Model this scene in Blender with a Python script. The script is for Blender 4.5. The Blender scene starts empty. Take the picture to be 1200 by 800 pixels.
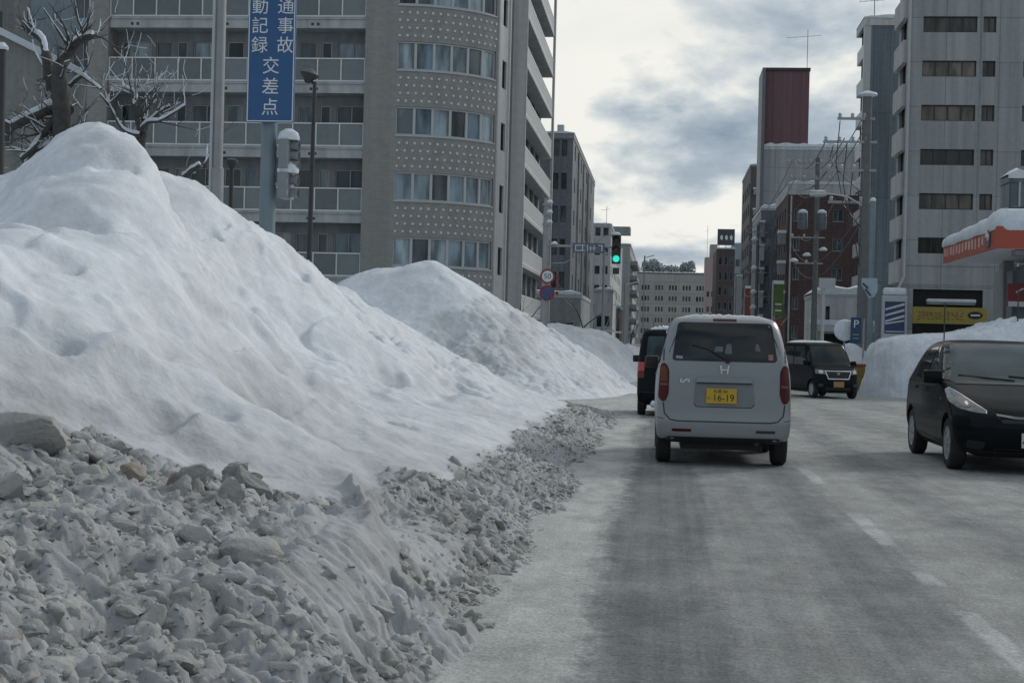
import bpy, bmesh, math, random
import numpy as np
from mathutils import Vector, Matrix
from mathutils.bvhtree import BVHTree
from mathutils.geometry import delaunay_2d_cdt

random.seed(7)
rng = np.random.default_rng(7)
S = bpy.context.scene
COL = S.collection
PI = math.pi


def gz(y):
    """height of the road: it dips a little on the way to the crossing"""
    t = min(1.0, max(0.0, (y - 18) / 32.0))
    return -0.25 * t * t * (3 - 2 * t)


def gzv(y):
    t = np.clip((y - 18) / 32.0, 0, 1)
    return -0.25 * t * t * (3 - 2 * t)


# ------------------------------------------------------------------ materials
MATS = {}


def mat(name, col, rough=0.7, metal=0.0, var=0.12, scale=3.0, bump=0.0, bscale=40.0, streak=0.0,
        spec=0.5, rand=0.0, coat=0.0, emit=0.0, joints=None, stint=None):
    """procedural material: noise mottling, optional vertical streaks, panel joints and bump"""
    if name in MATS:
        return MATS[name]
    m = bpy.data.materials.new(name)
    m.use_nodes = True
    nt = m.node_tree
    N, L = nt.nodes, nt.links
    b = N['Principled BSDF']
    b.inputs['Roughness'].default_value = rough
    b.inputs['Metallic'].default_value = metal
    b.inputs['Specular IOR Level'].default_value = spec
    if coat:
        b.inputs['Coat Weight'].default_value = coat
        b.inputs['Coat Roughness'].default_value = 0.06
    tc = N.new('ShaderNodeTexCoord')
    nz = N.new('ShaderNodeTexNoise')
    nz.inputs['Scale'].default_value = scale
    nz.inputs['Detail'].default_value = 6
    L.new(tc.outputs['Object'], nz.inputs['Vector'])
    mr = N.new('ShaderNodeMapRange')
    mr.inputs['From Min'].default_value = 0.25
    mr.inputs['From Max'].default_value = 0.75
    mr.inputs['To Min'].default_value = 1 - var
    mr.inputs['To Max'].default_value = 1 + var
    L.new(nz.outputs['Fac'], mr.inputs['Value'])
    fac = mr.outputs['Result']

    def mult(a, bsock):
        k = N.new('ShaderNodeMath')
        k.operation = 'MULTIPLY'
        L.new(a, k.inputs[0])
        L.new(bsock, k.inputs[1])
        return k.outputs[0]
    if streak:
        mp = N.new('ShaderNodeMapping')
        mp.inputs['Scale'].default_value = (2.2, 2.2, 0.07)
        L.new(tc.outputs['Object'], mp.inputs['Vector'])
        n2 = N.new('ShaderNodeTexNoise')
        n2.inputs['Scale'].default_value = 1.0
        n2.inputs['Detail'].default_value = 5
        L.new(mp.outputs[0], n2.inputs['Vector'])
        m2 = N.new('ShaderNodeMapRange')
        m2.inputs['From Min'].default_value = 0.35
        m2.inputs['From Max'].default_value = 0.65
        m2.inputs['To Min'].default_value = 1 - streak
        m2.inputs['To Max'].default_value = 1 + streak * 0.4
        L.new(n2.outputs['Fac'], m2.inputs['Value'])
        fac = mult(fac, m2.outputs['Result'])
    if joints:
        br = N.new('ShaderNodeTexBrick')
        br.offset = joints[3] if len(joints) > 3 else 0.0
        br.inputs['Scale'].default_value = 1.0
        br.inputs['Brick Width'].default_value = joints[0]
        br.inputs['Row Height'].default_value = joints[1]
        br.inputs['Mortar Size'].default_value = joints[2]
        br.inputs['Color1'].default_value = (1, 1, 1, 1)
        br.inputs['Color2'].default_value = (0.88, 0.88, 0.88, 1)
        br.inputs['Mortar'].default_value = (0.62, 0.62, 0.62, 1)
        sp = N.new('ShaderNodeSeparateXYZ')
        ad = N.new('ShaderNodeMath')
        ad.operation = 'ADD'
        cb = N.new('ShaderNodeCombineXYZ')
        L.new(tc.outputs['Object'], sp.inputs[0])
        L.new(sp.outputs['X'], ad.inputs[0])
        L.new(sp.outputs['Y'], ad.inputs[1])
        L.new(ad.outputs[0], cb.inputs['X'])
        L.new(sp.outputs['Z'], cb.inputs['Y'])
        L.new(cb.outputs[0], br.inputs['Vector'])
        fac = mult(fac, br.outputs['Color'])
    if rand:
        oi = N.new('ShaderNodeObjectInfo')
        m3 = N.new('ShaderNodeMapRange')
        m3.inputs['To Min'].default_value = 1 - rand
        m3.inputs['To Max'].default_value = 1 + rand
        L.new(oi.outputs['Random'], m3.inputs['Value'])
        fac = mult(fac, m3.outputs['Result'])
    vm = N.new('ShaderNodeVectorMath')
    vm.operation = 'SCALE'
    vm.inputs[0].default_value = col[:3]
    L.new(fac, vm.inputs['Scale'])
    L.new(vm.outputs[0], b.inputs['Base Color'])
    if bump:
        nb = N.new('ShaderNodeTexNoise')
        nb.inputs['Scale'].default_value = bscale
        nb.inputs['Detail'].default_value = 4
        L.new(tc.outputs['Object'], nb.inputs['Vector'])
        bp = N.new('ShaderNodeBump')
        bp.inputs['Strength'].default_value = bump
        bp.inputs['Distance'].default_value = 0.03
        L.new(nb.outputs['Fac'], bp.inputs['Height'])
        L.new(bp.outputs[0], b.inputs['Normal'])
    if stint:
        b.inputs['Specular Tint'].default_value = (*stint, 1)
    if emit:
        b.inputs['Emission Color'].default_value = (*col[:3], 1)
        b.inputs['Emission Strength'].default_value = emit
    MATS[name] = m
    return m


def glass_mat(name, c0, c1, rough=0.06, curtain=0.0):
    """window pane: dark room behind reflecting glass, each pane its own tone, some with curtain folds"""
    m = bpy.data.materials.new(name)
    m.use_nodes = True
    N, L = m.node_tree.nodes, m.node_tree.links
    b = N['Principled BSDF']
    b.inputs['Roughness'].default_value = rough
    b.inputs['IOR'].default_value = 1.5
    oi = N.new('ShaderNodeObjectInfo')
    mx = N.new('ShaderNodeMix')
    mx.data_type = 'RGBA'
    L.new(oi.outputs['Random'], mx.inputs['Factor'])
    mx.inputs['A'].default_value = (*c0, 1)
    mx.inputs['B'].default_value = (*c1, 1)
    tc = N.new('ShaderNodeTexCoord')
    mp = N.new('ShaderNodeMapping')
    mp.inputs['Scale'].default_value = (1.0, 1.0, 0.25)
    L.new(tc.outputs['Object'], mp.inputs['Vector'])
    nz = N.new('ShaderNodeTexNoise')
    nz.inputs['Scale'].default_value = 1.7
    nz.inputs['Detail'].default_value = 3
    L.new(mp.outputs[0], nz.inputs['Vector'])
    mr = N.new('ShaderNodeMapRange')
    mr.inputs['From Min'].default_value = 0.38
    mr.inputs['From Max'].default_value = 0.62
    mr.inputs['To Min'].default_value = 0.45
    mr.inputs['To Max'].default_value = 1.5
    L.new(nz.outputs['Fac'], mr.inputs['Value'])
    vm = N.new('ShaderNodeVectorMath')
    vm.operation = 'SCALE'
    L.new(mx.outputs['Result'], vm.inputs[0])
    L.new(mr.outputs['Result'], vm.inputs['Scale'])
    L.new(vm.outputs[0], b.inputs['Base Color'])
    MATS[name] = m
    return m


def snow_mat(name, clean, dirty, bump=0.32, fine=60, use_attr=True):
    m = bpy.data.materials.new(name)
    m.use_nodes = True
    N, L = m.node_tree.nodes, m.node_tree.links
    b = N['Principled BSDF']
    b.inputs['Roughness'].default_value = 0.75
    b.inputs['Specular IOR Level'].default_value = 0.25
    tc = N.new('ShaderNodeTexCoord')
    n1 = N.new('ShaderNodeTexNoise')
    n1.inputs['Scale'].default_value = 1.4
    n1.inputs['Detail'].default_value = 8
    n1.inputs['Roughness'].default_value = 0.62
    L.new(tc.outputs['Object'], n1.inputs['Vector'])
    mx = N.new('ShaderNodeMix')
    mx.data_type = 'RGBA'
    mx.inputs['A'].default_value = (*clean, 1)
    mx.inputs['B'].default_value = (*dirty, 1)
    mr = N.new('ShaderNodeMapRange')
    mr.inputs['From Min'].default_value = 0.42
    mr.inputs['From Max'].default_value = 0.72
    L.new(n1.outputs['Fac'], mr.inputs['Value'])
    if use_attr:
        at = N.new('ShaderNodeAttribute')
        at.attribute_name = 'rub'
        ml = N.new('ShaderNodeMath')
        ml.operation = 'MULTIPLY'
        ml.inputs[1].default_value = 0.30
        L.new(mr.outputs['Result'], ml.inputs[0])
        ad = N.new('ShaderNodeMath')
        ad.operation = 'ADD'
        ad.use_clamp = True
        L.new(ml.outputs[0], ad.inputs[0])
        L.new(at.outputs['Fac'], ad.inputs[1])
        L.new(ad.outputs[0], mx.inputs['Factor'])
    else:
        L.new(mr.outputs['Result'], mx.inputs['Factor'])
    n3 = N.new('ShaderNodeTexNoise')
    n3.inputs['Scale'].default_value = 9
    n3.inputs['Detail'].default_value = 8
    n3.inputs['Roughness'].default_value = 0.7
    L.new(tc.outputs['Object'], n3.inputs['Vector'])
    m4 = N.new('ShaderNodeMapRange')
    m4.inputs['From Min'].default_value = 0.3
    m4.inputs['From Max'].default_value = 0.7
    m4.inputs['To Min'].default_value = 0.86
    m4.inputs['To Max'].default_value = 1.08
    L.new(n3.outputs['Fac'], m4.inputs['Value'])
    vm = N.new('ShaderNodeVectorMath')
    vm.operation = 'SCALE'
    L.new(mx.outputs['Result'], vm.inputs[0])
    L.new(m4.outputs['Result'], vm.inputs['Scale'])
    L.new(vm.outputs[0], b.inputs['Base Color'])
    n2 = N.new('ShaderNodeTexNoise')
    n2.inputs['Scale'].default_value = fine * .5
    n2.inputs['Detail'].default_value = 9
    n2.inputs['Roughness'].default_value = 0.68
    L.new(tc.outputs['Object'], n2.inputs['Vector'])
    bp = N.new('ShaderNodeBump')
    bp.inputs['Strength'].default_value = bump
    bp.inputs['Distance'].default_value = 0.03
    hsrc = n2.outputs['Fac']
    if use_attr:
        vo = N.new('ShaderNodeTexVoronoi')
        vo.inputs['Scale'].default_value = 17
        vo.inputs['Randomness'].default_value = 1.0
        dw = N.new('ShaderNodeVectorMath')
        dw.operation = 'MULTIPLY_ADD'
        L.new(n3.outputs['Color'], dw.inputs[0])
        dw.inputs[1].default_value = (0.12, 0.12, 0.12)
        L.new(tc.outputs['Object'], dw.inputs[2])
        L.new(dw.outputs[0], vo.inputs['Vector'])
        vk = N.new('ShaderNodeMath')
        vk.operation = 'MULTIPLY'
        L.new(vo.outputs['Distance'], vk.inputs[0])
        L.new(at.outputs['Fac'], vk.inputs[1])
        vs_ = N.new('ShaderNodeMath')
        vs_.operation = 'MULTIPLY'
        vs_.inputs[1].default_value = -2.6
        L.new(vk.outputs[0], vs_.inputs[0])
        va = N.new('ShaderNodeMath')
        L.new(vs_.outputs[0], va.inputs[0])
        L.new(n2.outputs['Fac'], va.inputs[1])
        hsrc = va.outputs[0]
    L.new(hsrc, bp.inputs['Height'])
    L.new(bp.outputs[0], b.inputs['Normal'])
    MATS[name] = m
    return m


SNOW = snow_mat('snow', (0.68, 0.715, 0.775), (0.215, 0.213, 0.208))
SNOWCAP = snow_mat('snow_cap', (0.66, 0.71, 0.77), (0.55, 0.59, 0.64), use_attr=False)
RUBBLE = snow_mat('dirty_snow', (0.455, 0.455, 0.447), (0.29, 0.288, 0.28), bump=1.0, fine=30, use_attr=False)
CONC = mat('concrete', (0.40, 0.415, 0.425), 0.85, streak=0.18, var=0.1, bump=0.15)
CONC_D = mat('dark_concrete', (0.25, 0.262, 0.272), 0.85, streak=0.15, var=0.1, bump=0.15)
CONC_L = mat('pale_concrete', (0.50, 0.505, 0.505), 0.85, streak=0.2, var=0.08, bump=0.12)
TILE_G = mat('grey_tile', (0.285, 0.278, 0.27), 0.6, streak=0.08, var=0.08, joints=(0.25, 0.09, 0.006, 0.5))
TILE_D = mat('dark_tile', (0.14, 0.158, 0.178), 0.55, streak=0.2, var=0.12, joints=(0.6, 0.3, 0.012, 0.5))
PANEL = mat('grey_panel', (0.335, 0.348, 0.357), 0.75, streak=0.16, var=0.07, joints=(3.5, 3.0, 0.03))
DOT = mat('pale_tile_stud', (0.58, 0.58, 0.57), 0.6)
WHITE = mat('white_paint', (0.62, 0.63, 0.63), 0.5, var=0.06)
POLEC = mat('weathered_pole_concrete', (0.15, 0.155, 0.16), 0.85, streak=0.2, var=0.1)
OFFW = mat('pale_metal', (0.42, 0.44, 0.45), 0.45, var=0.06)
DARKM = mat('dark_metal', (0.03, 0.032, 0.035), 0.5, var=0.1)
STEEL = mat('galvanised_steel', (0.29, 0.30, 0.31), 0.45, metal=0.35, var=0.1, streak=0.1)
BLUEST = mat('blue_grey_steel', (0.17, 0.225, 0.255), 0.5, metal=0.2, var=0.1, streak=0.12)
MAROON = mat('maroon_cladding', (0.15, 0.078, 0.09), 0.7, streak=0.15, var=0.1, joints=(1.2, 40, 0.03))
BRICK = mat('red_brick', (0.105, 0.068, 0.068), 0.85, streak=0.15, var=0.15, joints=(0.9, 0.3, 0.02, 0.5))
PINK = mat('pink_render', (0.34, 0.27, 0.26), 0.85, streak=0.1)
BEIGE = mat('beige_render', (0.36, 0.355, 0.34), 0.85, streak=0.1, joints=(40, 3.2, 0.06))
NAVYB = mat('dark_blue_cladding', (0.14, 0.175, 0.205), 0.5, streak=0.3, var=0.12, joints=(2.2, 7.5, 0.04))
BLUEW = mat('pale_blue_wall', (0.26, 0.31, 0.35), 0.7, streak=0.12)
BROWNW = mat('brown_grey_wall', (0.27, 0.275, 0.265), 0.85, streak=0.2)
ASPH = mat('bare_asphalt', (0.06, 0.062, 0.065), 0.8)
GLASS = glass_mat('window_glass', (0.02, 0.028, 0.033), (0.085, 0.105, 0.118))
GLASSC = glass_mat('curtained_glass', (0.08, 0.13, 0.17), (0.29, 0.35, 0.385), rough=0.10)
GLASSW = glass_mat('office_glass', (0.015, 0.015, 0.015), (0.13, 0.11, 0.09), rough=0.08)
BALGL = mat('frosted_panel', (0.14, 0.165, 0.175), 0.25, var=0.1, rand=0.25)
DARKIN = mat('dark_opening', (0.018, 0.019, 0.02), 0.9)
SIGNBLUE = mat('sign_blue', (0.022, 0.085, 0.22), 0.5, var=0.05)
NAVY = mat('sign_navy', (0.02, 0.045, 0.11), 0.5, var=0.05)
SIGNW = mat('sign_white', (0.60, 0.63, 0.64), 0.5, var=0.04)
SIGNR = mat('sign_red', (0.22, 0.03, 0.03), 0.5, var=0.05)
ORANGE = mat('orange_fascia', (0.36, 0.062, 0.035), 0.45, var=0.08)
YELLOW = mat('yellow_board', (0.29, 0.23, 0.05), 0.6, var=0.12)
GREENS = mat('green_board', (0.075, 0.13, 0.03), 0.6, var=0.1)
RUST = mat('orange_brown_board', (0.2, 0.065, 0.04), 0.6, var=0.12)
BARK = mat('bark', (0.062, 0.06, 0.057), 0.9, var=0.3, scale=9, bump=0.6, bscale=25)
LEAFD = mat('hazed_evergreen', (0.27, 0.30, 0.30), 0.85, var=0.35, scale=1.2)  # crown colour paled to paint in the haze of distance
RUBBER = mat('rubber', (0.018, 0.018, 0.019), 0.85, var=0.2)
RIMM = mat('alloy_rim', (0.34, 0.36, 0.38), 0.45, metal=0.25)
CARGL = mat('car_glass', (0.007, 0.010, 0.012), 0.03, var=0.2, spec=0.45)
CARGLW = mat('windscreen_glass', (0.055, 0.08, 0.09), 0.05, var=0.3, scale=2.0, spec=0.07)
CARBLK = mat('black_car_paint', (0.008, 0.010, 0.013), 0.4, spec=0.02, coat=0.16, var=0.25)
CARSIL = mat('silver_car_paint', (0.235, 0.25, 0.268), 0.38, metal=0.2, spec=0.35, coat=0.15, var=0.06, scale=1.5)
TRIM = mat('black_trim', (0.012, 0.012, 0.013), 0.55)
SEAM = mat('panel_gap', (0.03, 0.033, 0.036), 0.8)
CHROME = mat('chrome', (0.62, 0.63, 0.65), 0.15, metal=1.0)
LAMPR = mat('tail_lamp_red', (0.065, 0.004, 0.007), 0.25, spec=.2)
LAMPA = mat('tail_lamp_amber', (0.13, 0.04, 0.022), 0.3, spec=.2)
LAMPW = mat('head_lamp_lens', (0.13, 0.145, 0.16), 0.12, coat=0.2, var=0.6, scale=14)
PLATEY = mat('yellow_plate', (0.50, 0.33, 0.02), 0.5, var=0.05)
PLATEW = mat('white_plate', (0.5, 0.51, 0.5), 0.5, var=0.05)
GRITBOX = mat('mustard_box', (0.22, 0.15, 0.035), 0.6, var=0.15)


# ------------------------------------------------------------------ mesh builder
def wloc(o):
    v = Vector((0, 0, 0))
    while o is not None:
        v += o.location
        o = o.parent
    return v


class MB:
    def __init__(self):
        self.v, self.f, self.mi, self.m = [], [], [], 0

    def add(self, vs, fs):
        n = len(self.v)
        self.v += [tuple(p) for p in vs]
        self.f += [tuple(i + n for i in f) for f in fs]
        self.mi += [self.m] * len(fs)
        return self

    def box(self, x0, x1, y0, y1, z0, z1):
        vs = [(x, y, z) for z in (z0, z1) for y in (y0, y1) for x in (x0, x1)]
        return self.add(vs, [(0, 2, 3, 1), (4, 5, 7, 6), (0, 1, 5, 4), (2, 6, 7, 3), (0, 4, 6, 2), (1, 3, 7, 5)])

    def obox(self, M, x0, x1, y0, y1, z0, z1):
        n = len(self.v)
        self.box(x0, x1, y0, y1, z0, z1)
        self.v[n:] = [tuple(M @ Vector(p)) for p in self.v[n:]]
        return self

    def quad(self, a, b, c, d):
        return self.add([a, b, c, d], [(0, 1, 2, 3)])

    def path(self, pts, radii, n=8, cap=True, squash=1.0):
        pts = [Vector(p) for p in pts]
        if not hasattr(radii, '__len__'):
            radii = [radii] * len(pts)
        vs, fs = [], []
        up = None
        for i, p in enumerate(pts):
            t = (pts[min(i + 1, len(pts) - 1)] - pts[max(i - 1, 0)]).normalized()
            if up is None:
                up = Vector((0, 0, 1)) if abs(t.z) < 0.9 else Vector((0, 1, 0))
            a = t.cross(up).normalized()
            up = a.cross(t).normalized()
            for k in range(n):
                an = 2 * PI * k / n
                vs.append(p + a * (math.cos(an) * radii[i]) + up * (math.sin(an) * radii[i] * squash))
        for i in range(len(pts) - 1):
            for k in range(n):
                k2 = (k + 1) % n
                fs.append((i * n + k, i * n + k2, (i + 1) * n + k2, (i + 1) * n + k))
        if cap:
            fs.append(tuple(range(n - 1, -1, -1)))
            fs.append(tuple((len(pts) - 1) * n + k for k in range(n)))
        return self.add(vs, fs)

    def lathe(self, prof, M, n=24):
        """profile of (radius, height) turned about local Z, moved by M"""
        vs, fs = [], []
        for r, h in prof:
            for k in range(n):
                a = 2 * PI * k / n
                vs.append(M @ Vector((r * math.cos(a), r * math.sin(a), h)))
        for i in range(len(prof) - 1):
            for k in range(n):
                k2 = (k + 1) % n
                fs.append((i * n + k, i * n + k2, (i + 1) * n + k2, (i + 1) * n + k))
        fs.append(tuple(range(n - 1, -1, -1)))
        fs.append(tuple((len(prof) - 1) * n + k for k in range(n)))
        return self.add(vs, fs)

    def prism(self, poly, M, d):
        """polygon in local XY from z=0 to z=d, moved by M"""
        n = len(poly)
        vs = [M @ Vector((p[0], p[1], 0)) for p in poly] + [M @ Vector((p[0], p[1], d)) for p in poly]
        fs = [tuple(range(n - 1, -1, -1)), tuple(range(n, 2 * n))]
        fs += [(i, (i + 1) % n, n + (i + 1) % n, n + i) for i in range(n)]
        return self.add(vs, fs)

    def build(self, name, mats, parent=None, smooth=False, bevel=0.0, ang=35):
        me = bpy.data.meshes.new(name)
        off = wloc(parent)
        me.from_pydata([(p[0] - off.x, p[1] - off.y, p[2] - off.z) for p in self.v], [], self.f)
        if not isinstance(mats, (list, tuple)):
            mats = [mats]
        for m_ in mats:
            me.materials.append(m_)
        if len(mats) > 1:
            me.polygons.foreach_set('material_index', self.mi)
        bm = bmesh.new()
        bm.from_mesh(me)
        bmesh.ops.recalc_face_normals(bm, faces=bm.faces)
        if bevel:
            bmesh.ops.bevel(bm, geom=[e for e in bm.edges if e.is_manifold and e.calc_face_angle(0) > 0.6], offset=bevel,
                            segments=2, affect='EDGES', profile=0.6)
        bm.to_mesh(me)
        bm.free()
        if smooth:
            me.polygons.foreach_set('use_smooth', [True] * len(me.polygons))
            me.set_sharp_from_angle(angle=math.radians(ang))
        o = bpy.data.objects.new(name, me)
        COL.objects.link(o)
        o.parent = parent
        return o


def tag(o, label, cat, group=None):
    o['label'] = label
    o['category'] = cat
    if group:
        o['group'] = group
    return o


def struct(o):
    o['kind'] = 'structure'
    return o


def thing(name, label, cat, loc=(0, 0, 0), group=None):
    o = bpy.data.objects.new(name, None)
    o.empty_display_size = 0.2
    COL.objects.link(o)
    o.location = loc
    return tag(o, label, cat, group)


def text(body, size, M, mt, parent, name='characters', depth=0.004, sx=1.0, spacing=1.0):
    c = bpy.data.curves.new(name, 'FONT')
    c.body = body
    c.size = size
    c.align_x = 'CENTER'
    c.align_y = 'CENTER'
    c.extrude = depth
    c.resolution_u = 3
    c.space_character = spacing
    t = bpy.data.objects.new(name, c)
    COL.objects.link(t)
    dg = bpy.context.evaluated_depsgraph_get()
    me = bpy.data.meshes.new_from_object(t.evaluated_get(dg))
    bpy.data.objects.remove(t)
    bpy.data.curves.remove(c)
    off = Matrix.Translation(-wloc(parent))
    me.transform(off @ M @ Matrix.Diagonal((sx, 1, 1, 1)))
    me.materials.clear()
    me.materials.append(mt)
    me.name = name
    o = bpy.data.objects.new(name, me)
    COL.objects.link(o)
    o.parent = parent
    return o


FACE_CAM = Matrix(((1, 0, 0, 0), (0, 0, -1, 0), (0, 1, 0, 0), (0, 0, 0, 1)))   # local XY -> world XZ, normal -Y


def T(x, y, z):
    return Matrix.Translation((x, y, z))


# ------------------------------------------------------------------ noise
def hash2(ix, iy, s):
    h = (ix.astype(np.int64) * 374761393 + iy.astype(np.int64) * 668265263 + s * 1442695041) & 0xFFFFFFFF
    h = ((h ^ (h >> 13)) * 1274126177) & 0xFFFFFFFF
    return ((h ^ (h >> 16)) & 0xFFFFFF) / float(0xFFFFFF)


def vnoise(x, y, s=0):
    ix, iy = np.floor(x), np.floor(y)
    fx, fy = x - ix, y - iy
    fx = fx * fx * fx * (fx * (fx * 6 - 15) + 10)
    fy = fy * fy * fy * (fy * (fy * 6 - 15) + 10)
    a, b = hash2(ix, iy, s), hash2(ix + 1, iy, s)
    c, d = hash2(ix, iy + 1, s), hash2(ix + 1, iy + 1, s)
    return (a * (1 - fx) + b * fx) * (1 - fy) + (c * (1 - fx) + d * fx) * fy - 0.5


def fbm(x, y, s=0, o=4, g=0.5):
    r, a = 0, 1.0
    for k in range(o):
        # turn each octave so the lattice never lines up
        ca, sa = math.cos(0.6 + k * 1.1), math.sin(0.6 + k * 1.1)
        r = r + a * vnoise((x * ca - y * sa) * 2 ** k + 17.3 * k, (x * sa + y * ca) * 2 ** k - 9.1 * k, s + k)
        a *= g
    return r


def vnoise3(x, y, z, s=0):
    iz = np.floor(z)
    f = z - iz
    f = f * f * f * (f * (f * 6 - 15) + 10)
    # each layer of the lattice is an independent plane, shifted so layers do not line up
    a = vnoise(x + iz * 7.31, y - iz * 3.17, s)
    b = vnoise(x + (iz + 1) * 7.31, y - (iz + 1) * 3.17, s)
    return a * (1 - f) + b * f


def fbm3(x, y, z, s=0, o=3, g=0.5):
    r, a = 0, 1.0
    for k in range(o):
        ca, sa = math.cos(0.6 + k * 1.1), math.sin(0.6 + k * 1.1)
        q = 2 ** k
        r = r + a * vnoise3((x * ca - y * sa) * q + 17.3 * k, (x * sa + y * ca) * q - 9.1 * k, z * q + 3.7 * k, s + k)
        a *= g
    return r


def slabs(x, y, s=0, tilt=1.1):
    """broken slab field: a randomly tilted facet per cell"""
    ix, iy = np.floor(x), np.floor(y)
    best = np.full(x.shape, 9.0)
    second = np.full(x.shape, 9.0)
    val = np.zeros(x.shape)
    for dx in (-1, 0, 1):
        for dy in (-1, 0, 1):
            cx, cy = ix + dx, iy + dy
            px = cx + 0.1 + 0.8 * hash2(cx, cy, s)
            py = cy + 0.1 + 0.8 * hash2(cx, cy, s + 1)
            d = (x - px) ** 2 + (y - py) ** 2
            tx = (hash2(cx, cy, s + 2) - 0.5) * 2 * tilt
            ty = (hash2(cx, cy, s + 3) - 0.5) * 2 * tilt
            h = hash2(cx, cy, s + 4) - 0.5 + tx * (x - px) + ty * (y - py)
            m = d < best
            second = np.where(m, best, np.minimum(second, d))
            val = np.where(m, h, val)
            best = np.where(m, d, best)
    edge = np.clip((np.sqrt(second) - np.sqrt(best)) / 0.18, 0, 1)
    return val - 0.45 * (1 - edge)


def sstep(a, b, x):
    t = np.clip((x - a) / (b - a), 0, 1)
    return t * t * (3 - 2 * t)


class Spline:
    """thin plate surface through scattered points"""

    def __init__(self, pts, lam=0.02):
        P = np.array(pts, float)
        self.xy = P[:, :2]
        n = len(P)
        d = np.linalg.norm(self.xy[:, None] - self.xy[None], axis=2)
        K = np.where(d > 0, d * d * np.log(np.maximum(d, 1e-9)), 0) + lam * np.eye(n)
        A = np.hstack([np.ones((n, 1)), self.xy])
        Z = np.zeros((3, 3))
        self.w = np.linalg.solve(np.block([[K, A], [A.T, Z]]), np.concatenate([P[:, 2], np.zeros(3)]))

    def __call__(self, x, y):
        sh = x.shape
        x, y = x.ravel(), y.ravel()
        out = self.w[-3] + self.w[-2] * x + self.w[-1] * y
        for (px, py), w in zip(self.xy, self.w[:-3]):
            d2 = (x - px) ** 2 + (y - py) ** 2
            out = out + w * 0.5 * d2 * np.log(np.maximum(d2, 1e-12))
        return out.reshape(sh)


def field(name, X, Y, Z, mt, rub=None, low=-0.06, parent=None):
    ny, nx = X.shape
    G = gzv(Y)
    V = np.stack([X, Y, Z + G], -1).reshape(-1, 3)
    idx = np.arange(ny * nx).reshape(ny, nx)
    q = np.stack([idx[:-1, :-1], idx[:-1, 1:], idx[1:, 1:], idx[1:, :-1]], -1).reshape(-1, 4)
    keep = (Z.ravel()[q] > low).any(axis=1)
    q = q[keep]
    used = np.unique(q)
    remap = np.zeros(ny * nx, int)
    remap[used] = np.arange(len(used))
    q = remap[q]
    V = V[used]
    me = bpy.data.meshes.new(name)
    me.vertices.add(len(V))
    me.vertices.foreach_set('co', V.astype(np.float32).ravel())
    me.loops.add(q.size)
    me.loops.foreach_set('vertex_index', q.astype(np.int32).ravel())
    me.polygons.add(len(q))
    me.polygons.foreach_set('loop_start', np.arange(0, q.size, 4, dtype=np.int32))
    me.polygons.foreach_set('loop_total', np.full(len(q), 4, np.int32))
    me.polygons.foreach_set('use_smooth', np.ones(len(q), bool))
    a = me.attributes.new('rub', 'FLOAT', 'POINT')
    r = np.zeros(ny * nx) if rub is None else rub.ravel()
    a.data.foreach_set('value', r[used].astype(np.float32))
    me.materials.append(mt)
    me.update(calc_edges=True)
    me.validate()
    o = bpy.data.objects.new(name, me)
    COL.objects.link(o)
    o.parent = parent
    return o


# ------------------------------------------------------------------ rubble templates
def chunk_templates(n=16, seed=3, fine=True):
    r = random.Random(seed)
    out = []
    for q in range(n):
        bm = bmesh.new()
        ax = (r.uniform(0.75, 1.35), r.uniform(0.65, 1.0), r.uniform(0.32, 0.72))
        for _k in range(13):
            v = Vector((r.gauss(0, 1), r.gauss(0, 1), r.gauss(0, 1))).normalized()
            m = max(abs(v.x), abs(v.y), abs(v.z))
            v = v * (0.55 + 0.45 / m) * r.uniform(0.72, 1.0) * 0.6
            bm.verts.new((v.x * ax[0], v.y * ax[1], v.z * ax[2]))
        res = bmesh.ops.convex_hull(bm, input=bm.verts)
        bmesh.ops.delete(bm, geom=[g for g in res['geom_interior'] if isinstance(g, bmesh.types.BMVert)], context='VERTS')
        bmesh.ops.triangulate(bm, faces=bm.faces)
        if fine:
            bmesh.ops.subdivide_edges(bm, edges=bm.edges, cuts=1, use_grid_fill=True, smooth=0.12)
            bmesh.ops.subdivide_edges(bm, edges=bm.edges, cuts=1, use_grid_fill=True, smooth=0.0)
            bmesh.ops.smooth_vert(bm, verts=bm.verts, factor=0.5, use_axis_x=True, use_axis_y=True, use_axis_z=True)
            bmesh.ops.triangulate(bm, faces=bm.faces)
            P = np.array([v.co[:] for v in bm.verts])
            nz = fbm(P[:, 0] * 4 + q * 3.1 + P[:, 2] * 2, P[:, 1] * 4 - P[:, 2] * 3, q, 3)
            for v, d in zip(bm.verts, nz):
                v.co *= 1 + 0.30 * d
        for k, v in enumerate(bm.verts):
            v.index = k
        out.append((np.array([v.co[:] for v in bm.verts]), [tuple(v.index for v in f.verts) for f in bm.faces]))
        bm.free()
    return out


CHUNKS_FINE = chunk_templates(14, 5)
CHUNKS = chunk_templates(14, 3, False)


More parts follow.
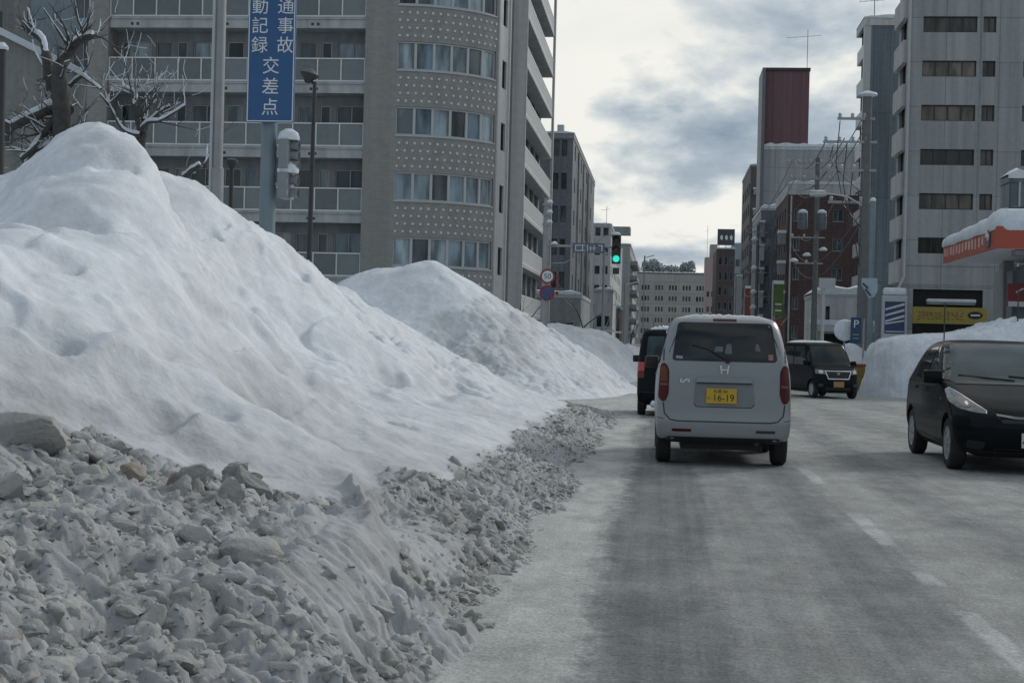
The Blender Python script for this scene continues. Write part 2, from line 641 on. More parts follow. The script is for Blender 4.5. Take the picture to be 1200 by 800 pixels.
def scatter(name, xs, ys, zs, sizes, mt, seed=0, sink=0.32):
    r = random.Random(seed)
    V, Fc, n = [], [], 0
    for x, y, z, s in zip(xs, ys, zs, sizes):
        tv, tf = (CHUNKS_FINE if s > 0.05 * max(1, y / 9) else CHUNKS)[r.randrange(14)]
        a, b, c = r.uniform(0, 2 * PI), r.gauss(0, 0.45), r.gauss(0, 0.45)
        R = np.array((Matrix.Rotation(a, 3, 'Z') @ Matrix.Rotation(b, 3, 'X') @ Matrix.Rotation(c, 3, 'Y')))
        V.append(tv @ R.T * s + np.array((x, y, z - sink * s + 0.12 * s)))
        Fc += [(i + n, j + n, k + n) for i, j, k in tf]
        n += len(tv)
    me = bpy.data.meshes.new(name)
    me.from_pydata(np.concatenate(V).tolist(), [], Fc)
    me.materials.append(mt)
    me.polygons.foreach_set('use_smooth', [True] * len(me.polygons))
    me.set_sharp_from_angle(angle=math.radians(33))
    o = bpy.data.objects.new(name, me)
    COL.objects.link(o)
    return o


# ================================================================== WORLD, SUN, CAMERA
SUN_AZ, SUN_EL = math.radians(40), math.radians(30)      # azimuth from +Y towards +X
w = bpy.data.worlds.new('World')
S.world = w
w.use_nodes = True
N, L = w.node_tree.nodes, w.node_tree.links
for n_ in list(N):
    N.remove(n_)
out = N.new('ShaderNodeOutputWorld')
sky = N.new('ShaderNodeTexSky')
sky.sky_type = 'NISHITA'
sky.sun_disc = False
sky.sun_elevation = SUN_EL
sky.sun_rotation = SUN_AZ
bg1 = N.new('ShaderNodeBackground')
bg1.inputs['Strength'].default_value = 0.07
L.new(sky.outputs[0], bg1.inputs['Color'])
tc = N.new('ShaderNodeTexCoord')
sp = N.new('ShaderNodeSeparateXYZ')
L.new(tc.outputs['Generated'], sp.inputs[0])


def wmath(op, a, b=None, clamp=False):
    k = N.new('ShaderNodeMath')
    k.operation = op
    k.use_clamp = clamp
    for i, v in enumerate((a, b)):
        if v is None:
            continue
        if isinstance(v, (int, float)):
            k.inputs[i].default_value = v
        else:
            L.new(v, k.inputs[i])
    return k.outputs[0]


zc = wmath('ADD', wmath('MAXIMUM', sp.outputs['Z'], 0.0), 0.22)
cb = N.new('ShaderNodeCombineXYZ')
L.new(wmath('DIVIDE', sp.outputs['X'], zc), cb.inputs['X'])
L.new(wmath('DIVIDE', sp.outputs['Y'], zc), cb.inputs['Y'])
mp = N.new('ShaderNodeMapping')
mp.inputs['Location'].default_value = (3.1, 1.7, 0.4)
mp.inputs['Scale'].default_value = (1.0, 0.75, 1)
L.new(cb.outputs[0], mp.inputs['Vector'])
cn = N.new('ShaderNodeTexNoise')
cn.inputs['Scale'].default_value = 3.0
cn.inputs['Detail'].default_value = 9
cn.inputs['Roughness'].default_value = 0.55
cn.inputs['Distortion'].default_value = 0.15
L.new(mp.outputs[0], cn.inputs['Vector'])
cr = N.new('ShaderNodeValToRGB')
e = cr.color_ramp.elements
e[0].position, e[0].color = 0.27, (0.25, 0.32, 0.41, 1)
e[1].position, e[1].color = 0.57, (0.96, 0.945, 0.885, 1)
e2 = cr.color_ramp.elements.new(0.475)
e2.color = (0.62, 0.67, 0.70, 1)
e3 = cr.color_ramp.elements.new(0.41)
e3.color = (0.43, 0.50, 0.57, 1)
az = wmath('DIVIDE', sp.outputs['X'], wmath('MAXIMUM', sp.outputs['Y'], 0.05))


def blob(a0, sa, z0, sz, amt):
    p = wmath('POWER', wmath('DIVIDE', wmath('SUBTRACT', az, a0), sa), 2.0)
    q = wmath('POWER', wmath('DIVIDE', wmath('SUBTRACT', sp.outputs['Z'], z0), sz), 2.0)
    return wmath('MULTIPLY', wmath('EXPONENT', wmath('MULTIPLY', wmath('ADD', p, q), -1.0)), amt)


cfac = wmath('ADD', cn.outputs['Fac'], blob(0.03, 0.085, 0.135, 0.050, -0.060))
cfac = wmath('ADD', cfac, blob(-0.05, 0.06, 0.20, 0.05, 0.09))
cfac = wmath('ADD', cfac, blob(0.02, 0.14, 0.075, 0.026, 0.085))
cfac = wmath('ADD', cfac, blob(0.0, 0.3, 0.03, 0.02, 0.03))
L.new(cfac, cr.inputs['Fac'])
# brightness: strongest towards the veiled sun, weaker overhead and behind
sd = Vector((math.sin(SUN_AZ) * math.cos(SUN_EL), math.cos(SUN_AZ) * math.cos(SUN_EL), math.sin(SUN_EL)))
dp = N.new('ShaderNodeVectorMath')
dp.operation = 'DOT_PRODUCT'
L.new(tc.outputs['Generated'], dp.inputs[0])
dp.inputs[1].default_value = sd
bm_ = N.new('ShaderNodeMapRange')
bm_.inputs['From Min'].default_value = 0.1
bm_.inputs['From Max'].default_value = 0.92
bm_.inputs['To Min'].default_value = 0.0
bm_.inputs['To Max'].default_value = 1.0
bm_.interpolation_type = 'SMOOTHSTEP'
L.new(dp.outputs['Value'], bm_.inputs['Value'])
bg2 = N.new('ShaderNodeBackground')
tint = N.new('ShaderNodeMix')
tint.data_type = 'RGBA'
tint.inputs['A'].default_value = (0.63, 0.70, 0.765, 1)
tint.inputs['B'].default_value = (1.0, 1.0, 0.99, 1)
L.new(bm_.outputs['Result'], tint.inputs['Factor'])
tm = N.new('ShaderNodeMix')
tm.data_type = 'RGBA'
tm.blend_type = 'MULTIPLY'
tm.inputs['Factor'].default_value = 1
L.new(cr.outputs['Color'], tm.inputs['A'])
L.new(tint.outputs['Result'], tm.inputs['B'])
L.new(tm.outputs['Result'], bg2.inputs['Color'])
# thin gaps between the clouds show the blue sky
n4 = N.new('ShaderNodeTexNoise')
n4.inputs['Scale'].default_value = 1.1
n4.inputs['Detail'].default_value = 6
L.new(mp.outputs[0], n4.inputs['Vector'])
gp = N.new('ShaderNodeMapRange')
gp.inputs['From Min'].default_value = 0.34
gp.inputs['From Max'].default_value = 0.50
gp.inputs['To Min'].default_value = 0.70
gp.inputs['To Max'].default_value = 1.0
L.new(n4.outputs['Fac'], gp.inputs['Value'])
mxs = N.new('ShaderNodeMixShader')
L.new(gp.outputs['Result'], mxs.inputs['Fac'])
L.new(bg1.outputs[0], mxs.inputs[1])
L.new(bg2.outputs[0], mxs.inputs[2])
L.new(mxs.outputs[0], out.inputs['Surface'])

sl = bpy.data.lights.new('sun', 'SUN')
sl.energy = 1.35
sl.angle = math.radians(10)
sl.color = (1.0, 0.975, 0.93)
so = bpy.data.objects.new('sun', sl)
so.rotation_euler = (-sd).to_track_quat('-Z', 'Y').to_euler()
so.location = (40, 120, 80)
COL.objects.link(so)

cd = bpy.data.cameras.new('camera')
cd.sensor_width = 36
cd.lens = 36 * 1750 / 1200
cd.clip_start = 0.1
cd.clip_end = 3000
co = bpy.data.objects.new('camera', cd)
COL.objects.link(co)
yaw = math.atan(177 / 1750)
Fv = Vector((-math.sin(yaw), math.cos(yaw), -2.3 / 1750)).normalized()
Rv = Vector((math.cos(yaw), math.sin(yaw), 0))
Uv = Rv.cross(Fv)
rl = math.radians(1.4)
R2 = Rv * math.cos(rl) + Uv * math.sin(rl)
U2 = Uv * math.cos(rl) - Rv * math.sin(rl)
co.matrix_world = Matrix(((R2.x, U2.x, -Fv.x, 0), (R2.y, U2.y, -Fv.y, 0), (R2.z, U2.z, -Fv.z, 1.38), (0, 0, 0, 1)))
S.camera = co
S.view_settings.view_transform = 'Standard'
S.view_settings.look = 'None'
S.view_settings.exposure = 0
S.render.engine = 'CYCLES'


# ================================================================== GROUND AND ROADS
def road_material():
    m = bpy.data.materials.new('packed_snow_road')
    m.use_nodes = True
    N, L = m.node_tree.nodes, m.node_tree.links
    b = N['Principled BSDF']
    b.inputs['Specular IOR Level'].default_value = 0.06
    tc = N.new('ShaderNodeTexCoord')
    sp = N.new('ShaderNodeSeparateXYZ')

    def noise(scale, vec, det=6, rough=0.6):
        n = N.new('ShaderNodeTexNoise')
        n.inputs['Scale'].default_value = scale
        n.inputs['Detail'].default_value = det
        n.inputs['Roughness'].default_value = rough
        L.new(vec, n.inputs['Vector'])
        return n.outputs['Fac']

    def mapped(sx, sy):
        mp = N.new('ShaderNodeMapping')
        mp.inputs['Scale'].default_value = (sx, sy, 1)
        L.new(tc.outputs['Object'], mp.inputs['Vector'])
        return mp.outputs[0]

    def mth(op, a, b=None, clamp=False):
        k = N.new('ShaderNodeMath')
        k.operation = op
        k.use_clamp = clamp
        for i, v in enumerate((a, b)):
            if v is None:
                continue
            if isinstance(v, (int, float)):
                k.inputs[i].default_value = v
            else:
                L.new(v, k.inputs[i])
        return k.outputs[0]

    def rng_(v, a, b, c=0.0, d=1.0):
        mr = N.new('ShaderNodeMapRange')
        mr.interpolation_type = 'SMOOTHSTEP'
        for nm, q in zip(('From Min', 'From Max', 'To Min', 'To Max'), (a, b, c, d)):
            mr.inputs[nm].default_value = q
        L.new(v, mr.inputs['Value'])
        return mr.outputs['Result']
    L.new(tc.outputs['Object'], sp.inputs[0])
    wob = mth('MULTIPLY', mth('SUBTRACT', noise(1.0, mapped(0.6, 0.16), 4), 0.5), 1.1)
    x = mth('ADD', sp.outputs['X'], wob)
    fine = noise(9.0, mapped(1.0, 0.6), 8, 0.7)
    x = mth('ADD', x, mth('MULTIPLY', mth('SUBTRACT', fine, 0.5), 0.45))

    def band(a, b, soft, amt):
        return mth('MULTIPLY', mth('MULTIPLY', rng_(x, a - soft, a + soft), rng_(x, b - soft, b + soft, 1.0, 0.0)), amt)
    dark = band(-0.36, 0.42, 0.14, 0.95)
    for q in (band(0.42, 0.85, 0.16, 0.5), band(0.9, 1.5, 0.2, 0.8), band(2.2, 2.75, 0.25, 0.6),
              band(3.5, 4.3, 0.3, 0.55), band(5.2, 6.2, 0.3, 0.5)):
        dark = mth('MAXIMUM', dark, q)
    patch = rng_(noise(0.5, mapped(1.6, 0.5), 7, 0.65), 0.34, 0.56, 0.6, 1.0)
    dark = mth('MULTIPLY', dark, patch)
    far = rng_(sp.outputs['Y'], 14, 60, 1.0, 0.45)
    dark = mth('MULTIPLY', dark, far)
    streak = rng_(noise(3.0, mapped(1.5, 7.0), 8, 0.72), 0.45, 0.72, 0.0, 0.22)   # brushed snow over the ice
    trk = rng_(noise(1.0, mapped(11.0, 0.12), 5, 0.6), 0.38, 0.62, -0.10, 0.10)            # tyre lines along the lane
    dark = mth('ADD', mth('SUBTRACT', dark, streak), trk, True)
    blot = rng_(noise(1.3, mapped(1.0, 0.8), 9, 0.75), 0.50, 0.66, 0.0, 0.45)
    dark = mth('ADD', dark, mth('MULTIPLY', blot, rng_(sp.outputs['X'], 1.6, 3.0)), True)
    mx = N.new('ShaderNodeMix')
    mx.data_type = 'RGBA'
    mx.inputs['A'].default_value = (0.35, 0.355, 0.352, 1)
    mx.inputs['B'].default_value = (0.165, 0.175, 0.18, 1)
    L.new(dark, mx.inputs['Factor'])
    # worn lane dashes showing through the ice
    xp = mth('ADD', sp.outputs['X'], mth('MULTIPLY', mth('SUBTRACT', noise(5.0, mapped(1, 1), 5, 0.7), 0.5), 0.10))
    yp = mth('ADD', sp.outputs['Y'], mth('MULTIPLY', mth('SUBTRACT', noise(4.0, mapped(1, .5), 5, 0.7), 0.5), 0.9))
    lane = mth('MULTIPLY', rng_(xp, 1.54, 1.58), rng_(xp, 1.665, 1.70, 1.0, 0.0))
    dash = None
    for ya, yb in ((5.9, 8.1), (8.9, 9.6), (10.7, 12.8), (15.2, 17.2), (22.0, 26.0)):
        q = mth('MULTIPLY', rng_(yp, ya, ya + .15), rng_(yp, yb - .15, yb, 1.0, 0.0))
        dash = q if dash is None else mth('MAXIMUM', dash, q)
    worn = rng_(noise(6.0, mapped(1, 0.35), 8, 0.75), 0.34, 0.58, 0.35, 1.0)
    lane = mth('MULTIPLY', mth('MULTIPLY', lane, dash), worn)
    mp2 = N.new('ShaderNodeMix')
    mp2.data_type = 'RGBA'
    L.new(lane, mp2.inputs['Factor'])
    L.new(mx.outputs['Result'], mp2.inputs['A'])
    mp2.inputs['B'].default_value = (0.46, 0.47, 0.47, 1)
    gr = rng_(noise(55, mapped(1, 0.5), 6, 0.75), 0.3, 0.7, 0.74, 1.2)
    gr2 = rng_(noise(2.2, mapped(1, 0.5), 9, 0.75), 0.3, 0.7, 0.74, 1.16)
    vm = N.new('ShaderNodeVectorMath')
    vm.operation = 'SCALE'
    L.new(mp2.outputs['Result'], vm.inputs[0])
    edge = rng_(x, -0.48, -0.22, 1.30, 1.0)                                # loose snow left along the bank
    L.new(mth('MULTIPLY', mth('MULTIPLY', gr, gr2), edge), vm.inputs['Scale'])
    L.new(vm.outputs[0], b.inputs['Base Color'])
    L.new(rng_(dark, 0.0, 1.0, 0.9, 0.7), b.inputs['Roughness'])
    h = mth('ADD', mth('MULTIPLY', noise(28, mapped(1, 1.4), 8, 0.7), 0.5), mth('MULTIPLY', noise(6, mapped(1, 1.2), 6, 0.6), 0.9))
    bp = N.new('ShaderNodeBump')
    bp.inputs['Strength'].default_value = 0.9
    bp.inputs['Distance'].default_value = 0.03
    L.new(h, bp.inputs['Height'])
    L.new(bp.outputs[0], b.inputs['Normal'])
    return m


ROADM = road_material()


def sheet(name, xs, ys, dz, mt):
    X, Y = np.meshgrid(np.array(xs, float), np.array(ys, float))
    o = field(name, X, Y, np.zeros_like(X) + dz, mt, low=-99)
    return struct(o)


yl = [-60, -10] + list(np.linspace(0, 60, 61)) + [80, 120, 200, 300, 420, 440]
sheet('ground', [-1500, -60, -20, 0, 20, 60, 1500], [-300] + yl + [900, 2400], -0.012, snow_mat('ground_snow', (0.42, 0.44, 0.45), (0.3, 0.31, 0.315), use_attr=False))
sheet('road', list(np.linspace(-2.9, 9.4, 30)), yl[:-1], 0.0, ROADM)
sheet('side_road', list(np.linspace(-120, 160, 57)), list(np.linspace(51.5, 58.0, 14)), -0.004, ROADM)
for nm, xa, xb in (('pavement', -7.4, -3.0), ('pavement', 9.5, 12.0)):
    for ya, yb in ((-40, 50), (62, 420)):
        m_ = MB()
        yy = [ya + (yb - ya) * i / 20 for i in range(21)]
        for a, b in zip(yy[:-1], yy[1:]):
            m_.quad((xa, a, gz(a) + 0.13), (xb, a, gz(a) + 0.13), (xb, b, gz(b) + 0.13), (xa, b, gz(b) + 0.13))
            for x in (xa, xb):
                m_.quad((x, a, gz(a) - 0.1), (x, a, gz(a) + 0.13), (x, b, gz(b) + 0.13), (x, b, gz(b) - 0.1))
        struct(m_.build(nm, SNOWCAP))

# ================================================================== SNOW PILES
P1 = [(-0.72, y, -0.02) for y in (0, 3, 5, 7, 9, 12, 15, 18, 21, 24, 27, 29.5)]
P1 += [(-0.3, y, -0.35) for y in (1, 6, 11, 17, 23, 29)]
P1 += [(-1.2, 32.0, -.02), (-2.5, 33.3, 0), (-4.5, 34.6, 0), (-7, 35.5, 0.05), (-10, 35.5, .05), (-1, 34, -.4), (-4, 37, -.5), (-9, 38, -.5)]
# the rounded dome, nearest part of the crest
P1 += [(-8.38, 17.2, 2.90), (-7.87, 17.0, 3.05), (-7.03, 16.5, 3.52), (-6.53, 16.0, 3.64), (-5.99, 15.6, 3.49), (-5.62, 15.4, 3.30), (-5.36, 15.2, 2.95), (-5.2, 15.0, 2.66), (-5.3, 15.9, 2.62), (-5.15, 15.5, 2.50), (-5.42, 16.4, 2.5), (-5.05, 15.2, 2.48),
       (-5.08, 14.8, 2.56), (-6.66, 15.0, 2.98), (-7.25, 16.0, 3.12), (-6.57, 15.5, 3.36), (-7.1, 15.0, 2.62), (-6.15, 15.3, 3.40), (-6.0, 14.7, 3.05), (-6.8, 14.0, 2.4), (-6.2, 16.6, 3.40), (-5.75, 16.3, 3.22), (-6.0, 17.1, 2.95), (-6.6, 17.4, 3.15), (-5.55, 16.6, 2.55), (-5.9, 17.6, 2.75)]
# second crest running on behind it
P1 += [(-6.42, 18.6, 3.34), (-6.08, 18.9, 3.22), (-5.83, 19.6, 2.98), (-5.74, 21.0, 2.83), (-5.71, 22.4, 2.70), (-5.68, 24.0, 2.41), (-5.70, 25.0, 2.38), (-5.68, 26.7, 2.10), (-5.48, 29.0, 1.76),
       (-4.46, 30.2, 1.28), (-3.87, 31.2, 0.84), (-5.15, 18.5, 2.03), (-4.46, 18.0, 1.29), (-3.91, 18.0, .99)]
# behind the crests
P1 += [(-9.5, 17, 2.7), (-10, 13, 2.6), (-12, 16, 1.6), (-8.5, 20.5, 2.4), (-8.5, 24, 1.8), (-8, 28, 1.3), (-13.5, 10, 1.2), (-13.5, 22, .6),
       (-9, 9, 2.4), (-12, 4, 1.5), (-8, 4, 1.9), (-7, 9, 2.1), (-7.6, 12.5, 2.1), (-11, 29, .6), (-6.5, 31, 1.0), (-6, 6, 1.7), (-5, 3, 1.25)]
# near lobe: crest, front slope, and the trough behind it
P1 += [(-4.59, 9.2, 1.91), (-4.52, 9.8, 1.96), (-4.46, 10.5, 2.06), (-4.24, 11.2, 2.15), (-4.20, 11.6, 2.06), (-4.05, 12.3, 1.87), (-3.92, 12.7, 1.70), (-3.68, 13.1, 1.50), (-3.32, 13.1, 1.18), (-3.10, 12.6, .97),
       (-4.10, 8.9, 1.61), (-3.91, 9.8, 1.59), (-3.58, 10.6, 1.30), (-3.29, 11.4, 1.05), (-2.84, 11.0, .81), (-3.81, 8.3, 1.20), (-3.31, 8.6, 1.0), (-2.72, 8.9, .70),
       (-5.5, 11.4, 1.75), (-5.0, 12.3, 1.74), (-4.6, 13.1, 1.55), (-4.2, 13.8, 1.24), (-3.8, 14.2, 1.0), (-4.55, 11.9, 1.92),
       (-5.69, 13.4, 2.30), (-5.03, 13.7, 2.15), (-4.68, 14.3, 1.95), (-4.53, 15.0, 1.70), (-4.33, 15.6, 1.46)]
# long slope down to the road
P1 += [(-3.07, 15.0, .66), (-3.34, 19.0, .68), (-3.65, 23.0, .95), (-3.0, 23.0, .62), (-2.6, 25.0, .50), (-2.31, 12.0, .52), (-2.36, 15.0, .50), (-2.55, 11.2, .62), (-1.6, 17, .36), (-4.5, 22, 1.6), (-2.2, 20, .46),
       (-1.6, 22, .33), (-4.3, 26, 1.35), (-3.2, 27, .75), (-2.1, 28, .36), (-1.5, 27, .24), (-3.6, 29.6, .72), (-2.3, 30.8, .24), (-1.6, 13, .36)]
# broken snow in the foreground with its scraped wall
P1 += [(-3.44, 7.5, .93), (-2.61, 7.5, .71), (-1.92, 7.5, .50), (-2.05, 9.6, .52), (-1.45, 7.4, .46), (-1.08, 7.4, .12), (-1.05, 9.5, .14), (-1.4, 9.8, .36),
       (-1.45, 5.6, .42), (-1.1, 5.6, .10), (-2, 5.2, .55), (-2.9, 5.6, .76), (-3.4, 4, .85), (-1.2, 4, .18), (-1.8, 3.2, .40), (-1.2, 2, .15), (-3, 1.5, .6)]
S1 = Spline(P1, 0.0015)


def rub_mask(x, y):
    wob = 0.28 * fbm(x * 1.3, y * 0.7, 40, 4)
    xb = np.interp(y, [0, 7.3, 7.8, 8.6, 10, 14, 20, 28, 33], [-9, -9, -2.6, -1.95, -1.75, -1.60, -1.62, -1.60, -2.6])
    far = sstep(-0.12, 0.12, x + wob - xb)
    near = sstep(0.22, -0.22, y - 7.75 + wob * 1.6 - 0.10 * np.clip(-x - 2, 0, 4))
    return np.maximum(far, near)


def pile1(x, y):
    z = S1(x, y)
    m = rub_mask(x, y)
    # smooth windblown snow: soft pillows, and small scallops running down to the road
    up = sstep(0.15, 0.8, z)
    wx = 0.4 * fbm(x * .8, y * .8, 5, 2)

    def billow(f, k, o=2):
        return 0.5 - np.abs(fbm3(x * f + wx, y * f - wx, z * f * 2.1, k, o)) * 2.2
    z1 = z + (0.15 * fbm3(x * 0.8, y * 0.8, z * 1.5, 3, 3) + 0.11 * billow(0.85, 9) + 0.045 * billow(2.1, 13)) * up
    fl = np.abs(2 * vnoise(x * 1.1 + 0.35 * y + wx, y * 1.5 - 1.2 * x, 21))
    z1 = z1 - 0.05 * (1 - sstep(0.0, 0.25, fl)) * sstep(11, 14, y) * sstep(2.2, 1.3, z) * up
    z1 = z1 - 0.09 * sstep(0.06, 0.22, fbm3(x * .9 - 3, y * .9, z * 1.8, 33, 3)) * up          # slumped hollows with an edge
    z1 = z1 + 0.022 * fbm3(x * 5, y * 5, z * 9, 14, 3) + 0.006 * fbm(x * 19, y * 19, 15, 3)
    # broken slabs
    w1 = 0.5 * fbm(x * 2, y * 2, 2, 3)
    a = slabs(x * 2.6 + w1, y * 2.2 - w1, 50, 0.8)
    b = slabs(x * 6.5 + w1, y * 5.5, 60, 1.0)
    c = slabs(x * 17 + w1, y * 14, 70, 1.0)
    near = sstep(13, 8, y)
    z2 = z - 0.03 + (0.060 * a * near + 0.045 * b + 0.026 * c + 0.022 * fbm(x * 14, y * 12, 71, 5, 0.6)) * sstep(-0.05, 0.15, z) + 0.06 * fbm(x * 2.5, y * 2, 31, 3)
    # scraped, grooved wall beside the road
    wall = sstep(0.32, 0.06, np.abs(x + 1.36 - 0.12 * fbm(y * 0.8, y * 0, 77, 2))) * sstep(5.2, 6.0, y) * sstep(9.6, 8.6, y)
    gro = 0.05 * fbm(x * 2.2 + 1.5 * y, y * 6 - 2 * x, 8, 4) + 0.012 * fbm(x * 12, y * 12, 18, 3)
    z2 = z2 * (1 - 0.85 * wall) + 0.85 * wall * (z + 0.04 + gro)
    # rib left standing by the plough blade
    rx = np.interp(y, [6.6, 7.4, 8.2, 9.0], [-1.36, -1.45, -1.63, -1.86]) + 0.04 * fbm(y * 4, y * 0 + 3, 19, 3)
    rib = np.exp(-np.abs((x - rx) / (0.05 + 0.02 * fbm(y * 5, y * 0, 23, 2))) ** 1.5) * sstep(6.5, 7.4, y) * sstep(9.3, 9.05, y) * (1 + 0.5 * fbm(y * 4, y * 0 + 9, 29, 3))
    # tyre chatter pressed into the foot of the bank
    ch = sstep(-1.75, -1.5, x) * sstep(-0.74, -0.86, x) * sstep(7.3, 6.3, y)
    ph = (y + 0.45 * x + 0.10 * fbm(x * 2.5, y * 2, 5, 3)) * 34
    z2 = z2 + ch * 0.030 * np.abs(np.sin(ph)) ** 0.7
    out_ = z1 * (1 - m) + z2 * m
    return out_ + rib * (0.075 + 0.04 * sstep(8.3, 9.05, y)), m


def pile1_dirt_shade(x, y, z, m):
    """dirty rubble, plus slope shade painted as a darker tone low down and close by"""
    low = sstep(1.9, 0.3, z + 0.5 * fbm(x * .7, y * .5, 44, 3))
    near = sstep(15.5, 9.0, y)  # shade of the low, close slopes put into the snow colour
    return np.clip(0.66 * m + (1 - m) * (0.03 + (0.12 + 0.42 * near) * low), 0, 1)


ny, nx = 860, 470
yy = 2.3 * (37.0 / 2.3) ** np.linspace(0, 1, ny)
xx = -0.42 - 14.3 * np.linspace(0, 1, nx) ** 1.75
X, Y = np.meshgrid(xx, yy)
Z, M1 = pile1(X, Y)
o = field('snow_pile', X, Y, Z, SNOW, pile1_dirt_shade(X, Y, Z, M1))
tag(o, 'huge rounded snow pile filling the left foreground beside the lane', 'snow pile', 'snow piles along the street')
PILE1 = o

# clods broken off the pile: far too many to count
r = random.Random(11)
xs, ys, ss = [], [], []
while len(xs) < 36000:
    u = r.random()
    if u < 0.68:
        y = 2.6 * (9.2 / 2.6) ** r.random()
        x = -0.9 - 4.2 * r.random()
        s = 0.011 * (0.16 / 0.011) ** (r.random() ** 2.7)
    else:
        y = 7 * (32 / 7) ** r.random()
        x = -0.78 - 1.3 * r.random() ** 1.3
        s = 0.022 * (0.16 / 0.022) ** (r.random() ** 2.0)
    if -1.75 < x < -1.1 and 5.6 < y < 9.2 and r.random() < .8:
        continue
    if 6.4 < y < 9.4 and abs(x - np.interp(y, [6.6, 7.4, 8.2, 9.0], [-1.36, -1.45, -1.63, -1.86])) < .16:
        continue
    xs.append(x)
    ys.append(y)
    ss.append(s)
xs, ys, ss = np.array(xs), np.array(ys), np.array(ss)
zz, mm = pile1(xs, ys)
k = (mm > rng.random(len(xs)) * 0.9 + 0.1) & (zz > -0.03)
o = scatter('snow_rubble', xs[k], ys[k], zz[k] + gzv(ys[k]), ss[k], RUBBLE, 5)
o['kind'] = 'stuff'
tag(o, 'broken dirty snow clods strewn over the foot of the nearest pile', 'snow clods')

# single lumps one can pick out
LUMPM = snow_mat('lump_snow', (0.41, 0.408, 0.40), (0.27, 0.267, 0.26), bump=1.0, fine=28, use_attr=False)
BROWNSN = snow_mat('brown_stained_snow', (0.30, 0.255, 0.215), (0.36, 0.34, 0.31), bump=0.6, fine=40, use_attr=False)


def lump(label, x, y, size, rot, m_, seed, lift=0.3):
    r = random.Random(seed)
    bm = bmesh.new()
    bmesh.ops.create_icosphere(bm, subdivisions=4, radius=1.0)
    planes = [(Vector((r.gauss(0, 1), r.gauss(0, 1), r.gauss(0, 1))).normalized(), r.uniform(0.55, 0.85)) for _ in range(11)]
    co_ = np.array([v.co[:] for v in bm.verts])
    nzv = fbm(co_[:, 0] * 3 + seed, co_[:, 1] * 3 + co_[:, 2] * 4.1, seed, 4)
    for v, q in zip(bm.verts, nzv):
        p = v.co.copy()
        for n_, d in planes:
            t = p.dot(n_)
            if t > d:
                p -= n_ * (t - d)
        p *= 1 + 0.10 * q
        v.co = Vector((p.x * size[0], p.y * size[1], p.z * size[2]))
    me = bpy.data.meshes.new('snow_lump')
    bm.to_mesh(me)
    bm.free()
    me.polygons.foreach_set('use_smooth', [True] * len(me.polygons))
    me.set_sharp_from_angle(angle=math.radians(30))
    me.materials.append(m_)
    o = bpy.data.objects.new('snow_lump', me)
    COL.objects.link(o)
    z = float(pile1(np.array([x]), np.array([y]))[0][0])
    o.location = (x, y, z + size[2] * lift)
    o.rotation_euler = rot
    return tag(o, label, 'snow lump', 'lumps in the broken snow')


lump('big overhanging grey snow slab at the left edge of the rubble', -3.02, 6.9, (.20, .17, .13), (.2, -.1, .4), LUMPM, 1)
lump('brown stained snow chunk lying among grey rubble', -2.50, 6.9, (.075, .07, .06), (.1, .3, 1.0), BROWNSN, 2)
lump('small dark upright snow shard just right of the brown stained chunk', -2.36, 7.1, (.04, .035, .085), (.1, .2, .3), BROWNSN, 3)
lump('long flat snow slab lying below the brown stained chunk', -2.42, 6.55, (.16, .09, .045), (.05, -.05, .1), LUMPM, 4)
lump('pale block of snow with a flat square face, lowest left in the rubble', -2.45, 5.85, (.14, .11, .085), (.1, .1, .2), LUMPM, 5)
lump('round snow boulder beside the flat square faced block', -2.68, 5.95, (.085, .08, .08), (.2, .1, .8), LUMPM, 6)
lump('pointed triangular snow slab in the middle of the rubble', -2.02, 6.9, (.085, .05, .085), (.15, -.2, .3), LUMPM, 7)
lump('leaning flat plate of snow at the upper edge of the rubble', -2.15, 7.75, (.17, .06, .10), (.5, .3, -.5), LUMPM, 8)
lump('tilted square snow slab left of the pointed triangular one', -2.22, 6.95, (.085, .06, .075), (.2, .4, .5), LUMPM, 9)
lump('thick chunky snow block low on the rubble beside the grooved wall', -1.62, 5.85, (.16, .13, .10), (.1, .15, .9), LUMPM, 10)

# ---- second pile, beyond the first, at the crossing
P2 = [(-9.59, 45, 3.42), (-8.8, 45, 3.67), (-8.0, 45, 3.72), (-6.96, 45, 3.98), (-6.3, 45.3, 3.62), (-5.76, 46, 3.26), (-4.68, 46, 2.62), (-3.68, 47, 1.98), (-2.47, 49, 1.30),
      (-10.6, 45, 2.85), (-12, 46, 2.2), (-14, 46, 1.6), (-17, 47, 0.6), (-19, 47, -.3), (-1.75, 48, .75), (-1.05, 47.5, .02), (-0.3, 47.5, -.5), (-1.8, 42, .0), (-2.8, 39.5, .0), (-2.5, 37.5, -.5),
      (-4.2, 39, .15), (-6, 38.5, .2), (-9, 38.5, .3), (-12, 39, .3), (-3.2, 42, .75), (-4.5, 41.6, 1.15), (-6, 41.6, 1.5), (-8, 41.5, 1.7), (-2.6, 44.5, .85), (-1.8, 45.5, .42),
      (-4.6, 43.6, 2.1), (-6.2, 43.2, 2.7), (-3.5, 44.5, 1.45), (-8.5, 43, 2.7), (-6, 49.5, 1.8), (-9, 50, 1.6), (-3.5, 50.5, .5), (-6, 53, 0), (-10, 54, 0), (-2, 51.5, 0), (-14, 53, 0)]
S2 = Spline(P2, 0.02)
X, Y = np.meshgrid(np.linspace(-19, -0.4, 330), np.linspace(36.5, 54.5, 300))
Z = S2(X, Y)
m2 = sstep(0.1, -0.35, X + 5.2 + 0.45 * (Z - 3.0) * -1 + 0.5 * fbm(X, Y, 4, 3))
m2 = 1 - m2
cut = sstep(2.55, 2.35, Z + 0.25 * fbm(X * .8, Y * .8, 12, 3)) * sstep(-6.9, -6.3, X)
m2 = np.maximum(m2, cut * 0.55)
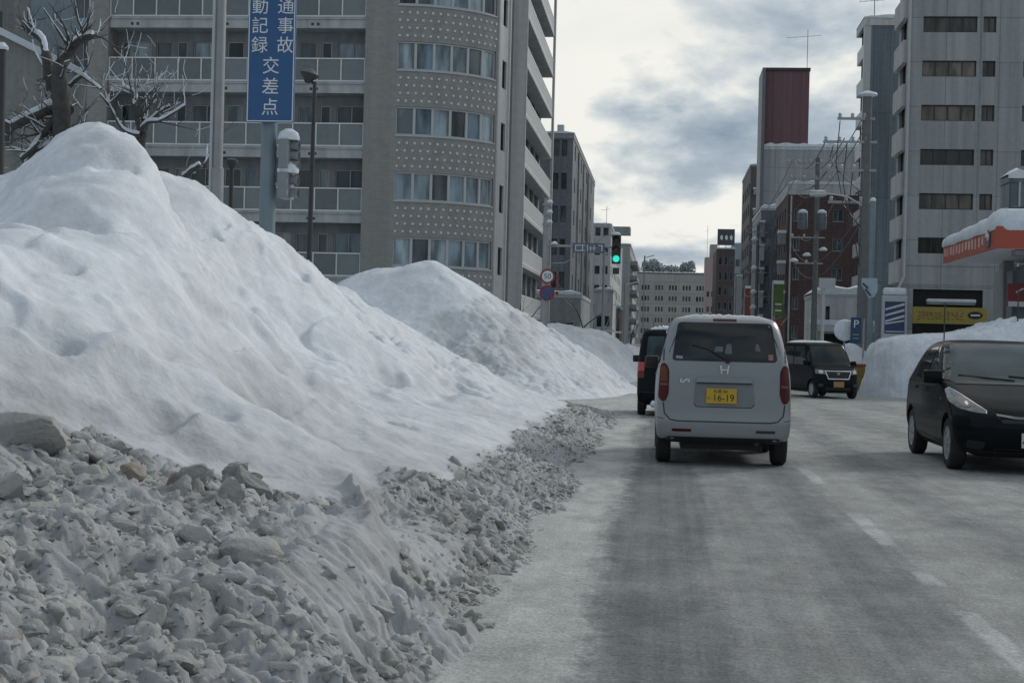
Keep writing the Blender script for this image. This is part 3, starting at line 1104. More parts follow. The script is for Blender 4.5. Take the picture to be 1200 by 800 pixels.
Zn = Z + (0.12 * fbm(X * 0.8, Y * 0.8, 61, 4) + 0.03 * fbm(X * 4, Y * 4, 64, 3)) * sstep(0, .5, Z)
Zn = Zn + m2 * (0.055 * slabs(X * 2.2, Y * 2.0, 81, 1.0) + 0.04 * slabs(X * 5, Y * 4.2, 83, 1.0) + 0.09 * fbm(X * 2.6, Y * 2.2, 85, 4)) * sstep(-.05, .25, Z)
o = field('snow_pile', X, Y, Zn, SNOW, m2 * 0.14 + 0.20 * cut * sstep(.3, .9, Z) * sstep(-3.2, -4.2, X))
tag(o, 'second tall snow heap with a scraped grey face at the crossing', 'snow pile', 'snow piles along the street')
# ---- low banks further along, and the bank on the right
def bank(label, pts, x0, x1, y0, y1, nx, ny, seed, rub=0.4, amp=0.1, lam=0.03, group='snow piles along the street'):
    s = Spline(pts, lam)
    X, Y = np.meshgrid(np.linspace(x0, x1, nx), np.linspace(y0, y1, ny))
    Z = s(X, Y)
    Z = Z + (amp * fbm(X * 1.1, Y * 0.9, seed, 4) + amp * 0.7 * slabs(X * 2.4, Y * 2.1, seed + 5, 1.0) * rub) * sstep(-.05, .3, Z)
    o = field('snow_pile', X, Y, Z, SNOW, np.full(X.shape, rub * 0.6))
    return tag(o, label, 'snow pile', group)


bank('low snow bank past the crossing, in front of the dark far block',
     [(-8, 60, .4), (-6.5, 62, 1.55), (-3.96, 62, 1.82), (-2.6, 65, 1.75), (-1.75, 68, 1.60), (-1.25, 70, 1.0), (-0.6, 70, 0), (-1.5, 62, .3), (-2.4, 60, 0), (-4, 58.5, 0), (-7, 58.5, 0),
      (-.4, 66, -.3), (-1.4, 74, .9), (-.8, 75, -.2), (-3, 58, -.3), (-4, 70, 1.4), (-7, 70, .9), (-4, 78, .4), (-1.5, 80, 0), (-8, 78, .2)], -9, -0.5, 57, 80, 110, 180, 5, 0.28, 0.22)
for k, (y0, lab) in enumerate(((82, 'snow bank along the left kerb behind the black van'), (112, 'farther snow bank on the left kerb beside the dark block'),
                               (150, 'farthest low snow bank on the left kerb'))):
    bank(lab, [(-4.5, y0, .2), (-3, y0 + 4, 1.3), (-3.2, y0 + 14, 1.2), (-3, y0 + 22, 1.3), (-4.5, y0 + 26, .2), (-1.4, y0 + 3, 0), (-1.4, y0 + 13, 0), (-1.4, y0 + 23, 0), (-6, y0 + 13, .4),
               (-6, y0 + 4, .3), (-6, y0 + 22, .3), (-3, y0 - 2, -.3), (-3, y0 + 28, -.3)], -6.5, -1.2, y0 - 1, y0 + 27, 40, 110, 30 + k, .6, .2)
RB = [(7.0, 51.9, -.1), (7.15, 52.4, 1.3), (7.6, 52.6, 2.05), (8.2, 52.8, 2.3), (9.3, 52.6, 2.55), (10.6, 52.5, 2.75), (12.1, 52, 3.0), (14, 52, 3.2), (17, 52, 3.2), (22, 52, 3.0),
      (6.7, 53, -.3), (7.0, 56, .2), (7.5, 56, 1.6), (8.5, 50.6, -.1), (8.8, 51.0, 1.2), (10, 50.3, -.1), (10.2, 50.7, 1.3), (12, 49.6, -.1), (12.2, 50.2, 1.6), (15, 49, 0), (15, 50, 1.8), (20, 49, 0),
      (20, 50, 1.8), (9, 57, 1.9), (12, 58, 1.8), (16, 58, 1.6), (22, 58, 1.4), (9, 61, 0), (14, 62, 0), (22, 62, 0), (7, 49.5, -.7), (12, 47.5, -.7), (25, 52, 2.5), (25, 48, -.3)]
s_ = Spline(RB, 0.004)
X, Y = np.meshgrid(6.5 + 18.5 * np.linspace(0, 1, 300) ** 1.5, np.linspace(47, 62, 230))
Z = s_(X, Y)
fold = 1 - np.abs(2 * vnoise(X * 0.55 - 0.5 * Y, Y * 1.1 + 0.7 * X, 91)) * 2
Z = Z + (0.16 * fbm(X, Y, 92, 5, .6) + 0.22 * np.clip(fold, 0, 1) ** 2 * sstep(9.5, 11, X)) * sstep(0, .4, Z)
cap = np.interp(X, [6.5, 7.5, 8.0, 9.3, 10.6, 12.1, 16, 25], [1.4, 1.75, 1.98, 2.2, 2.3, 2.75, 3.0, 2.6]) + 0.10 * fbm(X * .8, Y * .8, 97, 3)
Z = np.where(Z > cap - .3, cap - .3 + .3 * np.tanh((Z - cap + .3) / .3), Z)
Z = Z + (0.10 * slabs(X * 1.3 + Z, Y * 1.2, 99, 1.1) + 0.05 * slabs(X * 3.1, Y * 3, 101, 1.0)) * sstep(.2, .8, Z) * sstep(9.0, 11.0, X)
edge = sstep(8.2, 7.4, X)
Z = Z + edge * 0.16 * slabs(X * 3, Y * 3 + Z, 95, 1.2) * sstep(0, .4, Z)
o = field('snow_pile', X, Y, Z, SNOW, edge * 0.25)
tag(o, 'steep walled snow bank on the right in front of the petrol station', 'snow pile', 'snow piles along the street')
bank('white snow mound at the foot of the parking sign on the right', [(6.3, 58.4, 0), (6.6, 59.2, .5), (7.0, 59.6, 1.5), (7.5, 59.6, 1.7), (8.2, 59.5, 1.1), (9, 59.5, 0), (7.3, 62, 1.0), (7.3, 64, 0),
     (7.3, 58, 0), (5.9, 59, -.3), (8.5, 63, 0), (6.2, 62, 0)], 5.8, 9.2, 57.5, 64.5, 60, 80, 44, .3, .12)
bank('low snow ridge along the right kerb beyond the boxy black car', [(5.2, 70, 0), (6.2, 72, .35), (6.6, 78, .55), (6.6, 86, .5), (6.4, 95, .5), (5, 78, 0), (5, 88, 0), (5, 96, 0), (8.4, 74, .3), (8.4, 90, .3), (6.4, 101, 0),
     (6.5, 68.5, -.3)], 4.6, 8.8, 68, 102, 50, 150, 47, .5, .18)


# ================================================================== BUILDINGS
def fmap(kind, c):
    """facade frame: (u along the wall, z, d outwards) -> world"""
    if kind == 'front':
        return lambda u, z, d=0.0: (u, c - d, z)
    if kind == 'east':
        return lambda u, z, d=0.0: (c + d, u, z)
    return lambda u, z, d=0.0: (c - d, u, z)


def wall(mb, F, u0, u1, z0, z1, holes, rec=0.15):
    """wall sheet with real openings and reveals"""
    us = sorted({u0, u1, *[h[0] for h in holes], *[h[1] for h in holes]})
    zs = sorted({z0, z1, *[h[2] for h in holes], *[h[3] for h in holes]})
    for a, b in zip(us[:-1], us[1:]):
        for c, d in zip(zs[:-1], zs[1:]):
            mu, mz = (a + b) / 2, (c + d) / 2
            if any(h[0] < mu < h[1] and h[2] < mz < h[3] for h in holes):
                continue
            mb.quad(F(a, c), F(b, c), F(b, d), F(a, d))
    for a, b, c, d in holes:
        mb.quad(F(a, c), F(b, c), F(b, c, -rec), F(a, c, -rec))
        mb.quad(F(a, d), F(b, d), F(b, d, -rec), F(a, d, -rec))
        mb.quad(F(a, c), F(a, d), F(a, d, -rec), F(a, c, -rec))
        mb.quad(F(b, c), F(b, d), F(b, d, -rec), F(b, c, -rec))
    return mb


def fbox(mb, F, u0, u1, z0, z1, d0, d1):
    P = [F(u, z, d) for d in (d0, d1) for z in (z0, z1) for u in (u0, u1)]
    return mb.add(P, [(0, 2, 3, 1), (4, 5, 7, 6), (0, 1, 5, 4), (2, 6, 7, 3), (0, 4, 6, 2), (1, 3, 7, 5)])


def window(F, root, hole, rec, frame, glass, cols=1, rows=1, fw=0.05, sill=False):
    a, b, c, d = hole
    m_ = MB()
    for q in ((a, b, c, c + fw), (a, b, d - fw, d), (a, a + fw, c + fw, d - fw), (b - fw, b, c + fw, d - fw)):
        fbox(m_, F, *q, -rec + 0.004, -rec + 0.06)
    for i in range(1, cols):
        u = a + (b - a) * i / cols
        fbox(m_, F, u - fw / 2, u + fw / 2, c + fw, d - fw, -rec + 0.004, -rec + 0.055)
    for i in range(1, rows):
        z = c + (d - c) * i / rows
        fbox(m_, F, a + fw, b - fw, z - fw / 2, z + fw / 2, -rec + 0.004, -rec + 0.05)
    if sill:
        fbox(m_, F, a - 0.05, b + 0.05, c - 0.07, c - 0.003, -rec + 0.01, 0.06)
    wn = m_.build('window', frame, root)
    MB().quad(F(a, c, -rec + 0.002), F(b, c, -rec + 0.002), F(b, d, -rec + 0.002), F(a, d, -rec + 0.002)).build('pane', glass, wn)
    return wn


def shell(root, name, mt, x0, x1, y0, y1, z0, z1, faces='front', holes=None, rec=0.15, top=True):
    """outer walls; the faces listed in holes get openings"""
    holes = holes or {}
    mb = MB()
    wall(mb, fmap('front', y0), x0, x1, z0, z1, holes.get('front', []), rec)
    wall(mb, fmap('east', x1), y0, y1, z0, z1, holes.get('east', []), rec)
    wall(mb, fmap('west', x0), y0, y1, z0, z1, holes.get('west', []), rec)
    mb.quad((x0, y1, z0), (x1, y1, z0), (x1, y1, z1), (x0, y1, z1))
    if top:
        mb.quad((x0, y0, z1), (x1, y0, z1), (x1, y1, z1), (x0, y1, z1))
    return mb.build(name, mt, root)


def roof(root, x0, x1, y0, y1, z, mt, snow=0.25, par=0.5, t=0.18, o_=0.06):
    m_ = MB()
    m_.box(x0 - o_, x1 + o_, y0 - o_, y0 + t, z, z + par)
    m_.box(x0 - o_, x1 + o_, y1 - t, y1 + o_, z, z + par)
    m_.box(x0 - o_, x0 + t, y0 + t, y1 - t, z, z + par)
    m_.box(x1 - t, x1 + o_, y0 + t, y1 - t, z, z + par)
    rf = m_.build('roof', mt, root)
    if snow:
        s = MB()
        n = max(6, int((x1 - x0) / 0.5))
        r = random.Random(int(abs(x0 * 31 + y0 * 7)))
        hs = [snow * r.uniform(0.55, 1.15) for _ in range(n + 1)]
        vs, fs = [], []
        for i in range(n + 1):
            x = x0 - o_ - 0.03 + (x1 - x0 + 2 * o_ + 0.06) * i / n
            e_ = 0.25 if i in (0, n) else 1
            vs += [(x, y0 - o_ - 0.05, z + par + 0.004 - hs[i] * 0.22), (x, y0 - o_ - 0.04, z + par + hs[i] * 0.75 * e_), (x, y0 + 0.5, z + par + hs[i] * e_), (x, y1, z + par + hs[i] * e_), (x, y1, z + par)]
        for i in range(n):
            for k in range(4):
                fs.append((i * 5 + k, i * 5 + k + 1, i * 5 + 6 + k, i * 5 + 5 + k))
        s.add(vs, fs)
        s.build('snow_cover', SNOWCAP, rf, smooth=True, ang=60)
    return rf


def antenna(root, x, y, z, h, n=5, w=0.9):
    m_ = MB()
    m_.path([(x, y, z), (x, y, z + h)], 0.035, 6)
    m_.path([(x - w, y, z + h * .8), (x + w * .6, y, z + h * .86)], 0.022, 5)
    for i in range(n):
        t = i / (n - 1)
        px = x - w + 1.6 * w * t
        m_.path([(px, y - .3, z + h * (.8 + .06 * t)), (px, y + .3, z + h * (.8 + .06 * t))], 0.016, 5)
    return m_.build('antenna', DARKM, root)


# ---- A: apartment block with balconies and a curved corner tower
A = thing('apartment_building', 'grey apartment block with white railed balconies and a curved dotted corner tower', 'building', (-16, 66, gz(66)))
ZB, FLH, NF = 1.02, 2.92, 9              # first slab height, storey, storeys
TOPA = ZB + FLH * (NF + 0.6)
AX0, AX1 = -25.55, -13.62
holes = []
bays = 7
bw = (AX1 - AX0) / bays
for f in range(-1, NF):
    zf = ZB + f * FLH
    for b in range(bays):
        u = AX0 + b * bw
        if zf + .3 < 0:
            zlo = 0.3
        else:
            zlo = zf + 0.10
        if b % 2 == 0:
            holes.append((u + 0.18, u + bw - 0.12, zlo, zf + 2.1))
        else:
            holes.append((u + 0.1, u + bw * 0.52, zlo, zf + 2.1))
            holes.append((u + bw * 0.66, u + bw - 0.1, zf + 0.9, zf + 2.1))
Fb = fmap('front', 67.3)
mb = MB()
wall(mb, Fb, AX0, AX1, -0.4, TOPA, holes, 0.12)
mb.build('rear_wall', CONC_D, A)
kk = 0
for h in holes:
    kk += 1
    g = GLASSC if kk % 3 == 0 else GLASS
    window(Fb, A, h, 0.12, OFFW if kk % 2 else STEEL, g, 2 if h[1] - h[0] > 1.0 else 1, 1, 0.055)
mb = MB()
mb.box(-26.5, AX0, 66, 78, -0.4, TOPA)
mb.box(AX1, -12.32, 66, 78, -0.4, TOPA)
mb.box(AX0, AX1, 67.9, 78, -0.4, TOPA)
mb.box(AX0, AX1, 67.3, 67.9, TOPA - .3, TOPA)
mb.build('pier', TILE_G, A)
for f in range(-1, NF):
    zf = ZB + f * FLH
    m_ = MB()
    m_.box(AX0 + .004, AX1 - .004, 66.16, 67.294, zf - 0.42, zf - 0.02)
    m_.box(AX0 + .004, AX1 - .004, 66.10, 66.30, zf - 0.02, zf + 0.10)
    m_.m = 1
    for q in range(3):
        for dx in (0.0, 0.26):
            m_.box(AX0 + 1.0 + q * 4.2 + dx, AX0 + 1.12 + q * 4.2 + dx, 66.15, 66.17, zf - .30, zf - .18)
    bal = m_.build('balcony', [CONC, DARKM], A)
    m_ = MB()
    m_.m = 0
    m_.box(AX0 + .004, AX1 - .004, 66.14, 66.22, zf + 1.10, zf + 1.16)
    m_.box(AX0 + .004, AX1 - .004, 66.15, 66.21, zf + 0.10, zf + 0.16)
    n = 11
    for i in range(n + 1):
        u = AX0 + 0.03 + (AX1 - AX0 - 0.06) * i / n
        m_.box(u - .028, u + .028, 66.13, 66.205, zf + 0.10, zf + 1.10)
    m_.build('railing', WHITE, bal)
    for i in range(n):
        a = AX0 + 0.06 + (AX1 - AX0 - 0.06) * i / n
        b = AX0 + (AX1 - AX0 - 0.06) * (i + 1) / n
        MB().box(a, b, 66.172, 66.186, zf + 0.17, zf + 1.09).build('glass_panel', BALGL, bal)
    if f >= 0:
        sc_ = MB()
        sc_.box(AX0 + .01, AX1 - .01, 66.07, 66.13, zf + 0.08, zf + 0.105)
        sc_.build('snow_line', SNOWCAP, bal)
# air conditioners and stored boxes left on the balconies
r = random.Random(12)
for k in range(12):
    f, u = r.randrange(0, 6), AX0 + .8 + r.random() * (AX1 - AX0 - 2)
    zf = ZB + f * FLH
    ac = MB().box(u, u + .78, 66.75, 67.05, zf + .02, zf + .62 + (.55 if k % 4 == 0 else 0)).build('air_conditioner', OFFW if k % 3 else CONC, A, bevel=.02)
    MB().lathe([(.2, 0), (.2, .012)], T(u + .3, 66.75, zf + .32) @ FACE_CAM, 18).build('fan_grille', STEEL, ac)
# curved tower
RC, CX, CY = 5.0, -12.32, 71.0


def arc(s, d=0.0):
    ph = s / RC
    return (CX + (RC + d) * math.sin(ph), CY - (RC + d) * math.cos(ph))


SMAX = RC * math.radians(61.5)
mb = MB()
NS = 36
for f in range(-1, NF):
    zf = ZB + f * FLH + 0.62
    z0, z1, z2 = max(zf, -.4), zf + 1.28, zf + FLH
    if z1 < 0:
        continue
    for i in range(NS):
        s0, s1 = SMAX * i / NS, SMAX * (i + 1) / NS
        p, q = arc(s0), arc(s1)
        mb.m = 0
        mb.quad((*p, z1), (*q, z1), (*q, z2), (*p, z2))
        if i < 1 or i >= NS - 1:
            mb.quad((*p, z0), (*q, z0), (*q, z1), (*p, z1))
        else:
            p2, q2 = arc(s0, -.14), arc(s1, -.14)
            mb.quad((*p, z0), (*q, z0), (*q2, z0), (*p2, z0))
            mb.quad((*p, z1), (*q, z1), (*q2, z1), (*p2, z1))
    # rosette tiles on the spandrel
    mb.m = 1
    for rr_ in range(4):
        for c in range(15):
            s = SMAX * (c + 0.75 + 0.25 * (rr_ % 2)) / 15.5
            z = z1 + 0.26 + rr_ * 0.345
            p = arc(s, 0.012)
            ph = s / RC
            M_ = T(p[0], p[1], z) @ Matrix.Rotation(ph, 4, 'Z')
            mb.obox(M_, -.052, .052, -.02, .02, -.05, .05)
mb.build('curved_wall', [TILE_G, DOT], A)
for f in range(-1, NF):
    zf = ZB + f * FLH + 0.62
    if zf < 0:
        continue
    m_ = MB()
    s_lo, s_hi = SMAX / NS, SMAX * (NS - 1) / NS
    segs = 6
    for k in range(segs + 1):
        s = s_lo + (s_hi - s_lo) * k / segs
        M_ = T(*arc(s, -.12), zf) @ Matrix.Rotation(s / RC, 4, 'Z')
        m_.obox(M_, -.06, .06, -.06, .05, 0.004, 1.276)
    for k in range(24):
        a, b = s_lo + (s_hi - s_lo) * k / 24, s_lo + (s_hi - s_lo) * (k + 1) / 24
        for z0, z1 in ((.004, .07), (1.21, 1.276)):
            p0, p1, p2, p3 = arc(a, -.06), arc(b, -.06), arc(b, -.16), arc(a, -.16)
            m_.add([(*p0, zf + z0), (*p1, zf + z0), (*p2, zf + z0), (*p3, zf + z0), (*p0, zf + z1), (*p1, zf + z1), (*p2, zf + z1), (*p3, zf + z1)],
                   [(0, 1, 2, 3), (4, 7, 6, 5), (0, 4, 5, 1), (2, 6, 7, 3)])
        sl_ = arc(a, .05), arc(b, .05), arc(b, -.02), arc(a, -.02)
        m_.add([(*sl_[0], zf - .06), (*sl_[1], zf - .06), (*sl_[2], zf - .06), (*sl_[3], zf - .06), (*sl_[0], zf - .003), (*sl_[1], zf - .003), (*sl_[2], zf - .003), (*sl_[3], zf - .003)],
               [(0, 1, 2, 3), (4, 7, 6, 5), (0, 4, 5, 1), (2, 6, 7, 3)])
    wn = m_.build('curved_window', OFFW, A)
    for k in range(segs):
        p_ = MB()
        for j in range(4):
            a = s_lo + (s_hi - s_lo) * (k + j / 4) / segs
            b = s_lo + (s_hi - s_lo) * (k + (j + 1) / 4) / segs
            p_.quad((*arc(a, -.132), zf), (*arc(b, -.132), zf), (*arc(b, -.132), zf + 1.28), (*arc(a, -.132), zf + 1.28))
        p_.build('pane', GLASS if (k * 7 + f * 3) % 5 == 0 else GLASSC, wn)
# pale end wall with slit windows
p, q = arc(SMAX), (-7.62, 70.7)
dvec = Vector((q[0] - p[0], q[1] - p[1], 0))
Ls = dvec.length
dvec.normalize()
nvec = Vector((dvec.y, -dvec.x, 0))


def Fs(u, z, d=0.0):
    v = Vector((p[0], p[1], z)) + dvec * u + nvec * d
    return tuple(v)


hs = [(Ls * .42, Ls * .80, ZB + f * FLH + .45, ZB + f * FLH + 1.75) for f in range(0, NF)]
mb = MB()
wall(mb, Fs, 0.004, Ls, -.4, TOPA, hs, .15)
fbox(mb, Fs, .004, .12, -.4, TOPA, .002, .08)
fbox(mb, Fs, Ls - .14, Ls, -.4, TOPA, .002, .09)
mb.build('end_wall', CONC_L, A)
for h in hs:
    window(Fs, A, h, .15, DARKM, GLASS, 1, 1, .06)
mb = MB()
mb.quad((q[0], q[1], -.4), (-9.4, 71.2, -.4), (-9.4, 71.2, TOPA), (q[0], q[1], TOPA))
mb.quad((-9.4, 71.2, -.4), (-9.4, 78, -.4), (-9.4, 78, TOPA), (-9.4, 71.2, TOPA))
mb.quad((-9.4, 78, -.4), (-12.32, 78, -.4), (-12.32, 78, TOPA), (-9.4, 78, TOPA))
mb.build('rear_tower_wall', CONC_D, A)
mb = MB()
pl = [arc(SMAX * i / NS) for i in range(NS + 1)] + [q, (-9.4, 71.2), (-9.4, 78), (-26.5, 78), (-26.5, 66)]
mb.prism(pl, T(0, 0, TOPA + .004), .4)
mb.build('roof', CONC_D, A)

# ---- B: balconied block along the street
B = thing('apartment_building', 'tall narrow block with white barred balconies stepping away along the left side of the street', 'building', (-9, 95, gz(90)))
bx1, by0, by1 = -9.25, 88.0, 108.5
TB = 36.0
hf = [(-9.75 - 1.0, -9.75 + .32, .9 + 2.95 * f, 2.6 + 2.95 * f) for f in range(11)]
he = []
for f in range(11):
    for k in range(5):
        he.append((by0 + 1.0 + k * 3.9, by0 + 3.6 + k * 3.9, 1.0 + 2.95 * f, 2.9 + 2.95 * f))
shell(B, 'wall', CONC_D, -22, bx1, by0, by1, -.4, TB, holes={'front': hf, 'east': he})
for h in hf:
    window(fmap('front', by0), B, h, .15, OFFW, GLASS, 2, 1)
for h in he:
    window(fmap('east', bx1), B, h, .15, STEEL, GLASS, 2, 1)
m_ = MB()
m_.box(bx1, bx1 + .85, by0 - .02, by0 + .22, -.4, TB)
m_.build('fin_wall', CONC_L, B)
m_ = MB()
m_.box(bx1 + .78, bx1 + .95, by1 - .2, by1 + .25, -.4, TB)
m_.build('corner_column', CONC_L, B)
for f in range(1, 12):
    z = -.2 + 2.95 * f
    m_ = MB()
    m_.box(bx1 + .003, bx1 + .85, by0 + .23, by1 - .21, z, z + .2)
    bl = m_.build('balcony', CONC, B)
    m_ = MB()
    m_.box(bx1 + .78, bx1 + .84, by0 + .24, by1 - .22, z + 1.22, z + 1.30)
    m_.box(bx1 + .78, bx1 + .84, by0 + .24, by1 - .22, z + .21, z + .30)
    n = 54
    for i in range(n):
        y = by0 + .3 + (by1 - by0 - .55) * i / n
        m_.box(bx1 + .79, bx1 + .83, y, y + .2, z + .3, z + 1.22)
    m_.build('railing', WHITE, bl)
roof(B, -22, bx1, by0, by1, TB, CONC_D, .2)

# ---- C: dark block
C = thing('office_building', 'dark grey tiled block with few windows on the left of the street', 'building', (-11, 138, gz(138)))
cx1 = -8.72
hf = []
for f in range(6):
    z = 3.2 + 3.05 * f
    hf += [(-10.6, -10.0, z, z + 1.5), (-9.75, -9.25, z, z + 1.5)]
he = [(141 + 5.2 * k, 142.4 + 5.2 * k, 3.2 + 3.05 * f, 4.6 + 3.05 * f) for f in range(6) for k in range(7)]
shell(C, 'wall', TILE_D, -26, cx1, 138, 181, -.4, 20.1, holes={'front': hf, 'east': he})
for h in hf:
    window(fmap('front', 138), C, h, .15, DARKM, GLASS)
for h in he:
    window(fmap('east', cx1), C, h, .15, DARKM, GLASS)
roof(C, -26, cx1, 138, 181, 20.1, CONC_D, .25)
m_ = MB()
m_.box(-10.3, -9.7, 139, 140, 20.6, 21.5)
m_.build('vent_housing', OFFW, C)
m_ = MB()
for k in range(3):
    m_.path([(cx1 + .12, 146 + 9 * k, 0), (cx1 + .12, 146 + 9 * k, 19.8)], .09, 8)
m_.build('drain_pipe', STEEL, C)

# low shops on the left in front of the dark block
for (nm, lab, xa, xb, ya, yb, h, mt) in (
        ('shop_building', 'low dark shop with a flat white edged roof beside the signal mast', -14, -6.2, 112, 126, 4.6, CONC_D),):
    b_ = thing(nm, lab, 'building', (xa, ya, gz(ya)))
    hh = [(xb - 4.5, xb - 2.9, .2, 2.6), (xb - 2.5, xb - .5, .5, 2.8)]
    shell(b_, 'wall', mt, xa, xb, ya, yb, -.4, h, holes={'front': hh})
    for h_ in hh:
        window(fmap('front', ya), b_, h_, .15, OFFW, GLASS)
    roof(b_, xa, xb, ya, yb, h, OFFW, .3, .3)

# ---- D, E: further blocks on the left
D = thing('apartment_building', 'pale grey block with a projecting rooftop slab beyond the dark block', 'building', (-9, 235, gz(235)))
hf = [(-11 + 1.25 * k, -10.2 + 1.25 * k, 3 + 3 * f, 4.3 + 3 * f) for f in range(6) for k in range(2)]
he = [(238 + 8 * k, 241 + 8 * k, 3 + 3 * f, 4.4 + 3 * f) for f in range(6) for k in range(7)]
shell(D, 'wall', CONC, -24, -8.55, 235, 300, -.4, 19.4, holes={'front': hf, 'east': he})
for h in hf:
    window(fmap('front', 235), D, h, .15, DARKM, GLASS)
for h in he:
    window(fmap('east', -8.55), D, h, .15, DARKM, GLASS)
roof(D, -24, -8.55, 235, 300, 19.4, CONC, .2)
m_ = MB()
m_.box(-12, -6.2, 262, 268, 20.4, 21.6)
m_.box(-9.6, -8.8, 263, 266, 19.9, 20.4)
m_.build('rooftop_slab', CONC_D, D)
antenna(D, -9.5, 240, 19.9, 3.2)
E_ = thing('apartment_building', 'grey block with dark balcony bands at the far left end of the street', 'building', (-9, 310, gz(310)))
he = [(313 + 9 * k, 318 + 9 * k, 2.6 + 3 * f, 4.4 + 3 * f) for f in range(6) for k in range(8)]
shell(E_, 'wall', PANEL, -24, -7.2, 310, 390, -.4, 21.2, holes={'east': he})
for h in he:
    window(fmap('east', -7.2), E_, h, .15, DARKM, GLASS)
roof(E_, -24, -7.2, 310, 390, 21.2, CONC_D, .2)
for f in range(6):
    MB().box(-7.19, -5.7, 312, 340, 2.4 + 3 * f, 3.3 + 3 * f).build('balcony', CONC_D, E_)

# ---- small shops with signs at the far left
for k, (lab, x0, x1, y, h, mt) in enumerate((
        ('narrow pale shop house with ribbed front under the signal', -8.6, -6.3, 185, 7.5, CONC_L),
        ('far brick shop with a snowy canopy on the left', -8.4, -6.0, 205, 6.0, BRICK))):
    b_ = thing('shop_building', lab, 'building', (x0, y, gz(y)))
    hh = [(x0 + .3, x0 + 1.0, 3.2, 4.6), (x0 + 1.3, x0 + 2.0, 3.2, 4.6), (x0 + .3, x1 - .3, .2, 2.4)]
    shell(b_, 'wall', mt, x0, x1, y, y + 14, -.4, h, holes={'front': hh})
    for h_ in hh:
        window(fmap('front', y), b_, h_, .15, OFFW, GLASS)
    roof(b_, x0, x1, y, y + 14, h, CONC, .3, .3)
    MB().box(x0 + .1, x1 + .3, y - 1.0, y - .02, 2.6, 2.85).build('canopy', SNOWCAP, b_)

# ---- far building closing the street
FB = thing('office_building', 'wide beige building with rows of small windows closing the far end of the street', 'building', (3, 430, gz(430)))
hf = []
for f in range(6):
    z = 16.6 - 3.1 * f
    for g in range(6):
        u = -6.5 + g * 3.9
        for k in range(3):
            hf.append((u + k * .85, u + k * .85 + .55, z, z + 1.35))
shell(FB, 'wall', BEIGE, -14, 17.5, 430, 445, -.4, 21.2, holes={'front': hf}, rec=.3)
for h in hf[:100]:
    MB().quad((h[0], 430.29, h[2]), (h[1], 430.29, h[2]), (h[1], 430.29, h[3]), (h[0], 430.29, h[3])).build('window', GLASS, FB)
m_ = MB()
for h in hf[100:]:
    m_.quad((h[0], 430.29, h[2]), (h[1], 430.29, h[2]), (h[1], 430.29, h[3]), (h[0], 430.29, h[3]))
o = m_.build('window', GLASS, FB)
o['kind'] = 'stuff'
roof(FB, -14, 17.5, 430, 445, 21.2, DARKM, .3, .35)

hill = MB()
hp = [(-80, 620, 0), (-60, 620, 14), (-30, 620, 24), (-6, 620, 27), (10, 620, 28), (24, 620, 27), (60, 620, 20), (90, 620, 0)]
for a, b in zip(hp[:-1], hp[1:]):
    hill.quad((a[0], 560, -1), (b[0], 560, -1), b, a)
    hill.quad(a, b, (b[0], 760, -1), (a[0], 760, -1))
struct(hill.build('hill', SNOWCAP, smooth=True, ang=80))


def crown(mb, c, rad, n, leaf, r):
    for _ in range(n):
        v = Vector((r.gauss(0, 1), r.gauss(0, 1), r.gauss(0, 1)))
        v = v.normalized() * (r.random() ** 0.4)
        p = Vector(c) + Vector((v.x * rad[0], v.y * rad[1], v.z * rad[2]))
        a = Vector((r.gauss(0, 1), r.gauss(0, 1), r.gauss(0, 1))).normalized() * leaf * r.uniform(.6, 1.3)
        b = a.orthogonal().normalized() * leaf * r.uniform(.5, 1.0)
        mb.quad(p - a, p - b, p + a, p + b)


for k, (lab, x, z, rx, rz) in enumerate((
        ('small round hillside tree at the left corner of the far roofline', -12.6, 31, 2.2, 4.6),
        ('big broad round hillside tree above the far beige roof', -4.6, 31.5, 5.6, 6.0),
        ('low spreading hillside tree right of the broad round one', 1.6, 31.0, 5.0, 3.0),
        ('round hillside tree right of centre above the far roof', 9.0, 31.5, 3.4, 5.6))):
    t_ = thing('hillside_tree', lab, 'tree', (x, 618, z - 4), 'trees on the hill behind the far building')
    r = random.Random(k)
    MB().path([(x, 618, z - 6), (x, 618, z + rz * .5)], [.5, .2], 7).build('trunk', BARK, t_)
    m_ = MB()
    for q in range(5):
        crown(m_, (x + r.uniform(-.5, .5) * rx, 618 + r.uniform(-1, 1), z + r.uniform(-.2, .35) * rz), (rx * .62, rx * .6, rz * .55), 260, .5, r)
    m_.build('crown', LEAFD, t_)

# ---- right side, far to near
PT = thing('office_building', 'small pinkish stepped tower with an antenna at the far end of the street', 'building', (12, 400, gz(400)))
hf = [(11.2, 11.9, 14, 15.4), (12.4, 13.1, 14, 15.4), (11.2, 11.9, 10, 11.4), (12.4, 13.1, 10, 11.4)]
shell(PT, 'wall', PINK, 10.63, 16, 400, 410, -.4, 24.5, holes={'front': hf})
for h in hf:
    window(fmap('front', 400), PT, h, .15, DARKM, GLASS)
MB().box(11.9, 13.8, 401, 408, 24.5, 28).build('upper_tower', PINK, PT)
antenna(PT, 11.1, 401, 24.5, 8.5, w=.6)

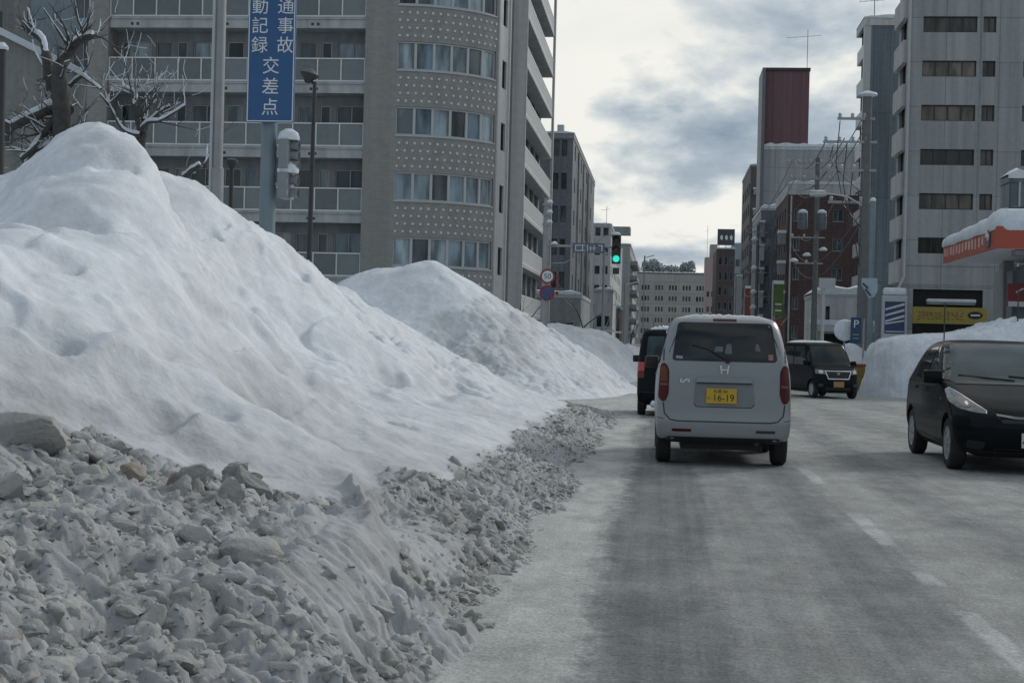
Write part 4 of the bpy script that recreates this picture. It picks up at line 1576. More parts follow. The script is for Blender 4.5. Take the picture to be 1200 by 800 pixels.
FB2 = thing('office_building', 'dark brown narrow building with a rooftop sign board in the distance', 'building', (12, 300, gz(300)))
hf = []
for f in range(6):
    for k in range(3):
        hf.append((10.6 + 1.1 * k, 11.3 + 1.1 * k, 2.2 + 3 * f, 3.9 + 3 * f))
shell(FB2, 'wall', mat('dark_brown_tile', (0.06, 0.045, 0.048), .7, streak=.2), 10.2, 13.8, 300, 322, -.4, 20.4, holes={'front': hf})
for h in hf:
    window(fmap('front', 300), FB2, h, .15, STEEL, GLASS)
sb = MB().box(10.3, 13.7, 300.4, 301, 21.2, 24.4).build('sign_board', mat('dark_sign_board', (.05, .055, .068), .6), FB2)
m_ = MB()
for k in range(3):
    x = 10.85 + k * .95
    m_.box(x, x + .5, 300.36, 300.39, 22.4, 23.0)
    m_.box(x + .16, x + .4, 300.34, 300.36, 22.2, 23.2)
m_.build('sign_marks', SIGNW, sb)
m_ = MB()
for x in (10.6, 12, 13.4):
    m_.box(x - .06, x + .06, 300.5, 300.7, 20.4, 21.2)
m_.build('sign_legs', STEEL, FB2)
roof(FB2, 10.2, 13.8, 300, 322, 20.4, CONC, .15, .2)
MB().box(10.1, 13.9, 298.9, 299.98, 6.2, 6.6).build('canopy', SNOWCAP, FB2)

GB = thing('office_building', 'slim blue grey building just right of the dark brown sign board building', 'building', (15, 330, gz(330)))
hf = [(15.3 + .0, 16.3, 3 + 3.1 * f, 4.6 + 3.1 * f) for f in range(6)]
shell(GB, 'wall', BLUEW, 14.9, 18.5, 330, 345, -.4, 23.4, holes={'front': hf})
for h in hf:
    window(fmap('front', 330), GB, h, .15, STEEL, GLASS)
roof(GB, 14.9, 18.5, 330, 345, 23.4, CONC, .2, .2)

H_ = thing('apartment_building', 'dark tall slim building with snowy balcony edges far up the right side', 'building', (13, 220, gz(220)))
hw = [(222 + 5 * k, 224.5 + 5 * k, 2.5 + 3 * f, 4.2 + 3 * f) for f in range(8) for k in range(4)]
hf = [(13.0, 13.7, 2.5 + 3 * f, 4.1 + 3 * f) for f in range(8)]
shell(H_, 'wall', mat('dark_warm_tile', (0.085, 0.08, 0.08), .7, streak=.2), 12.1, 16, 220, 243, -.4, 27.4, holes={'west': hw, 'front': hf})
for h in hw:
    window(fmap('west', 12.1), H_, h, .15, DARKM, GLASS)
for h in hf:
    window(fmap('front', 220), H_, h, .15, DARKM, GLASS)
for f in range(8):
    b_ = MB().box(12.55, 12.95, 219.3, 219.98, 2.3 + 3 * f, 3.1 + 3 * f).build('balcony', CONC_D, H_)
    MB().box(12.5, 13.0, 219.25, 219.97, 3.1 + 3 * f, 3.3 + 3 * f).build('snow_cap', SNOWCAP, b_)
roof(H_, 12.1, 16, 220, 243, 27.4, CONC_D, .2, .3)
for k, (mt, z0, z1) in enumerate(((YELLOW, .8, 4.0), (RUST, 4.2, 6))):
    MB().box(11.35, 12.05, 219.6, 219.8, z0, z1).build('vertical_sign', mt, H_)

I_ = thing('office_building', 'large plain grey building topped by a dark maroon tower', 'building', (17, 190, gz(190)))
shell(I_, 'wall', PANEL, 12.0, 26, 190, 197, -.4, 26.0)
roof(I_, 12.0, 26, 190, 197, 26.0, CONC_L, .45, .5)
MB().box(11.6, 11.996, 189.4, 197, -.4, 36.2).build('side_fin', TILE_D, I_)
tw = MB().box(12.0, 17.5, 190.4, 196.5, 26.5, 36.0).build('tower', MAROON, I_)
m_ = MB()
m_.box(12.0, 17.6, 190.2, 196.8, 36.0, 36.35)
m_.build('coping', DARKM, tw)
antenna(I_, 17.3, 192, 36.3, 5.2, w=2.6)

J_ = thing('shop_building', 'narrow blue grey building with a snow covered roof and stacked signs', 'building', (11.5, 168, gz(168)))
hf = [(12.0, 12.75, 9.5, 15.6), (10.9, 11.6, 9, 10.4), (10.9, 11.6, 12, 13.4), (10.9, 11.6, 6, 7.4)]
shell(J_, 'wall', NAVYB, 10.5, 13.2, 168, 184, -.4, 16.4, holes={'front': hf})
for h in hf:
    window(fmap('front', 168), J_, h, .15, STEEL, GLASSC)
roof(J_, 10.5, 13.2, 168, 184, 16.4, OFFW, .5, .3)
for k in range(5):
    q = MB().box(10.2, 10.9, 167.3, 167.97, 3 + 2.6 * k, 4.6 + 2.6 * k).build('sign_box', OFFW if k % 2 else CONC_D, J_)
    MB().box(10.15, 10.95, 167.2, 167.96, 4.603 + 2.6 * k, 4.85 + 2.6 * k).build('snow_cap', SNOWCAP, q)

K_ = thing('apartment_building', 'dark red brick building with a pale parapet on the right side', 'building', (15, 150, gz(150)))
hf = []
for f in range(5):
    z = 2.2 + 2.9 * f
    hf += [(16.4, 17.4, z, z + 1.2), (12.6, 13.2, z, z + 1.2)]
hw = [(152 + 3.4 * k, 153.8 + 3.4 * k, 2.2 + 2.9 * f, 3.6 + 2.9 * f) for f in range(5) for k in range(4)]
shell(K_, 'wall', BRICK, 12.0, 19.5, 150, 166, -.4, 16.4, holes={'front': hf, 'west': hw})
for h in hf:
    window(fmap('front', 150), K_, h, .15, STEEL, GLASS, 2, 1, .05, True)
for h in hw:
    window(fmap('west', 12.0), K_, h, .15, OFFW, GLASS, 1, 1, .06)
roof(K_, 12.0, 19.5, 150, 166, 16.4, CONC_L, .35, 1.1)
m_ = MB()
m_.path([(12.3, 149.9, 0), (12.3, 149.9, 16.3)], .09, 8)
m_.build('drain_pipe', OFFW, K_)
for k in range(3):
    q = MB().box(11.2, 11.95, 150.4, 152, 5.5 + 3 * k, 6.6 + 3 * k).build('balcony', CONC_D, K_)
    MB().box(11.15, 11.96, 150.35, 152.05, 6.603 + 3 * k, 6.9 + 3 * k).build('snow_cap', SNOWCAP, q)

# tall sign with green and orange boards
SG = thing('shop_sign', 'tall roadside sign with a green board above an orange board', 'sign', (11, 145, gz(145)))
MB().path([(10.35, 145, -.3), (10.35, 145, 7.6)], .09, 8).build('pole', OFFW, SG)
gb_ = MB().box(10.45, 11.35, 144.9, 145.15, 4.2, 7.3).build('green_board', GREENS, SG)
m_ = MB()
for z in (4.7, 5.3):
    m_.box(10.6, 11.2, 144.86, 144.89, z, z + .15)
m_.build('sign_marks', SIGNW, gb_)
MB().box(10.4, 11.4, 144.85, 145.2, 7.303, 7.65).build('snow_cap', SNOWCAP, gb_)
ob_ = MB().box(10.45, 11.35, 144.9, 145.15, 1.0, 3.9).build('orange_board', RUST, SG)
m_ = MB()
for k in range(2):
    m_.obox(T(10.75 + .3 * k, 144.88, 1.6) @ Matrix.Rotation((.5, -.5)[k], 4, 'Y'), -.05, .05, -.02, .0, -.3, .3)
m_.build('sign_marks', SIGNW, ob_)

W_ = thing('garage_building', 'small white flat roofed garage with a dark opening and thick snow on top', 'building', (12.5, 108, gz(108)))
shell(W_, 'wall', CONC_L, 10.9, 14.6, 108, 118, -.4, 5.0, holes={'front': [(11.2, 14.3, .0, 2.35), (11.45, 11.75, 3.2, 4.3)]}, rec=.4)
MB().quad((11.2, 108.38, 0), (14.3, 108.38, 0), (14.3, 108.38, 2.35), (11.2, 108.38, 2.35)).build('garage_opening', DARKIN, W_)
window(fmap('front', 108), W_, (11.45, 11.75, 3.2, 4.3), .4, DARKM, GLASS)
roof(W_, 10.9, 14.6, 108, 118, 5.0, OFFW, .6, .25)
cn_ = MB().box(10.3, 14.7, 106.6, 107.95, 2.5, 2.9).build('canopy', OFFW, W_)
MB().box(10.28, 14.72, 106.57, 107.95, 2.903, 3.3).build('snow_cap', SNOWCAP, cn_, bevel=.1)

L_ = thing('office_building', 'tall dark blue clad building with slanting white balcony edges', 'building', (18, 135, gz(135)))
lx = 17.7
shell(L_, 'wall', NAVYB, lx, 27, 135, 140.5, -.4, 30.0)
for f in range(10):
    z = .8 + 2.95 * f
    q = MB().box(lx - .5, lx - .003, 135.6, 140.5, z, z + 1.2).build('balcony', OFFW, L_)
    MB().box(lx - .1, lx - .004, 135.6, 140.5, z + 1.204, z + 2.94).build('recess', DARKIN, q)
m_ = MB()
m_.box(lx - .6, lx - .001, 135.0, 135.5, -.4, 30.0)
m_.build('fin_wall', OFFW, L_)
m_ = MB()
for k in range(5):
    m_.path([(lx + .7 + 1.1 * k, 134.93, 0), (lx + .7 + 1.1 * k, 134.93, 29.8)], .035, 6)
m_.build('vertical_rib', BLUEST, L_)
roof(L_, lx - .55, 27, 135, 140.5, 30.0, CONC_L, .3, .7)
antenna(L_, 18.2, 137, 30.8, 2.2, w=1.3)

# ---- M: big grey office tower
M_ = thing('office_building', 'big grey office tower with paired dark strip windows above a yellow shop board', 'building', (22, 103, gz(103)))
mx0, my = 16.05, 103.0
hf = []
for f in range(10):
    z = 7.86 + 2.98 * f
    for q in range(2):
        u = 16.95 + 6.6 * q
        hf += [(u, u + 3.55, z, z + 1.08), (u + 3.95, u + 4.8, z, z + 1.08)]
hf.append((16.7, 21.3, .2, 5.45))
hw = [(104.2, 106.6, 7.6 + 2.98 * f, 9.2 + 2.98 * f) for f in range(10)]
shell(M_, 'wall', PANEL, mx0, 34, my, 107.5, -.4, 40, holes={'front': hf, 'west': hw}, rec=.25)
for h in hf[:-1]:
    window(fmap('front', my), M_, h, .25, DARKM, GLASSW, 4 if h[1] - h[0] > 2 else 2, 1, .07)
for h in hw:
    window(fmap('west', mx0), M_, h, .25, DARKM, GLASS, 2, 1, .06)
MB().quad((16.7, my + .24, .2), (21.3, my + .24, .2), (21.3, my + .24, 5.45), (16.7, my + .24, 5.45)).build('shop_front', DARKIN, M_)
m_ = MB()
for f in range(11):
    m_.box(mx0 - .35, mx0 - .003, my + .3, 107.5, 5.9 + 2.98 * f, 7.4 + 2.98 * f)
m_.build('side_band', CONC_L, M_)
m_ = MB()
m_.path([(mx0 - .02, my - .12, 6.2), (mx0 - .02, my - .12, 39)], .11, 8)
m_.path([(mx0 - .02, my - .12, 6.2), (mx0 - .7, my - .12, 4.6), (mx0 - .72, my - .12, 0)], .11, 8)
m_.build('drain_pipe', OFFW, M_)
m_ = MB()
for z in (5.6, 7.0):
    m_.box(mx0 + .02, 33.9, my - .03, my - .004, z, z + .06)
for f in range(10):
    m_.box(20.73, 20.83, my - .035, my - .004, 8.0 + 2.98 * f, 10.9 + 2.98 * f)
m_.build('panel_strip', CONC_D, M_)
q = MB().box(17.6, 20.7, my - .6, my - .03, 4.42, 4.56).build('canopy', CONC_D, M_)
MB().box(17.55, 20.75, my - .65, my - .03, 4.564, 4.80).build('snow_cap', SNOWCAP, q, bevel=.08)
YB = MB().box(16.5, 21.25, my - 1.6, my - 1.1, 3.12, 4.22).build('shop_board', YELLOW, M_)
m_ = MB()
r = random.Random(4)
for k in range(11):
    x = 16.85 + k * .27
    for j in range(3):
        m_.obox(T(x + r.uniform(0, .12), my - 1.62, 3.42 + .18 * j + r.uniform(0, .1)) @ Matrix.Rotation(r.choice((0, 1.57, .5, -.5)), 4, 'Y'), -.09, .09, -.01, .01, -.025, .025)
m_.build('sign_marks', RUST, YB)
MB().lathe([(.48, 0), (.48, .03)], T(20.5, my - 1.604, 3.72) @ FACE_CAM @ Matrix.Diagonal((1, .5, 1, 1)), 28).build('sign_oval', TRIM, YB)
m_ = MB()
m_.box(20.2, 20.8, my - 1.66, my - 1.635, 3.67, 3.77)
m_.build('sign_marks', SIGNW, YB)

# ---- petrol station
PS = thing('petrol_station', 'petrol station canopy with orange red edge under a very thick layer of snow', 'petrol station', (16, 60, gz(60)))
cx0, cx1_, cy0, cy1 = 11.85, 27, 55, 65.2
MB().box(cx0, cx1_, cy0, cy1, 5.12, 5.24).build('canopy_ceiling', WHITE, PS)
fa = MB()
fa.box(cx0 - .06, cx1_, cy0 - .06, cy0 - .001, 5.06, 5.86)
fa.box(cx0 - .06, cx0 - .001, cy0, cy1, 5.06, 5.86)
FA = fa.build('fascia', ORANGE, PS)
PINKW = mat('washed_pink', (.55, .36, .31), .7, var=.2)
r = random.Random(2)
for k in range(13):                                   # snow plastered over the lettering on the street side
    y = cy1 - .3 - k * .62
    MB().box(cx0 - .072, cx0 - .058, y - r.uniform(.22, .4), y, 5.26 + r.uniform(0, .08), 5.66).build('fascia_letter', PINKW, FA)
lg = MB()
lg.lathe([(.36, 0), (.36, .03)], T(cx0 - .075, 56.3, 5.5) @ Matrix.Rotation(-PI / 2, 4, 'Y'), 24)
lg.build('round_emblem', mat('emblem_teal', (.06, .12, .13), .5), PS)
m_ = MB()
for a in (0.3, 1.4, 2.5):
    m_.path([(cx0 - .11, 56.3 + .27 * math.cos(a + t * .25) * (1 - t * .14), 5.5 + .27 * math.sin(a + t * .25) * (1 - t * .14)) for t in range(6)], .045, 5)
m_.build('emblem_swirl', SIGNW, PS)
# snow blanket with a rounded lip
vs, fs = [], []
prof = [(-.08, 5.74), (-.13, 5.84), (-.12, 6.05), (-.07, 6.30), (.12, 6.50), (.6, 6.60), (1.8, 6.64)]
nn = 40
r = random.Random(9)
ring = []
for i in range(nn + 1):                               # west edge, far to near
    t = i / nn
    ring.append((cx0, cy1 - (cy1 - cy0 - .4) * t, -1, 0))
for i in range(1, 8):
    a = PI + (PI / 2) * i / 8
    ring.append((cx0 + .4 + .4 * math.cos(a), cy0 + .4 + .4 * math.sin(a), math.cos(a), math.sin(a)))
for i in range(nn + 1):
    t = i / nn
    ring.append((cx0 + .4 + (cx1_ - cx0 - .4) * t, cy0, 0, -1))
for i, (x, y, dx, dy) in enumerate(ring):
    k1 = .014 * math.sin(i * .5) + r.uniform(-.008, .008)
    thin = 1 if dy < -.5 or y < cy0 + 1.5 else .62 + .25 * (cy1 - y) / (cy1 - cy0)
    for d, z in prof:
        zz_ = 5.74 + (z - 5.74) * thin
        vs.append((x - dx * d + (dx * k1 if d < .2 else 0), y - dy * d + (dy * k1 if d < .2 else 0), zz_ + (k1 if d > -.1 else 0)))
np_ = len(prof)
for i in range(len(ring) - 1):
    for k in range(np_ - 1):
        fs.append((i * np_ + k, i * np_ + k + 1, (i + 1) * np_ + k + 1, (i + 1) * np_ + k))
m_ = MB().add(vs, fs)
m_.box(cx0 + 1.5, cx1_, cy0 + 1.5, cy1, 5.9, 6.5)
m_.build('snow_blanket', SNOWCAP, PS, smooth=True, ang=70)
for x, y in ((14.08, 63.4), (20, 57), (20, 61)):
    MB().box(x - .2, x + .2, y - .2, y + .2, -.4, 5.12).build('canopy_column', CONC_D, PS)
for k, x in enumerate((12.75, 15.2)):
    q = MB().box(x, x + .75, 56.2, 56.95, 4.92, 5.1).build('ceiling_lamp', STEEL, PS)
shp = MB().box(13.75, 14.4, 61, 62, -.4, 4.6).build('dark_panel', NAVYB, PS)
kio = MB().box(14.5, 24, 62, 68, -.4, 4.9).build('kiosk', CONC_D, PS)
rs = MB().box(13.4, 16, 60.2, 60.4, 3.15, 4.05).build('red_board', SIGNR, PS)
m_ = MB()
m_.box(13.42, 15.98, 60.17, 60.195, 3.15, 3.35)
m_.path([(13.7, 60.17, 3.7), (13.95, 60.17, 3.85), (14.2, 60.17, 3.8), (14.4, 60.17, 3.92)], .035, 5)
m_.build('sign_marks', SIGNW, rs)
MB().box(13.9, 16, 60.3, 60.45, 1.6, 2.7).build('pale_board', mat('khaki_board', (.22, .22, .19), .7), PS)

# building behind the canopy
N_ = thing('house', 'dark slate building with a white snowy roof behind the petrol canopy', 'building', (20, 80, gz(80)))
shell(N_, 'wall', NAVYB, 17.75, 28, 80, 82, -.4, 10.2, holes={'front': [(18.7, 19.9, 7, 9)]})
window(fmap('front', 80), N_, (18.7, 19.9, 7, 9), .15, OFFW, GLASS)
roof(N_, 17.75, 28, 80, 82, 10.2, NAVYB, .55, .3)
m_ = MB()
m_.path([(18.25, 79.9, 0), (18.25, 79.9, 10.2)], .06, 6)
m_.build('drain_pipe', OFFW, N_)

# ---- left edge buildings behind the tree
LB = thing('apartment_building', 'pale blue white building with two dark windows at the far left', 'building', (-33, 88, gz(88)))
hf = [(-36.3 + 2.1 * k, -35.0 + 2.1 * k, 8.3 + 3.0 * f, 9.9 + 3.0 * f) for f in range(-1, 6) for k in (0, 1)] 
shell(LB, 'wall', BLUEW, -39, -29.5, 88, 100, -.4, 32, holes={'front': hf})
for h in hf:
    window(fmap('front', 88), LB, h, .15, OFFW, GLASS, 2)
roof(LB, -39, -29.5, 88, 100, 32, CONC, .2)
LH = thing('house', 'brownish grey building with a thin snowy sloping roof line behind the bare tree', 'building', (-32, 72, gz(70)))
MIRY = FACE_CAM @ Matrix.Diagonal((1, 1, -1, 1))
m_ = MB()
m_.prism([(-44, -.4), (-27.0, -.4), (-27.0, 12.95), (-31.2, 14.95), (-44, 21.0)], T(0, 72, 0) @ MIRY, 7)
m_.build('wall', BROWNW, LH)
for (x, z) in ((-33.9, 10.6), (-30.6, 10.2), (-33.9, 7.2), (-30.6, 7.2)):
    window(fmap('front', 71.84), LH, (x, x + 1.2, z, z + 1.3), -.02, STEEL, GLASS, 2)
MB().prism([(-26.7, 12.85), (-26.7, 13.1), (-44.2, 21.4), (-44.2, 21.1)], T(0, 71.5, 0) @ MIRY, 7.8).build('roof', SNOWCAP, LH)
LB2 = thing('apartment_building', 'tall plain grey beige building at the top left corner behind the snowy tree', 'building', (-45, 96, gz(96)))
hf = [(-49 + 3.1 * k, -47.6 + 3.1 * k, 6 + 3.0 * f, 7.5 + 3.0 * f) for f in range(8) for k in range(3)]
shell(LB2, 'wall', BROWNW, -60, -39.6, 96, 108, -.4, 36, holes={'front': hf})
for h in hf:
    window(fmap('front', 96), LB2, h, .15, STEEL, GLASS, 2)
roof(LB2, -60, -39.6, 96, 108, 36, CONC, .2)


# ================================================================== STREET FURNITURE
# sign post with the vertical blue board
SP = thing('intersection_sign_post', 'blue grey post carrying a tall blue board of white Japanese characters', 'sign', (-6.3, 23.2, gz(23)))
MB().path([(-6.3, 23.2, -.2), (-6.3, 23.2, 5.2), (-6.3, 23.2, 7.6)], [.135, .125, .12], 18).build('pole', BLUEST, SP, smooth=True)
bd = MB().box(-6.62, -5.86, 22.98, 23.04, 4.70, 7.15).build('sign_board', SIGNBLUE, SP, bevel=.006)
m_ = MB()
for q in ((-6.61, -5.87, 4.71, 4.725), (-6.61, -5.87, 7.125, 7.14), (-6.61, -6.595, 4.725, 7.125), (-5.885, -5.87, 4.725, 7.125)):
    m_.box(q[0], q[1], 22.974, 22.98, q[2], q[3])
m_.build('border', SIGNW, bd)
for k, ch in enumerate('交通事故'):
    text(ch, .275, T(-6.02, 22.976, 6.81 - .305 * k) @ FACE_CAM, SIGNW, bd, depth=.003)
for k, ch in enumerate('自動記録'):
    text(ch, .275, T(-6.43, 22.976, 6.81 - .305 * k) @ FACE_CAM, SIGNW, bd, depth=.003)
for k, ch in enumerate('交差点'):
    text(ch, .285, T(-6.24, 22.976, 5.57 - .325 * k) @ FACE_CAM, SIGNW, bd, depth=.003)
m_ = MB()
for z in (5.0, 6.9):
    m_.box(-6.45, -6.15, 23.04, 23.12, z, z + .06)
m_.build('bracket', STEEL, bd)
# two signal housings seen edge on, capped with snow
for z0, h in ((3.98, .46), (3.52, .40)):
    m_ = MB()
    m_.box(-6.08, -5.93, 22.95, 23.4, z0, z0 + h)
    for k in range(3 if h > .42 else 2):
        zc_ = z0 + h * (k + .5) / (3 if h > .42 else 2)
        m_.path([(-5.935, 23.18, zc_), (-5.80, 23.18, zc_ - .01)], [.075, .08], 12, cap=False)
    hd = m_.build('signal_head', mat('signal_grey', (.20, .22, .235), .6, var=.15), SP)
    MB().box(-6.17, -6.08, 23.15, 23.24, z0 + h * .5, z0 + h * .5 + .05).build('arm', STEEL, hd)
    m_ = MB()
    m_.lathe([(.17, 0), (.18, .04), (.15, .12), (.06, .18)], T(-5.97, 23.15, z0 + h), 12)
    m_.build('snow_cap', SNOWCAP, hd, smooth=True)

GP = thing('steel_pole', 'plain pale grey steel pole rising left of the blue sign board', 'pole', (-8.0, 26, gz(26)))
MB().path([(-8.0, 26, -.3), (-8.0, 26, 4.3), (-8.0, 26, 4.32), (-8.0, 26, 12)], [.125, .125, .10, .09], 18).build('shaft', STEEL, GP, smooth=True, ang=20)
m_ = MB()
m_.path([(-8.09, 25.9, 0), (-8.09, 25.9, 11.5)], .025, 6)
m_.build('cable_conduit', OFFW, GP)

LP1 = thing('street_lamp', 'tall slim black street lamp with a round head right of the blue board', 'street lamp', (-7.25, 30, gz(30)))
MB().path([(-7.25, 30, -.3), (-7.25, 30, 3.0), (-7.22, 30, 6.55)], [.07, .055, .04], 12).build('pole', DARKM, LP1, smooth=True)
m_ = MB()
m_.lathe([(.05, .0), (.12, .10), (.20, .16), (.21, .20), (.10, .27), (.03, .31)], T(-7.38, 30, 6.52) @ Matrix.Rotation(.25, 4, 'Y'), 20)
m_.path([(-7.22, 30, 6.5), (-7.36, 30, 6.6)], .03, 8)
m_.build('lamp_head', DARKM, LP1, smooth=True)
LP2 = thing('street_lamp', 'short dark lamp post with a flat disc head left of the sign post', 'street lamp', (-8.92, 30, gz(30)))
MB().path([(-8.92, 30, -.3), (-8.92, 30, 4.8)], [.06, .045], 12).build('pole', DARKM, LP2, smooth=True)
MB().lathe([(.05, -.12), (.08, -.06), (.13, 0), (.13, .05), (.06, .09)], T(-8.92, 30, 4.87), 20).build('lamp_head', DARKM, LP2, smooth=True)
DPole = thing('utility_pole', 'dark pole cut off by the left edge of the view', 'pole', (-12.05, 26, gz(26)))
MB().path([(-12.05, 26, -.3), (-12.05, 26, 6.4)], [.09, .08], 12).build('shaft', DARKM, DPole, smooth=True)
MB().lathe([(.11, 0), (.12, .05), (.05, .13)], T(-12.05, 26, 6.4), 12).build('snow_cap', SNOWCAP, DPole, smooth=True)

# signal mast at the crossing
SM = thing('traffic_signal_mast', 'traffic signal mast with a lit green lamp and round road signs left of the crossing', 'traffic signal', (-4.8, 60, gz(60)))
MB().path([(-4.8, 60, -.4), (-4.8, 60, 4.0), (-4.8, 60, 7.1)], [.15, .13, .11], 16).build('pole', STEEL, SM, smooth=True)
m_ = MB()
m_.path([(-4.8, 60, 5.2), (-3.2, 60, 5.17), (-1.75, 60, 5.18)], [.05, .045, .04], 8)
m_.path([(-4.8, 60, 4.45), (-4.0, 60, 4.52), (-3.3, 60, 4.95)], .022, 6)
m_.path([(-3.0, 60, 5.19), (-2.4, 60, 5.62), (-1.8, 60, 5.72), (-1.5, 60, 5.72)], .025, 6)
m_.build('arm', STEEL, SM)
m_ = MB()
m_.box(-2.13, -1.77, 59.86, 60.0, 4.50, 5.66)
sh_ = m_.build('signal_head', DARKM, SM, bevel=.05)
GREENL = mat('lit_green_lens', (0.02, .55, .42), .3, emit=1.3)
for k, mt in enumerate((mat('unlit_red_lens', (.05, .012, .012), .3), mat('unlit_amber_lens', (.05, .035, .012), .3), GREENL)):
    z = 5.45 - k * .37
    lens = MB().lathe([(.135, 0), (.13, .02), (.05, .035)], T(-1.95, 59.858, z) @ FACE_CAM, 20).build('lens', mt, sh_, smooth=True)
    vs = []
    for j in range(13):
        a = -.25 + (PI + .5) * j / 12
        vs += [(-1.95 + .155 * math.cos(a), 59.86, z + .155 * math.sin(a)), (-1.95 + .155 * math.cos(a), 59.62 + .05 * (1 - math.sin(a)), z + .155 * math.sin(a) - .02)]
    MB().add(vs, [(2 * j, 2 * j + 1, 2 * j + 3, 2 * j + 2) for j in range(12)]).build('visor', DARKM, sh_)
MB().lathe([(.16, 0), (.15, .07), (.05, .12)], T(-1.95, 59.93, 5.66), 12).build('snow_cap', SNOWCAP, sh_, smooth=True)
MB().box(-2.08, -1.82, 59.88, 60.02, 4.10, 4.35).build('sensor_box', DARKM, SM)
npl = MB().box(-3.72, -2.42, 59.92, 59.95, 4.92, 5.32).build('name_plate', mat('name_plate_blue', (.10, .125, .16), .5), SM)
m_ = MB()                                              # white strokes of the street name, too small to read
for q in ((-3.6, -3.22, 5.0, 5.03), (-3.6, -3.22, 5.21, 5.24), (-3.6, -3.57, 5.03, 5.21), (-3.32, -3.29, 5.03, 5.21), (-3.12, -3.09, 5.0, 5.25), (-3.03, -2.76, 5.1, 5.13), (-3.0, -2.97, 5.0, 5.2), (-2.86, -2.83, 5.0, 5.24),
          (-2.68, -2.5, 5.21, 5.24), (-2.55, -2.51, 5.0, 5.21)):
    m_.box(q[0], q[1], 59.905, 59.918, q[2], q[3])
m_.build('characters', SIGNW, npl)
ss1 = MB().lathe([(.30, 0), (.30, .02)], T(-4.68, 59.82, 3.95) @ FACE_CAM, 32).build('speed_limit_sign', SIGNR, SM)
MB().lathe([(.225, 0), (.225, .01)], T(-4.68, 59.798, 3.95) @ FACE_CAM, 32).build('sign_face', SIGNW, ss1)
text('50', .30, T(-4.68, 59.785, 3.94) @ FACE_CAM, NAVY, ss1, 'digits', depth=.004)
ss2 = MB().lathe([(.31, 0), (.31, .02)], T(-4.68, 59.82, 3.28) @ FACE_CAM, 32).build('no_parking_sign', SIGNR, SM)
MB().lathe([(.235, 0), (.235, .01)], T(-4.68, 59.798, 3.28) @ FACE_CAM, 32).build('sign_face', SIGNBLUE, ss2)
MB().obox(T(-4.68, 59.783, 3.28) @ Matrix.Rotation(PI / 4, 4, 'Y'), -.24, .24, -.006, .004, -.03, .03).build('red_bar', SIGNR, ss2)
m_ = MB()
for z in (3.9, 3.6, 3.3):
    m_.box(-4.35, -4.24, 59.9, 60.05, z - .08, z + .06)
m_.build('side_lamp', SIGNR, SM)
m_ = MB()
for z in (6.1, 6.5, 6.9):
    m_.lathe([(.12, 0), (.13, .06), (.05, .14)], T(-4.72 + .1 * ((z * 5) % 1), 59.95, z), 10)
m_.lathe([(.13, 0), (.13, .06), (.05, .12)], T(-4.45, 60, 5.25), 10)
m_.build('snow_cap', SNOWCAP, SM, smooth=True)
for k in range(3):
    MB().box(-4.95, -4.6, 59.86, 60.0, 6.0 + .4 * k, 6.09 + .4 * k).build('bracket', STEEL, SM)
for k, (x, y, h, lab) in enumerate(((-3.4, 84, 6.5, 'thin pale pole standing before the dark block'), (-2.6, 100, 5.4, 'thin pole with a snowy lamp beyond the signal'), (-1.9, 140, 9.5, 'tall grey pole at the left kerb near the far building'))):
    q = thing('steel_pole', lab, 'pole', (x, y, gz(y)))
    MB().path([(x, y, -.4), (x, y, h)], [.09, .07], 10).build('shaft', STEEL, q, smooth=True)
    MB().path([(x, y, h - .2), (x + .9, y, h + .05)], [.04, .05], 8).build('lamp_arm', OFFW, q)


# utility poles on the right
def util_pole(root, x, y, h, r0=.19, r1=.14):
    MB().path([(x, y, -.4), (x, y, h)], [r0, r1], 16).build('shaft', POLEC, root, smooth=True)
    m_ = MB()
    k = 0
    z = 2.2
    while z < h - .6:
        s = 1 if k % 2 else -1
        m_.path([(x, y - .1, z), (x + .28 * s, y - .1, z)], .012, 5)
        z += .45
        k += 1
    m_.build('step_bolt', DARKM, root)


def crossarm(root, x, y, z, x0, x1, ins=3):
    m_ = MB()
    m_.box(x + x0, x + x1, y - .16, y - .08, z - .05, z + .05)
    a_ = m_.build('cross_arm', STEEL, root)
    for i in range(ins):
        t = (i + .2) / ins
        px = x + x0 + (x1 - x0) * t
        MB().lathe([(.05, 0), (.085, .05), (.05, .08), (.085, .13), (.04, .18)], T(px, y - .12, z + .05), 10).build('insulator', OFFW, a_, smooth=True)
    return a_


U1 = thing('utility_pole', 'nearest big concrete utility pole with cross arms on the right', 'utility pole', (8.35, 62, gz(62)), 'utility poles on the right')
util_pole(U1, 8.05, 62, 11.6, .24, .19)
crossarm(U1, 8.05, 62, 10.7, -1.2, .3)
crossarm(U1, 8.05, 62, 9.75, -1.75, .4, 4)
crossarm(U1, 8.05, 62, 8.6, -1.6, .4, 4)
crossarm(U1, 8.05, 62, 7.3, -1.5, .3)
m_ = MB()
m_.lathe([(.24, 0), (.42, .08), (.36, .16), (.1, .24)], T(8.05, 62, 11.6), 16)
m_.build('snow_cap', SNOWCAP, U1, smooth=True)
m_ = MB()
for dx, z0, z1 in ((-1.1, 10.6, 7.2), (-.8, 9.7, 6.4), (-.55, 8.5, 5.6), (-1.35, 9.6, 8.6)):
    m_.path([(8.05 + dx, 61.85, z0), (8.05 + dx - .12, 61.85, (z0 + z1) / 2), (8.05 + dx + .2, 61.85, z1), (8.0 - .15, 61.85, z1 - .9)], .022, 5)
m_.build('drop_cable', DARKM, U1)
